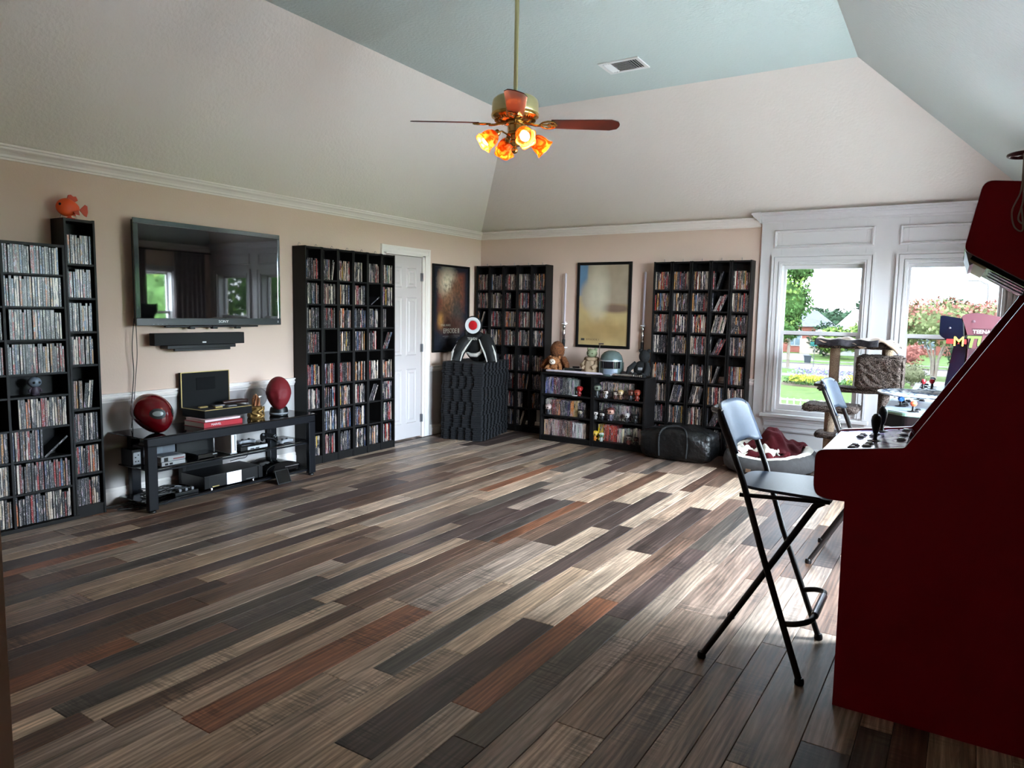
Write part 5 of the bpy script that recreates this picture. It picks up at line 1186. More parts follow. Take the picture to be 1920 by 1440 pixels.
# ================================================================== FOAM MATS AND PADDED HARNESS
def mat_outline(w, d, tooth=0.022, n1=11, n2=17):
    def edge(p, q, n):
        p, q = Vector(p), Vector(q); u = (q-p)/n; nrm = Vector((u.y, -u.x)).normalized(); out = []
        for k in range(n):
            a = p+u*k
            if k % 2: out += [tuple(a+u*0.12), tuple(a-u*0.06+nrm*tooth), tuple(a+u*1.06+nrm*tooth), tuple(a+u*0.88)]
            else: out.append(tuple(a+u*0.02))
        return out
    c = [(-w/2, -d/2), (w/2, -d/2), (w/2, d/2), (-w/2, d/2)]
    return edge(c[0], c[1], n1)+edge(c[1], c[2], n2)+edge(c[2], c[3], n1)+edge(c[3], c[0], n2)
M_FOAM = mat('black_eva_foam', S(20, 20, 23), 0.75, bump=(120, 0.3))
NM, HT = 36, 0.0245
fo = MB().prism(mat_outline(0.50, 0.79), 0.0012, HT-0.0012, 'z').build('foam_mat', M_FOAM, bevel=0.0015, seg=1); fme = fo.data; bpy.data.objects.remove(fo)
fme2 = MB().prism(mat_outline(0.50, 0.79, 0.022, 9, 15), 0.0012, HT-0.0012, 'z').build('foam_mat', M_FOAM); _d = fme2.data; bpy.data.objects.remove(fme2); fme2 = _d
fr = random.Random(9)
ang = math.atan2(0.10, 0.52)
for k in range(NM):
    o = bpy.data.objects.new('foam_mat', fme if (k//6) % 2 == 0 else fme2); COL.objects.link(o)
    o.location = (-4.735+fr.uniform(-0.006, 0.006)+(0.008 if k > 24 else 0), 6.785+fr.uniform(-0.006, 0.006), k*HT)
    o.rotation_euler = (0, 0, ang+fr.uniform(-0.008, 0.008)+(PI if fr.random() < 0.5 else 0))
    tag(o, 'black interlocking foam floor mat, %s from the floor in the corner stack' % ORD[k], 'foam mat', 'stack of foam mats')
ZS = NM*HT
v = thing('padded_harness', 'black padded vest with white piping and a red and white roundel on the mats', 'vest', (-4.64, 6.66, ZS), math.radians(14))
M_PAD = mat('black_nylon_padding', S(10, 10, 11), 0.7, bump=(40, 0.3))
M_QUILT = mat('silver_white_quilting', S(196, 192, 186), 0.7, bump=(90, 0.6))
def bodyf(d):
    q = d.copy(); q.x *= 1-0.28*max(0, d.z); return q
MB().ell((0, 0.06, 0.165), (0.165, 0.10, 0.175), 28, 18, bodyf).build('body', M_PAD, v, smooth=True, sharp=180)
for s_, e in ((-1, -0.15), (1, 0.24)):
    MB().tube([(s_*0.09, 0.02, 0.27), (s_*0.15, -0.03, 0.20), (s_*0.175+e*0.1, -0.07, 0.11), (s_*0.18+e*0.2, -0.085, 0.004)], [0.07, 0.075, 0.07, 0.06], 14).build('shoulder_flap', M_PAD, v, smooth=True)
    for q in (-1, 1):
        MB().tube([(s_*0.10+q*0.055, -0.045, 0.255), (s_*0.155+q*0.066, -0.085, 0.18), (s_*0.178+e*0.1+q*0.062, -0.115, 0.10), (s_*0.18+e*0.2+q*0.055, -0.12, 0.008)], [0.006, 0.011, 0.013, 0.006], 8).build('piping', M_QUILT, v, smooth=True)
MB().tube([(-0.10, -0.05, 0.10), (-0.05, -0.062, 0.075), (0.02, -0.062, 0.078), (0.07, -0.055, 0.11), (0.085, -0.05, 0.17)], [0.012, 0.024, 0.024, 0.018, 0.01], 10).build('quilted_front', M_QUILT, v, smooth=True)
MB().lathe([(0.0, 0), (0.106, 0), (0.108, 0.01), (0.100, 0.022), (0.0, 0.022)], 36, (0, 0, 0), Matrix.Translation((-0.03, -0.035, 0.415)) @ Matrix.Rotation(PI/2, 4, 'X')).build('roundel', M_PAD, v, smooth=True)
MB().lathe([(0.064, 0.0225), (0.064, 0.026), (0.094, 0.026), (0.094, 0.0225)], 36, (0, 0, 0), Matrix.Translation((-0.03, -0.035, 0.415)) @ Matrix.Rotation(PI/2, 4, 'X')).build('white_ring', M_WHITEPL, v, smooth=True)
MB().lathe([(0.0, 0.028), (0.045, 0.027), (0.053, 0.0225)], 30, (0, 0, 0), Matrix.Translation((-0.03, -0.035, 0.415)) @ Matrix.Rotation(PI/2, 4, 'X')).build('red_disc', mat('signal_red', S(190, 24, 34), 0.4), v, smooth=True)
MB().tube([(-0.12, -0.03, 0.36), (-0.11, -0.03, 0.30), (0.0, -0.04, 0.27), (0.06, -0.03, 0.32)], 0.03, 10).build('neck_pad', M_PAD, v, smooth=True)
text('TENEN', 'lettering', 0.042, (-0.03, -0.072, 0.262), FACE_NY, M_QUILT, v, 0.001, sx=0.9, label='white lettering')

# ================================================================== DUFFEL BAG AND DOG BED
b = thing('duffel_bag', 'slumped black vinyl duffel bag in front of the window towers', 'bag', (-2.285, 6.905, 0))
M_VINYL = mat('black_vinyl', S(9, 9, 10), 0.35, bump=(9, 0.6, (1, 1, 1), 0.05))
bq = random.Random(4); ph = [bq.uniform(0, 6) for _ in range(8)]
def bagf(d):
    def se(v_, e): return math.copysign(abs(v_)**e, v_)
    x, y, z = se(d.x, 0.35), se(d.y, 0.4), se(d.z, 0.45)
    w = 0.02*math.sin(9*x+ph[0]+4*z)+0.018*math.sin(13*y+ph[1]+5*x)+0.022*math.sin(7*z+6*x+ph[2])
    zz = z+(0.10*math.sin(3.2*x+ph[3])*max(0, z))-(0.10*x*x*max(0, z))
    return Vector((x*(1+w*0.6), y*(1+w), zz*(1+w*0.5 if z > 0 else 1)))
MB().ell((0, 0, 0.165), (0.375, 0.205, 0.163), 72, 36, bagf).build('body', M_VINYL, b, smooth=True, sharp=180)
MB().tube(wave_path([(-0.33, -0.10, 0.30), (-0.1, -0.06, 0.335), (0.1, -0.05, 0.33), (0.32, -0.06, 0.30)], 8), 0.006, 6).build('zipper', M_BLACKMETAL, b, smooth=True)
for y in (-0.16,):
    MB().tube(wave_path([(-0.14, y-0.045, 0.05), (-0.14, y-0.05, 0.26), (-0.08, y, 0.34), (0.06, y+0.02, 0.345), (0.14, y-0.04, 0.27), (0.14, y-0.05, 0.05)], 8), 0.010, 8).build('handle', M_PAD, b, smooth=True)
d = thing('dog_bed', 'grey bolster dog bed lined in cream beside the window wall', 'dog bed', (-1.40, 6.95, 0))
M_BEDG = mat('grey_suede', S(66, 65, 66), 0.9, noise=(20, 0.12), bump=(30, 0.3)); M_FLEECE = mat('cream_fleece', S(214, 206, 192), 0.95, sheen=0.4, bump=(60, 0.5))
def bolster(rx, ry, r, z, nu=48, nv=12, dip=0.06):
    def fn(u, v_):
        a = 2*PI*u; t_ = 2*PI*v_
        se = lambda q: math.copysign(abs(q)**0.75, q)
        low = dip*math.exp(-((a-4.55)/0.75)**2)            # the front dips to an opening
        cx, cy = rx*se(math.cos(a)), ry*se(math.sin(a))
        n = Vector((cx/rx**2, cy/ry**2)).normalized()
        rr = r*(1+0.04*math.sin(9*a))
        return (cx+n.x*rr*math.cos(t_), cy+n.y*rr*math.cos(t_), max(0.0, (z+rr*1.25*math.sin(t_))*(1-low*4 if math.sin(t_) > -0.5 else 1)))
    return MB().grid(fn, nu, nv, True)
bolster(0.335, 0.36, 0.085, 0.105).build('bolster', M_BEDG, d, smooth=True, sharp=180)
def inner(u, v_):
    a = 2*PI*u; se = lambda q: math.copysign(abs(q)**0.75, q)
    cx, cy = 0.335*se(math.cos(a)), 0.36*se(math.sin(a)); n = Vector((cx/0.335**2, cy/0.36**2)).normalized()
    low = 1-0.06*math.exp(-((a-4.55)/0.75)**2)*4; k = int(round(v_*9))
    off, z = ((0.036, 0.203), (0.020, 0.214), (0.0, 0.219), (-0.02, 0.214), (-0.045, 0.200), (-0.075, 0.160), (-0.088, 0.10), (-0.15, 0.085), (-0.23, 0.085), (-0.30, 0.085))[k]
    w = 1+0.04*math.sin(9*a)
    return (cx+n.x*off*w, cy+n.y*off*w, (z*low if k < 6 else z)*(1+0.02*math.sin(13*a)))
MB().grid(inner, 48, 9, True).build('lining', M_FLEECE, d, smooth=True, sharp=180)
for (x, a) in ((-0.10, 0), (0.06, 0)): MB().bx(x-0.022, x+0.022, -0.449, -0.443, 0.04, 0.07).build('leather_tag', mat('brown_tag', S(110, 84, 66), 0.6), d)
M_MAROON = mat('maroon_fleece_blanket', S(84, 7, 20), 0.95, bump=(40, 0.4))
def drape(x0, x1, y0, y1, zf, nx=40, ny=30, seed=0):
    q = random.Random(seed); k = [q.uniform(0, 6) for _ in range(6)]
    def fn(u, v_):
        x = x0+(x1-x0)*u; y = y0+(y1-y0)*v_
        return (x+0.015*math.sin(9*v_+k[0]), y+0.015*math.sin(8*u+k[1]), zf(u, v_)+0.022*math.sin(11*u+4*v_+k[2])+0.020*math.sin(13*v_-7*u+k[3])+0.014*math.sin(27*u+k[4]+9*v_)+0.010*math.sin(31*v_+14*u+k[5]))
    return MB().grid(fn, nx, ny)
bl = thing('dog_blanket', 'crumpled maroon blanket with cream backing heaped in the dog bed', 'blanket', (-1.40, 6.95, 0))
drape(-0.26, 0.27, -0.16, 0.30, lambda u, v_: 0.155+0.19*math.exp(-((u-0.5)/0.30)**2-((v_-0.62)/0.34)**2)+0.04*v_, seed=2).build('cloth', M_MAROON, bl, smooth=True, thick=0.012, sharp=180)
drape(-0.28, 0.10, -0.25, -0.05, lambda u, v_: 0.150+0.045*math.sin(PI*v_)+0.02*u, 30, 12, seed=5).build('turned_back_edge', M_FLEECE, bl, smooth=True, thick=0.012, sharp=180)
drape(-0.30, 0.20, -0.29, -0.20, lambda u, v_: 0.150+0.02*math.sin(PI*v_), 30, 8, seed=8).build('maroon_hem', M_MAROON, bl, smooth=True, thick=0.012, sharp=180)

# ---- orange fish ornament on the single tower
f = thing('fish_ornament', 'plain orange toy fish standing on top of the single tower', 'ornament', (-5.055, 2.495, 2.021), math.radians(-98)); f.scale = (1.08, 1.08, 1.08)
M_OR = mat('orange_toy_plastic', S(222, 82, 34), 0.45)
MB().ell((0.018, 0, 0.070), (0.066, 0.036, 0.056), 28, 18, lambda d: Vector((d.x, d.y*(1-0.35*max(0, -d.x)), d.z*(1-0.3*max(0, -d.x))))).build('body', M_OR, f, smooth=True)
M_ORD = mat('deep_orange_fin', S(188, 58, 26), 0.5)
MB().prism([(-0.02, 0.105), (0.022, 0.122), (0.014, 0.146), (-0.002, 0.150), (-0.014, 0.140), (-0.030, 0.142), (-0.040, 0.118)], -0.004, 0.004, 'y').build('back_fin', M_ORD, f, bevel=0.002)
MB().prism([(-0.045, 0.062), (-0.078, 0.098), (-0.092, 0.090), (-0.094, 0.052), (-0.086, 0.022), (-0.070, 0.030)], -0.004, 0.004, 'y').build('tail_fin', M_ORD, f, bevel=0.002)
for s_ in (-1, 1):
    MB().prism([(0.0, 0.045), (-0.03, 0.055), (-0.036, 0.025), (-0.01, 0.028)], s_*0.034-0.003, s_*0.034+0.003, 'y').build('side_fin', M_ORD, f, bevel=0.001)
    MB().ell((0.066, s_*0.020, 0.084), (0.008, 0.007, 0.009), 10, 8).build('eye', M_BLACK, f, smooth=True)
MB().lathe([(0.03, 0), (0.03, 0.006), (0.012, 0.010), (0.010, 0.02)], 16, (0.01, 0, 0)).build('stand', M_ORD, f, smooth=True)
# ================================================================== ARCADE CABINETS
M_ARED = mat('deep_red_laminate', S(134, 3, 24), 0.42, spec=0.3)
M_TMOLD = mat('pale_edge_moulding', S(170, 168, 176), 0.3)
M_SWIRL = bpy.data.materials.new('violet_white_control_art'); M_SWIRL.use_nodes = True
t_ = M_SWIRL.node_tree; p_ = t_.nodes['Principled BSDF']; n_ = t_.nodes.new('ShaderNodeTexNoise'); r_ = t_.nodes.new('ShaderNodeValToRGB'); c_ = t_.nodes.new('ShaderNodeTexCoord')
n_.inputs['Scale'].default_value = 5; n_.inputs['Distortion'].default_value = 1.6; n_.inputs['Detail'].default_value = 3
for k, (pos, c) in enumerate(((0.36, S(58, 50, 84)), (0.50, S(120, 106, 140)), (0.62, S(190, 184, 196)))):
    e = r_.color_ramp.elements[k] if k < 2 else r_.color_ramp.elements.new(pos); e.position = pos; e.color = c
t_.links.new(c_.outputs['Object'], n_.inputs['Vector']); t_.links.new(n_.outputs['Fac'], r_.inputs['Fac']); t_.links.new(r_.outputs[0], p_.inputs['Base Color']); p_.inputs['Roughness'].default_value = 0.18
side = [(-.291, 0), (-.296, .787), (-.352, .787), (-.404, .80), (-.404, .966), (-.116, 1.006), (.218, 1.566), (.012, 1.690), (.052, 1.912), (.44, 1.87), (.44, 0)]
rads = [0, 0.0, 0.01, 0.05, 0.03, 0.01, 0.03, 0.02, 0.03, 0.02, 0]
outline = rpoly(side, rads, 5)
cab = thing('arcade_cabinet', 'tall red sided arcade cabinet at the picture edge with black joysticks', 'arcade cabinet')
AY0, AY1 = 2.800, 3.400
for y in (AY0, AY1-0.02):
    MB().prism(outline, y, y+0.02, 'y').build('side_panel', M_ARED, cab)
def ribbon(path, y0, y1, lift=0.0015, w=None):
    mb = MB(); n = len(path); vs = []
    for i, (x, z) in enumerate(path):
        a = Vector(path[max(i-1, 0)]); b = Vector(path[min(i+1, n-1)]); d = (b-a).normalized(); nr = Vector((-d.y, d.x))
        for (yy, l) in ((y0, lift), (y1, lift), (y1, -0.001), (y0, -0.001)): vs.append((x+nr.x*l, yy, z+nr.y*l))
    fs = [(i*4+k, i*4+(k+1) % 4, i*4+4+(k+1) % 4, i*4+4+k) for i in range(n-1) for k in range(4)]
    return mb.add(vs, fs)
front_edge = outline[:-1]
i0 = 0
for y in (AY0, AY1-0.02):
    ribbon(outline[1:-2], y+0.001, y+0.019).build('edge_moulding', M_TMOLD, cab)
IY0, IY1 = AY0+0.02, AY1-0.02
MB().prism([(-.398, .945), (-.388, .962), (-.118, .9995), (-.108, .985), (-.108, .95)], IY0, IY1, 'y').build('control_deck', M_SWIRL, cab)
MB().prism([(-.398, .945), (-.398, .81), (-.36, .79), (-.30, .79), (-.30, .95)], IY0, IY1, 'y').build('deck_front', M_ARED, cab)
MB().bx(-.285, -.265, IY0, IY1, 0.0, .80).build('kick_panel', M_BLACK, cab)
MB().bx(-.296, -.284, 2.98, 3.22, 0.30, 0.62).build('coin_door', M_BLACKMETAL, cab, bevel=0.004)
for y in (3.05, 3.15): MB().bx(-.302, -.295, y-0.02, y+0.02, 0.48, 0.54).build('coin_slot', mat('coin_red', S(150, 30, 30), 0.4), cab, bevel=0.002)
def slant(a, b, off, th): 
    a, b = Vector(a), Vector(b); d = (b-a).normalized(); n = Vector((d.y, -d.x)); a2, b2 = a+n*off, b+n*off
    return [tuple(a2), tuple(b2), tuple(b2+n*th), tuple(a2+n*th)]
MB().prism(slant((-.112, 1.0), (.210, 1.545), 0.03, 0.012), IY0, IY1, 'y').build('bezel', M_BLACK, cab)
MB().prism(slant((-.05, 1.10), (.165, 1.465), 0.026, 0.004), IY0+0.06, IY1-0.06, 'y').build('monitor_glass', M_GLOSSBLACK, cab)
spk = [(.030, 1.660), (.208, 1.553), (.216, 1.566), (.038, 1.673)]
MB().prism(spk, IY0, IY1, 'y').build('speaker_panel', mat('satin_black_panel', S(22, 23, 28), 0.25), cab)
MB().prism([(.026, 1.655), (.075, 1.625), (.080, 1.632), (.031, 1.662)], IY0, IY1, 'y').build('light_strip', mat('cream_diffuser', S(196, 188, 150), 0.4), cab)
def under(x, d): return 1.660-(x-.030)*(.107/.178)-d
for y in (AY0+0.075, AY0+0.20, AY0+0.36):
    MB().prism([(.095, under(.095, .004)), (.200, under(.200, .004)), (.200, under(.200, -.004)), (.095, under(.095, -.004))], y, y+0.035, 'y').build('speaker_slot', M_GLOSSBLACK, cab)
    MB().prism([(.090, under(.090, .002)), (.204, under(.204, .002)), (.204, under(.204, -.002)), (.090, under(.090, -.002))], y-0.006, y+0.041, 'y').build('slot_rim', M_STEEL, cab)
MB().prism([(.016, 1.690), (.030, 1.640), (.046, 1.648), (.036, 1.672)], IY0+0.005, IY1-0.005, 'y').build('front_lip', mat('pale_metal_lip', S(150, 150, 156), 0.35, metal=0.5), cab)
MB().prism([(.024, 1.70), (.060, 1.895), (.050, 1.897), (.014, 1.702)], IY0, IY1, 'y').build('marquee', mat('dark_marquee', S(60, 30, 40), 0.2), cab)
MB().prism([(.06, 1.890), (.43, 1.855), (.43, 1.867), (.06, 1.902)], IY0, IY1, 'y').build('top_panel', M_ARED, cab)
MB().bx(.42, .435, IY0, IY1, 0, 1.85).build('back_panel', M_BLACK, cab)
def deck_z(x): return .962+(x+.388)*(.0375/.27)
def arcade_button(x, y, z, m, par, r=0.013):
    b_ = MB().lathe([(r*1.25, 0), (r*1.25, 0.004), (r, 0.006), (r*0.9, 0.0055)], 18, (x, y, z)).build('button_ring', mat('smoke_ring', S(70, 70, 76), 0.3), par, smooth=True)
    MB().lathe([(r*0.86, 0.002), (r*0.86, 0.009), (r*0.7, 0.0105), (0, 0.0095)], 18, (x, y, z)).build('button_cap', m, b_, smooth=True)
def joystick(x, y, z, m, par, bat=True, s=1.0):
    b_ = MB().lathe([(0.028, 0), (0.028, 0.003), (0.010, 0.006), (0.007, 0.010), (0.006, 0.045*s)], 20, (x, y, z)).build('joystick', M_BLACK, par, smooth=True)
    prof = [(0.007, 0.030), (0.010, 0.036), (0.016, 0.062), (0.0185, 0.080), (0.016, 0.096), (0.009, 0.106), (0, 0.109)] if bat else [(0.006, 0.036), (0.013, 0.042), (0.018, 0.055), (0.013, 0.068), (0, 0.073)]
    MB().lathe([(r, q*s) for (r, q) in prof], 20, (x, y, z)).build('joystick_top', m, b_, smooth=True)
for (x, y) in ((-.29, 2.87), (-.285, 2.925), (-.245, 2.895), (-.24, 2.955), (-.29, 3.15), (-.285, 3.205), (-.245, 3.175), (-.24, 3.235), (-.140, 3.05), (-.138, 3.18), (-.136, 3.31)):
    arcade_button(x, y, deck_z(x), mat('white_button', S(190, 190, 192), 0.3), cab)
joystick(-.228, 3.035, deck_z(-.228), M_BLACK, cab); joystick(-.226, 3.315, deck_z(-.226), M_BLACK, cab)
for (x, y) in ((-.36, 2.84), (-.36, 3.36), (-.165, 2.84), (-.165, 3.36)): MB().lathe([(0.005, 0), (0.004, 0.002), (0, 0.0025)], 10, (x, y, deck_z(x))).build('bolt', M_BLACK, cab)
# ornament and cord on top of the cabinet
o_ = thing('wheel_ornament', 'dark red spoked wheel ornament with dangling pale cords on the red cabinet', 'ornament', (.165, 2.87, 1.898))
M_MAR = mat('maroon_lacquer', S(74, 14, 26), 0.35)
MB().tube([(0.052*math.cos(a), 0.052*math.sin(a), 0.098) for a in [2*PI*k/28 for k in range(28)]], 0.0055, 8, None, True).build('rim', M_MAR, o_, smooth=True)
for k in range(6): MB().tube([(0, 0, 0.102), (0.052*math.cos(PI*k/3), 0.052*math.sin(PI*k/3), 0.098)], 0.003, 6).build('spoke', M_MAR, o_)
MB().lathe([(0.03, -0.003), (0.03, 0.006), (0.006, 0.012), (0.004, 0.10), (0.01, 0.105), (0, 0.108)], 16).build('stem', M_MAR, o_, smooth=True)
M_STRING = mat('pale_cord', S(150, 136, 132), 0.7)
MB().tube(wave_path([(-0.012, -0.05, 0.095), (-0.012, -0.072, 0.03), (-0.014, -0.076, -0.03), (-0.032, -0.076, -0.09), (-0.022, -0.076, -0.14), (0.0, -0.076, -0.15), (-0.008, -0.076, -0.08)]), 0.0026, 6).build('cord', M_STRING, o_, smooth=True)
MB().tube(wave_path([(-0.006, -0.05, 0.095), (-0.008, -0.0725, 0.02), (-0.006, -0.077, -0.06), (-0.014, -0.077, -0.115), (0.004, -0.077, -0.135)]), 0.0026, 6).build('cord', M_STRING, o_, smooth=True)

# ---- second cabinet: pinkish grey sides, wide deck with a mosaic disc lying on it
M_PINKG = mat('rose_grey_laminate', S(66, 34, 40), 0.4)
c2 = thing('arcade_cabinet', 'shorter arcade cabinet with rose grey sides and turtle green lettering', 'arcade cabinet')
side2 = [(-.02, 0), (-.02, .93), (.06, 1.00), (.072, 1.36), (.034, 1.470), (.040, 1.486), (.092, 1.498), (.207, 1.476), (.30, 1.44), (.43, 1.425), (.43, 0)]
for y in (4.30, 4.885):
    MB().prism(rpoly(side2, [0, .02, .02, .05, .01, .01, .03, .03, .05, .02, 0], 4), y, y+0.015, 'y').build('side_panel', M_PINKG, c2)
MB().bx(.0, .425, 4.3155, 4.885, 0.04, .90).build('body', M_BLACK, c2)
MB().prism([(.06, .95), (.165, 1.33), (.185, 1.33), (.085, .95)], 4.3155, 4.885, 'y').build('monitor', M_GLOSSBLACK, c2)
MB().prism([(.052, 1.37), (.042, 1.47), (.30, 1.43), (.30, 1.33)], 4.3155, 4.885, 'y').build('marquee_box', M_BLACK, c2)
dk = rpoly([(-.295, 4.26), (-.19, 4.16), (.05, 4.16), (.05, 5.00), (-.19, 5.00), (-.295, 4.90)], 0.02, 3)
MB().prism(dk, .885, .955, 'z').build('deck_box', M_BLACK, c2, bevel=0.004)
MB().prism(dk, .955, .968, 'z').build('deck_edge', mat('sea_green_edge', S(110, 150, 132), 0.4), c2)
MB().prism(rpoly([(-.288, 4.264), (-.187, 4.168), (.045, 4.168), (.045, 4.992), (-.187, 4.992), (-.288, 4.896)], 0.02, 3), .968, .972, 'z').build('deck_art', mat('pale_blue_deck_art', S(132, 142, 152), 0.45, spec=0.3, noise=(7, 0.3)), c2)
for (x, y, c) in ((-.15, 4.24, (200, 90, 60)), (-.22, 4.46, (60, 120, 200)), (-.22, 4.70, (200, 60, 60)), (-.15, 4.92, (170, 110, 180))):
    joystick(x, y, .972, mat('stick_%d_%d' % c[:2], S(*c), 0.3), c2, False, 0.8)
    for d_ in (0.045, 0.08): arcade_button(x+0.02, y+d_*(1 if y < 4.9 else -1), .972, M_BLACK, c2)
text('TEENAGE', 'side_lettering', 0.026, (.138, 4.2992, 1.400), FACE_NY, mat('pale_pink_ink', S(156, 128, 134), 0.4), c2, 0.0004, sx=0.95, label='pale pink lettering', bold=0.0006)
MB().prism([(.078, 1.417), (.215, 1.417), (.205, 1.383), (.090, 1.383)], 4.2994, 4.2999, 'y').build('letter_banner', mat('dark_wine_ink', S(40, 14, 20), 0.4), c2)
text('TUR', 'side_logo', 0.080, (.130, 4.2992, 1.345), FACE_NY, mat('turtle_green_ink', S(74, 92, 42), 0.4), c2, 0.0004, sx=0.95, label='large green lettering', shear=0.15, bold=0.003)
text('TUR', 'side_logo_shadow', 0.088, (.1315, 4.2996, 1.344), FACE_NY, M_BLACK, c2, 0.0002, sx=0.97, shear=0.15, bold=0.005)
MB().prism([(.0, .95), (.06, 1.02), (.074, 1.315), (.20, 1.315), (.20, .95)], 4.2996, 4.2999, 'y').build('side_art', mat('dark_side_art', S(34, 18, 23), 0.4, noise=(14, 0.4)), c2)
MB().lathe([(0.008, 0), (0.008, 0.003), (0, 0.004)], 12, (0, 0, 0), Matrix.Translation((.085, 4.2998, 1.452)) @ Matrix.Rotation(PI/2, 4, 'X')).build('bolt', mat('dark_bolt', S(60, 40, 46), 0.4), c2)
# mosaic disc
M_MOS = bpy.data.materials.new('blue_white_mosaic'); M_MOS.use_nodes = True
t_ = M_MOS.node_tree; p_ = t_.nodes['Principled BSDF']; n_ = t_.nodes.new('ShaderNodeTexVoronoi'); r_ = t_.nodes.new('ShaderNodeValToRGB'); c_ = t_.nodes.new('ShaderNodeTexCoord')
n_.inputs['Scale'].default_value = 48; r_.color_ramp.interpolation = 'CONSTANT'
for k, (pos, c) in enumerate(((0.0, S(196, 204, 210)), (0.36, S(52, 76, 108)), (0.52, S(210, 210, 214)), (0.72, S(36, 66, 88)))):
    e = r_.color_ramp.elements[k] if k < 2 else r_.color_ramp.elements.new(pos); e.position = pos; e.color = c
t_.links.new(c_.outputs['Object'], n_.inputs['Vector']); t_.links.new(n_.outputs['Color'], r_.inputs['Fac']); t_.links.new(r_.outputs[0], p_.inputs['Base Color']); p_.inputs['Roughness'].default_value = 0.7; p_.inputs['Specular IOR Level'].default_value = 0.2
t = thing('mosaic_disc', 'round blue and white mosaic disc resting on the joysticks of the shorter cabinet', 'disc', (-.135, 4.58, 1.032))
MB().lathe([(0.0, 0), (0.20, 0), (0.212, 0.006), (0.212, 0.012), (0.20, 0.016), (0.0, 0.016)], 44).build('disc', M_MOS, t, smooth=True)
MB().lathe([(0.2105, 0.004), (0.2145, 0.006), (0.2145, 0.012), (0.2105, 0.014)], 44).build('rim', M_WHITEPL, t, smooth=True)

# ---- third cabinet: dark blue
M_NAVY = mat('dark_blue_cloud_art', S(5, 7, 17), 0.18, noise=(5, 0.9))
c3 = thing('arcade_cabinet', 'dark blue sided arcade cabinet with a yellow letter, beside the window wall', 'arcade cabinet')
side3 = [(-.03, 0), (-.03, .95), (-.02, 1.04), (.012, 1.292), (-.078, 1.355), (-.080, 1.490), (.06, 1.466), (.43, 1.41), (.43, 0)]
for y in (5.55, 6.085):
    MB().prism(rpoly(side3, [0, .03, .05, .03, .02, .02, .02, .02, 0], 4), y, y+0.015, 'y').build('side_panel', M_NAVY, c3)
MB().bx(.0, .425, 5.5655, 6.085, 0.04, .93).build('body', M_BLACK, c3)
MB().prism([(.0, .99), (.045, 1.29), (.065, 1.29), (.02, .99)], 5.5655, 6.085, 'y').build('monitor', M_GLOSSBLACK, c3)
MB().prism([(-.068, 1.365), (-.070, 1.478), (.30, 1.42), (.30, 1.31), (.02, 1.30)], 5.5655, 6.085, 'y').build('marquee_box', M_BLACK, c3)
MB().prism(rpoly([(-.215, 5.55), (.02, 5.55), (.02, 6.10), (-.215, 6.10)], 0.02, 3), .91, .972, 'z').build('deck_box', M_BLACK, c3, bevel=0.004)
MB().prism(rpoly([(-.213, 5.552), (.018, 5.552), (.018, 6.098), (-.213, 6.098)], 0.02, 3), .972, .978, 'z').build('deck_art', mat('pale_deck_art', S(132, 138, 148), 0.45, spec=0.3, noise=(9, 0.25)), c3)
joystick(-.10, 5.68, .978, mat('red_ball', S(200, 30, 40), 0.3), c3, False); joystick(-.10, 5.86, .978, mat('grey_ball', S(120, 130, 140), 0.3), c3, False); joystick(-.15, 5.60, .978, mat('dark_red_ball', S(120, 24, 30), 0.3), c3, False)
for (x, y) in ((-.16, 5.72), (-.14, 5.78), (-.16, 5.92), (-.14, 6.0)): arcade_button(x, y, .978, M_BLACK, c3)
text('M', 'side_letter', 0.090, (.036, 5.5488, 1.314), FACE_NY, mat('yellow_ink', S(176, 146, 56), 0.4), c3, 0.0006, sx=0.95, label='yellow capital letter', bold=0.0012)
MB().bx(-.035, .11, 5.5492, 5.5498, 1.300, 1.332).build('letter_band', mat('red_ink', S(120, 24, 22), 0.4), c3)
MB().lathe([(0.007, 0), (0.007, 0.003), (0, 0.004)], 12, (0, 0, 0), Matrix.Translation((-.02, 5.5498, 1.405)) @ Matrix.Rotation(PI/2, 4, 'X')).build('bolt', M_STEEL, c3)

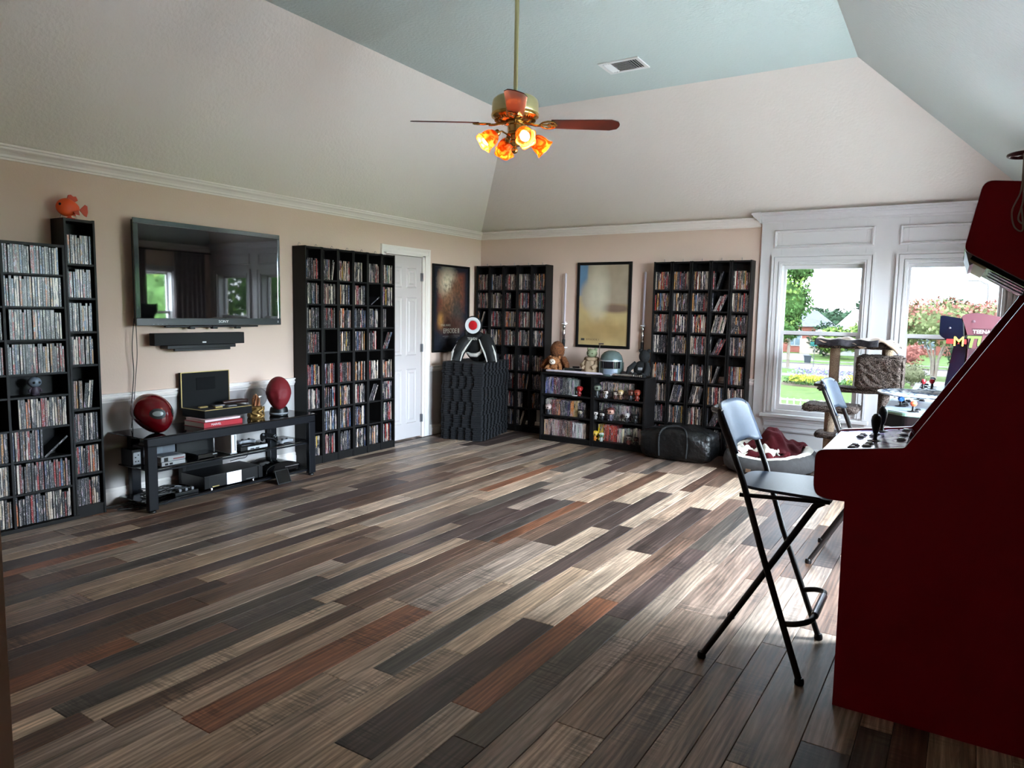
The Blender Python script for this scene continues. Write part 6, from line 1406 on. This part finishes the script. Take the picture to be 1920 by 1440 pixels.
# ================================================================== FOLDING BAR STOOLS
M_STOOLM = mat('dark_bronze_tube', S(40, 36, 35), 0.4, metal=0.5)
M_STOOLW = mat('blue_black_stained_plywood', S(42, 52, 66), 0.34, spec=0.5, noise=(30, 0.35, (6, 6, 1)))
def stool(loc, lab):
    s = thing('bar_stool', lab, 'bar stool', loc, 0, 'bar stools at the arcade cabinets')
    W = 0.47; h = 0.013
    for y in (0, W):
        sg = 1 if y else -1; yi = y-sg*0.03
        MB().tube([(-.424, y, 0.012), (-.600, yi, 0.50), (-.690, yi, 0.783), (-.748, yi, 0.93), (-.792, yi, 1.03), (-.800, yi-sg*0.015, 1.065)], h, 12).build('back_leg', M_STOOLM, s, smooth=True)
        MB().tube([(-.817, y, 0.012), (-.56, yi-sg*0.032, 0.46), (-.415, yi-sg*0.032, 0.715), (-.385, yi-sg*0.036, 0.735)], h, 12).build('front_leg', M_STOOLM, s, smooth=True)
        for x in (-.424, -.817): MB().lathe([(0.016, 0), (0.019, 0.006), (0.018, 0.02), (0.014, 0.028)], 14, (x, y, 0)).build('foot', M_BLACK, s, smooth=True)
        MB().tube([(-.70, yi, 0.725), (-.36, yi-sg*0.018, 0.742)], 0.009, 10).build('seat_rail', M_STOOLM, s, smooth=True)
    MB().tube(wave_path([(-.802, 0.047, 1.062), (-.835, 0.09, 1.060), (-.862, 0.16, 1.056), (-.866, W/2, 1.055), (-.862, W-0.16, 1.056), (-.835, W-0.09, 1.060), (-.802, W-0.047, 1.062)], 4), h*0.8, 12).build('top_tube', M_STOOLM, s, smooth=True)
    MB().tube(wave_path([(-.494, 0.022, 0.225), (-.45, 0.020, 0.236), (-.410, 0.05, 0.246), (-.400, 0.11, 0.248), (-.400, W-0.11, 0.248), (-.410, W-0.05, 0.246), (-.45, W-0.020, 0.236), (-.494, W-0.022, 0.225)], 6), 0.0115, 12).build('footrest', M_STOOLM, s, smooth=True)
    MB().tube([(-.398, 0.115, 0.249), (-.398, W-0.115, 0.249)], 0.0155, 14).build('footrest_sleeve', M_STEEL, s, smooth=True)
    # plywood seat: rounded rear, curled-down front
    sp = rpoly([(-.735, 0.06), (-.36, 0.035), (-.36, W-0.035), (-.735, W-0.06)], [0.13, 0.05, 0.05, 0.13], 8)
    def szz(x): return 0.752-0.02*max(0, (-.42-x-0.1)/0.2)**1.0*0-0.35*max(0, x+.40)**1.0+0.10*max(0, -x-.68)
    n = len(sp); mb = MB(); rings = [1.0, 0.85, 0.6, 0.3]
    cx, cy = -.54, W/2; vs = []; fs = []
    for top in (1, 0):
        for r in rings:
            for (x, y) in sp:
                xx, yy = cx+(x-cx)*r, cy+(y-cy)*r; vs.append((xx, yy, szz(xx)+(0.006 if top else -0.006)))
    m = len(rings)*n
    for top in (0, 1):
        for k in range(len(rings)-1):
            for i in range(n): fs.append(tuple(top*m+q for q in (k*n+i, k*n+(i+1) % n, (k+1)*n+(i+1) % n, (k+1)*n+i)))
        fs.append(tuple(top*m+(len(rings)-1)*n+i for i in range(n)))
    for i in range(n): fs.append((i, (i+1) % n, m+(i+1) % n, m+i))
    mb.add(vs, fs).build('seat', M_STOOLW, s, smooth=True, sharp=50)
    # curved plywood backrest with a scooped lower edge
    def back(u, v):
        y = 0.022+u*(W-0.044); c_ = 1-(2*u-1)**2
        top = 1.088-0.035*(abs(2*u-1)**6); bot = 0.896+0.018*min(1, max(0, c_-0.4)*3)
        z = bot+(top-bot)*v; x = -.735-(z-0.90)*0.43-0.035*c_+0.017
        return (x, y, z)
    MB().grid(back, 24, 10).build('backrest', M_STOOLW, s, smooth=True, thick=0.011, sharp=180)
    return s
stool((0, 2.885, 0), 'folding bar stool pulled up to the red sided cabinet')
stool((.180, 4.395, 0), 'folding bar stool at the shorter cabinet beyond the red one')

# ================================================================== CAT TREE
ct = thing('cat_tree', 'brown carpeted cat tree with a box and platforms in front of the windows', 'cat tree')
def carpet(name, c1, c2):
    m = bpy.data.materials.new(name); m.use_nodes = True; t = m.node_tree; p = t.nodes['Principled BSDF']
    tc = t.nodes.new('ShaderNodeTexCoord'); n = t.nodes.new('ShaderNodeTexNoise'); n.inputs['Scale'].default_value = 170; n.inputs['Detail'].default_value = 2
    r = t.nodes.new('ShaderNodeValToRGB'); r.color_ramp.elements[0].position = 0.40; r.color_ramp.elements[0].color = c1; r.color_ramp.elements[1].position = 0.62; r.color_ramp.elements[1].color = c2
    b = t.nodes.new('ShaderNodeBump'); b.inputs['Strength'].default_value = 1.0; b.inputs['Distance'].default_value = 0.012
    t.links.new(tc.outputs['Object'], n.inputs['Vector']); t.links.new(n.outputs['Fac'], r.inputs['Fac']); t.links.new(r.outputs[0], p.inputs['Base Color']); t.links.new(n.outputs['Fac'], b.inputs['Height']); t.links.new(b.outputs[0], p.inputs['Normal'])
    p.inputs['Roughness'].default_value = 1.0; p.inputs['Specular IOR Level'].default_value = 0.1
    return m
M_CARP = carpet('brown_fleck_carpet', S(34, 27, 26), S(132, 116, 108)); M_CARPB = carpet('beige_post_carpet', S(140, 118, 98), S(178, 154, 130))
def fuzzy(mb, name, m, par, amt=0.006, cuts=3, bev=0.012, seed=1):
    o = mb.build(name, m, par); me = o.data; b = bmesh.new(); b.from_mesh(me)
    bmesh.ops.bevel(b, geom=b.edges[:], offset=bev, segments=2, affect='EDGES'); bmesh.ops.triangulate(b, faces=b.faces[:])
    for _ in range(cuts):
        long = [e for e in b.edges if e.calc_length() > 0.022]
        if not long: break
        bmesh.ops.subdivide_edges(b, edges=long, cuts=1); bmesh.ops.triangulate(b, faces=b.faces[:])
    q = random.Random(seed); b.normal_update()
    for v_ in b.verts: v_.co += v_.normal*q.uniform(-amt, amt)
    b.to_mesh(me); b.free(); me.polygons.foreach_set('use_smooth', [True]*len(me.polygons)); return o
CY = 6.90
fuzzy(MB().bx(-1.05, -.38, CY-0.25, CY+0.22, 0.0, 0.05), 'base_board', M_CARP, ct, seed=2)
fuzzy(MB().bx(-1.01, -.72, CY-0.10, CY+0.16, 0.375, 0.425), 'low_shelf', M_CARP, ct, seed=3)
fuzzy(MB().bx(-1.105, -.66, CY-0.22, CY+0.14, 0.625, 0.685), 'lower_platform', M_CARP, ct, seed=4)
fuzzy(MB().bx(-1.00, -.35, CY-0.12, CY+0.18, 0.805, 0.845), 'middle_platform', M_CARP, ct, seed=5)
fuzzy(MB().bx(-.695, -.335, CY-0.17, CY+0.19, 0.845, 1.135), 'box', M_CARP, ct, 0.007, 4, 0.02, seed=6)
fuzzy(MB().bx(-1.015, -.415, CY-0.20, CY+0.20, 1.195, 1.255), 'top_platform', M_CARP, ct, seed=7)
def post(x, y, z0, z1, r, m=M_CARPB):
    MB().lathe([(r, z0), (r*1.01, z0+0.02), (r*1.01, z1-0.02), (r, z1)], 22, (x, y, 0)).build('post', m, ct, smooth=True)
post(-.885, CY, 0.685, 0.805, 0.040); post(-.885, CY, 0.845, 1.195, 0.042); post(-.47, CY+0.02, 1.135, 1.195, 0.045)
post(-.90, CY+0.03, 0.05, 0.375, 0.045); post(-.90, CY+0.03, 0.425, 0.625, 0.045); post(-.475, CY+0.02, 0.05, 0.805, 0.045, M_CARP)
def bk(u, v_):
    x = -1.02+0.64*u; y = CY-0.235+0.45*v_; z = 1.262+0.010*math.sin(18*u+3*v_)+0.012*math.sin(11*v_+6*u+1)
    ed = max(0, (u-0.86)/0.14); z -= 0.06*ed**1.5
    if v_ < 0.08: z -= 0.035*(1-v_/0.08)*(0.6+0.4*math.sin(14*u))
    return (x+0.01*math.sin(9*v_), y, z+0.006*math.sin(41*u+13*v_))
b_ = thing('cat_blanket', 'rumpled tan and dark blanket spread over the top of the cat tree', 'blanket')
MB().grid(bk, 60, 30).build('cloth', mat('tan_fleece', S(172, 148, 128), 0.95, sheen=0.4, noise=(8, 0.3)), b_, smooth=True, thick=0.010, sharp=180)
drk = MB().grid(lambda u, v_: (-1.025+0.50*u, CY-0.242+0.02*math.sin(12*u)-0.012*v_, 1.272-0.055*v_+0.005*math.sin(20*u)), 40, 6)
drk.build('dark_border', mat('dark_patterned_fleece', S(40, 36, 40), 0.9, noise=(50, 0.8)), b_, smooth=True, thick=0.010, sharp=180)
t = thing('cat_toy', 'clear bottle toy hanging under the lower platform of the cat tree', 'toy', (-.80, CY-0.2, 0.40))
MB().lathe([(0.0, 0.0), (0.03, 0.0), (0.034, 0.01), (0.034, 0.13), (0.014, 0.165), (0.014, 0.19)], 18).build('bottle', glass_mat('clear_plastic', (0.85, 0.85, 0.86, 1), 0.08), t, smooth=True)
MB().lathe([(0.016, 0.185), (0.016, 0.205), (0, 0.206)], 14).tube([(0, 0, 0.20), (0, 0.0, 0.226)], 0.003, 6).build('cap', M_WHITEPL, t, smooth=True)
# ================================================================== OUTSIDE, seen from an upper floor
GZ = -3.4
def gmat(name, c, k=0.25, sc=0.6, rough=0.9): return mat(name, S(*c), rough, spec=0.1, noise=(sc, k))
M_LAWN = gmat('lawn', (72, 89, 44), 0.25, 0.9); M_ROAD = gmat('concrete_road', (108, 102, 100), 0.1, 0.3); M_LEAFG = gmat('leaf_green', (67, 93, 50), 0.5, 1.2); M_LEAFY = gmat('leaf_yellow_green', (101, 121, 62), 0.5, 1.2)
M_LEAFD = gmat('leaf_blue_green', (52, 70, 52), 0.4, 0.4); M_LEAFR = gmat('leaf_red_tips', (146, 93, 84), 0.5, 1.5); M_BARK = gmat('grey_bark', (123, 112, 102), 0.2, 2)
struct(MB().bx(-260, 260, YB+1.0, 420, GZ-0.3, GZ).bx(XR+0.8, 260, -60, YB+1.0, GZ-0.3, GZ).build('ground', M_LAWN))
struct(MB().bx(XR+0.8, 26, -40, 40, GZ, GZ+0.03).build('added_bounce_slab', gmat('pale_bounce_surface', (142, 140, 137), 0.06, 0.3)))  # pale slab added to bounce neutral daylight into the side windows
struct(MB().bx(-120, 120, 70.5, 78.3, GZ, GZ+0.02).build('street', M_ROAD))
struct(MB().bx(-120, 120, 61.5, 64.2, GZ, GZ+0.03).build('sidewalk', M_ROAD))
struct(MB().bx(-120, 120, 84, 85.4, GZ, GZ+0.03).build('sidewalk', M_ROAD))
struct(MB().bx(-120, 120, 78.3, 78.6, GZ, GZ+0.12).build('kerb', M_ROAD))
struct(MB().prism([(-16.0, 85), (-13.0, 85), (-16.0, 100), (-21.0, 100)], GZ, GZ+0.025, 'z').build('path', M_ROAD))
def leafball(mb, c, r, n, size, q, flat=1.0):
    for _ in range(n):
        d = Vector((q.gauss(0, 1), q.gauss(0, 1), q.gauss(0, 1))).normalized(); k = q.uniform(0.72, 1.05)
        p = Vector((c[0]+d.x*r[0]*k, c[1]+d.y*r[1]*k, c[2]+d.z*r[2]*k))
        u = Vector((q.gauss(0, 1), q.gauss(0, 1), q.gauss(0, 1))).normalized(); w = u.cross(d); 
        if w.length < 1e-3: continue
        w.normalize(); s = size*q.uniform(0.6, 1.3); u = u*s; w = w*s*0.6
        mb.add([p-u, p+w, p+u, p-w], [(0, 1, 2, 3)])
def tree(name, lab, x, y, trunk_h, crown, m, seed, size=0.22, n=700, stems=1, m2=None, group='trees and shrubs outside'):
    q = random.Random(seed); t = thing(name, lab, 'tree', (x, y, GZ), 0, group)
    for s in range(stems):
        a = 2*PI*s/max(1, stems)+0.4; sp = 0.0 if stems == 1 else 1.1
        mb = MB().tube([(0.12*math.cos(a)*(stems > 1), 0.12*math.sin(a)*(stems > 1), 0), (0.25*sp*math.cos(a), 0.25*sp*math.sin(a), trunk_h*0.5), (sp*math.cos(a), sp*math.sin(a), trunk_h*1.15)], [0.16 if stems == 1 else 0.11, 0.13 if stems == 1 else 0.08, 0.05], 8)
        mb.build('trunk' if stems == 1 else 'stem', M_BARK, t, smooth=True)
    mb = MB()
    for (cx, cy, cz, rx, ry, rz) in crown:
        mb.ell((cx, cy, cz), (rx*0.72, ry*0.72, rz*0.72), 12, 8); leafball(mb, (cx, cy, cz), (rx, ry, rz), n, size, q)
    mb.build('crown', m, t)
    if m2:
        mb = MB()
        for (cx, cy, cz, rx, ry, rz) in crown: leafball(mb, (cx, cy, cz+rz*0.35), (rx*0.95, ry*0.95, rz*0.75), n//2, size*0.9, q)
        mb.build('crown_tips', m2, t)
    return t
# far belt of woods
q = random.Random(2); mb = MB()
for k in range(46):
    x = -120+k*5.0+q.uniform(-2, 2); y = 200+q.uniform(-10, 25); h = q.uniform(7, 11)
    mb.ell((x, y, GZ+h*0.45), (4.4, 3.6, h*0.42), 10, 7); leafball(mb, (x, y, GZ+h*0.5), (5.2, 4.4, h*0.52), 420, 0.7, q)
o = mb.build('treeline', M_LEAFD); o['kind'] = 'stuff'; tag(o, 'distant belt of blue green woods behind the houses', 'woods')
tree('street_tree', 'tall green tree at the edge of the first window', -13.3, 71.5, 4.5, [(0, 0, 6.4, 1.9, 1.9, 2.4), (0.5, 0, 9.6, 1.4, 1.4, 1.5), (-0.8, 0, 3.9, 1.8, 1.8, 1.6)], M_LEAFG, 3, 0.2, 900, m2=M_LEAFY)
tree('orchard_tree', 'round yellow green tree behind the street sign', -8.6, 92, 2.0, [(0, 0, 2.4, 2.6, 2.2, 1.7), (-3.4, 0, 2.2, 2.4, 2.0, 1.5)], M_LEAFY, 4, 0.28, 700)
tree('maple_tree', 'red tipped yellow tree showing over the cat tree platform', -7.2, 86, 2.0, [(0, 0, 3.5, 2.0, 1.9, 1.8), (1.8, 0, 3.3, 1.6, 1.6, 1.6)], M_LEAFY, 5, 0.24, 600, m2=M_LEAFR)
tree('crape_myrtle', 'many stemmed tree with a wide red tipped crown filling the second window', -1.1, 66.5, 3.2, [(0, 0, 4.6, 3.3, 2.6, 1.9), (3.6, 1, 4.6, 2.8, 2.2, 1.7), (-2.4, 0.4, 4.3, 1.9, 1.8, 1.6), (6.5, 1, 4.6, 2.4, 2, 1.6)], gmat('leaf_sage', (111, 118, 80), 0.5, 1.5), 6, 0.17, 1500, 5, m2=M_LEAFR)
tree('garden_shrub', 'red leaved shrub below the crape myrtle', -4.0, 79, 0.6, [(0, 0, 1.6, 2.0, 1.4, 1.5)], M_LEAFR, 7, 0.16, 600)
tree('hedge_bush', 'dark green bush right of the many stemmed tree', 1.6, 82, 0.5, [(0, 0, 1.7, 2.4, 1.6, 1.7)], M_LEAFD, 8, 0.16, 700)
tree('corner_bush', 'dark green conifer bush beside the beige garden wall', -13.4, 96, 0.4, [(0, 0, 2.2, 2.3, 1.8, 2.2)], M_LEAFD, 9, 0.22, 700)
tree('olive_shrub', 'grey green shrub by the yellow flowers', -2.2, 58, 0.3, [(0, 0, 0.9, 1.0, 0.8, 0.8)], gmat('leaf_olive', (90, 90, 68), 0.4, 2), 10, 0.09, 500)
# trees close outside the side wall, mirrored in the television
for k, (x, y) in enumerate(((10.5, 12.5), (13.5, 20.0), (19, 7.0))):
    tree('yard_tree', ['leafy yard tree outside the side wall nearest the corner window', 'leafy yard tree standing farther down the side yard', 'leafy yard tree outside the middle side window'][k], x, y, 4.0, [(0, 0, 5.4, 2.6, 2.6, 2.4), (0.8, 1.4, 4.0, 2.0, 2.0, 1.8)], M_LEAFG, 20+k, 0.17, 1000, m2=M_LEAFY)
# flower bed
fb = thing('flower_bed', 'flower bed with yellow, white and violet blooms beyond the lawn', 'flower bed', (-7.0, 54.5, GZ))
MB().lathe([(0.0, 0.10), (2.6, 0.10), (3.0, 0.0)], 28, (0, 0, 0), Matrix.Diagonal((1.3, 0.8, 1, 1))).build('soil', gmat('bed_soil', (71, 61, 50), 0.3, 2), fb)
q = random.Random(12)
def blooms(nm, m, cx, cy, rx, ry, z0, z1, n, s):
    mb = MB()
    for _ in range(n):
        a = q.uniform(0, 2*PI); r = math.sqrt(q.random()); x, y, z = cx+rx*r*math.cos(a), cy+ry*r*math.sin(a), q.uniform(z0, z1)
        u = Vector((q.gauss(0, 1), q.gauss(0, 1), q.gauss(0, 1))).normalized()*s; w = u.orthogonal().normalized()*s*0.6
        p = Vector((x, y, z)); mb.add([p-u, p+w, p+u, p-w], [(0, 1, 2, 3)])
    o = mb.build(nm, m, fb); o['kind'] = 'stuff'
blooms('leaf_clumps', M_LEAFG, 0, 0, 3.4, 2.0, 0.05, 0.55, 1800, 0.09)
blooms('yellow_blooms', gmat('yellow_petal', (160, 160, 63), 0.2, 3), -1.2, -1.0, 1.6, 0.8, 0.3, 0.75, 700, 0.08); blooms('yellow_blooms', MATS['yellow_petal'], 1.6, -0.9, 0.7, 0.5, 0.3, 0.9, 300, 0.08)
blooms('white_blooms', gmat('white_petal', (163, 163, 163), 0.1, 3), 0.5, -0.6, 1.6, 0.8, 0.4, 0.8, 420, 0.07); blooms('violet_blooms', gmat('violet_petal', (126, 113, 159), 0.2, 3), -0.3, 0.9, 3.0, 0.8, 0.5, 1.15, 700, 0.08)
# houses
def house(name, lab, x, y, w, d, h, wall, roof, wins, ridge=2.2, chim=None):
    t = thing(name, lab, 'house', (x, y, GZ), 0, 'houses across the street')
    MB().bx(-w/2, w/2, 0, d, 0, h).build('wall', wall, t)
    MB().add([(-w/2-0.5, -0.5, h), (w/2+0.5, -0.5, h), (w/2+0.5, d+0.5, h), (-w/2-0.5, d+0.5, h), (-w/2+1.6, d/2, h+ridge), (w/2-1.6, d/2, h+ridge)], [(0, 1, 5, 4), (1, 2, 5), (2, 3, 4, 5), (3, 0, 4), (3, 2, 1, 0)]).build('roof', roof, t)
    for (a, b, c, e) in wins:
        f = MB().bx(a-0.12, b+0.12, -0.06, 0.0, c-0.12, e+0.12).build('window', gmat('house_trim', (163, 163, 163), 0.05), t)
        MB().bx(a, b, -0.09, -0.05, c, e).build('pane', mat('house_pane', S(90, 104, 112), 0.1), f)
        MB().bx((a+b)/2-0.03, (a+b)/2+0.03, -0.10, -0.05, c, e).bx(a, b, -0.10, -0.05, (c+e)/2-0.03, (c+e)/2+0.03).build('muntin', MATS['house_trim'], f)
    if chim: MB().bx(chim-0.6, chim+0.6, d/2-0.5, d/2+0.5, h, h+ridge+1.0).bx(chim-0.7, chim+0.7, d/2-0.6, d/2+0.6, h+ridge+0.8, h+ridge+1.0).build('chimney', wall, t)
    return t
BR = gmat('red_brick', (128, 78, 68), 0.2, 3); RF = gmat('grey_shingle', (92, 92, 97), 0.2, 2); CRM = gmat('pale_siding', (163, 163, 162), 0.05, 1)
house('brick_house', 'red brick house with a grey roof across the street at the first window', -21, 104, 12, 9, 3.6, BR, RF, [(1.6, 3.2, 1.0, 3.0), (-3.5, -1.6, 1.0, 2.8)])
house('white_house', 'pale house with tall white windows behind the cat tree', -9.0, 100, 8, 9, 3.2, CRM, gmat('light_grey_shingle', (155, 152, 147), 0.1, 2), [(-3.2, -0.4, 0.7, 2.7), (0.6, 3.0, 0.7, 2.7)], 2.8)
house('chimney_house', 'brick house with a chimney showing above the red tipped tree', 0.5, 112, 12, 9, 3.0, BR, RF, [(-4.5, -2.5, 0.9, 2.6)], 2.0, chim=-4.4)
struct(MB().bx(-17.4, -12.2, 101, 101.3, GZ, GZ+2.0).build('wall_garden', gmat('beige_masonry', (161, 146, 131), 0.1, 2)))
# street furniture
t = thing('street_sign', 'teal street name sign on a thin pole by the kerb', 'street sign', (-11.45, 74.4, GZ))
MB().tube([(0, 0, 0), (0, 0, 2.45)], 0.035, 8).build('pole', gmat('sign_pole', (93, 96, 96), 0.1), t)
for (z, r, m_) in ((2.15, 0.0, 0), (2.36, 0.6, 0)): MB().box((0, 0, z), (0.85, 0.04, 0.18), Matrix.Rotation(r, 4, 'Z')).build('name_plate', gmat('teal_sign', (53, 112, 107), 0.05), t)
t = thing('trash_bin', 'grey wheeled bin standing at the far kerb', 'bin', (-12.8, 79.3, GZ))
MB().add([(-0.26, -0.26, 0.08), (0.26, -0.26, 0.08), (0.26, 0.26, 0.08), (-0.26, 0.26, 0.08), (-0.33, -0.33, 0.80), (0.33, -0.33, 0.80), (0.33, 0.33, 0.80), (-0.33, 0.33, 0.80)], [(3,2,1,0),(4,5,6,7),(0,1,5,4),(1,2,6,5),(2,3,7,6),(3,0,4,7)]).build('body', gmat('bin_grey', (63, 68, 72), 0.05), t)
MB().bx(-0.36, 0.36, -0.37, 0.36, 0.80, 0.87).build('lid', MATS['bin_grey'], t, bevel=0.02)
for s_ in (-1, 1): MB().lathe([(0.0, -0.03), (0.1, -0.03), (0.1, 0.03), (0.0, 0.03)], 14, (0, 0, 0), Matrix.Translation((s_*0.25, 0.24, 0.1)) @ Matrix.Rotation(PI/2, 4, 'Y')).build('wheel', M_BLACK, t)
t = thing('street_lamp', 'tall curved street lamp rising above the red tipped tree', 'street lamp', (2.97, 95, GZ))
M_LP = gmat('lamp_steel', (115, 116, 120), 0.05)
MB().tube(wave_path([(0, 0, 0), (0, 0, 4.0), (0, 0, 8.4), (-0.35, 0, 8.95), (-0.9, 0, 9.25), (-1.45, 0, 9.3)], 6), 0.075, 8).build('pole', M_LP, t, smooth=True)
MB().bx(-2.0, -1.35, -0.14, 0.14, 9.22, 9.36).build('lamp_head', M_LP, t, bevel=0.04)
for k, (za, zb) in enumerate(((3.95, 3.75), (2.75, 3.5))):
    mb = MB().tube([(-60 if k else -2.8+0, 120, za-2.0*k*0), (-10, 120, (za+zb)/2-0.25), (30, 120, zb)], 0.03, 5) if k else MB().tube([(-40, 118, 6.0), (2, 118, 5.2), (40, 118, 5.0)], 0.03, 5)
    tag(mb.build('power_line', M_BLACK), ['upper power line crossing the sky in the second window', 'lower power line low over the woods in the first window'][k], 'power line', 'power lines')
# low white railing on the lawn near the house
t = thing('garden_railing', 'low white picket railing at the bottom of the first window', 'railing', (-7.0, 39, GZ))
M_RAILW = gmat('railing_white', (163, 163, 163), 0.05)
for z in (0.12, 0.50): MB().bx(-5.5, 5.5, -0.03, 0.03, z, z+0.07).build('rail', M_RAILW, t)
for k in range(34): MB().bx(-5.5+k*0.333-0.03, -5.5+k*0.333+0.03, -0.02, 0.02, 0, 0.62).build('picket', M_RAILW, t)
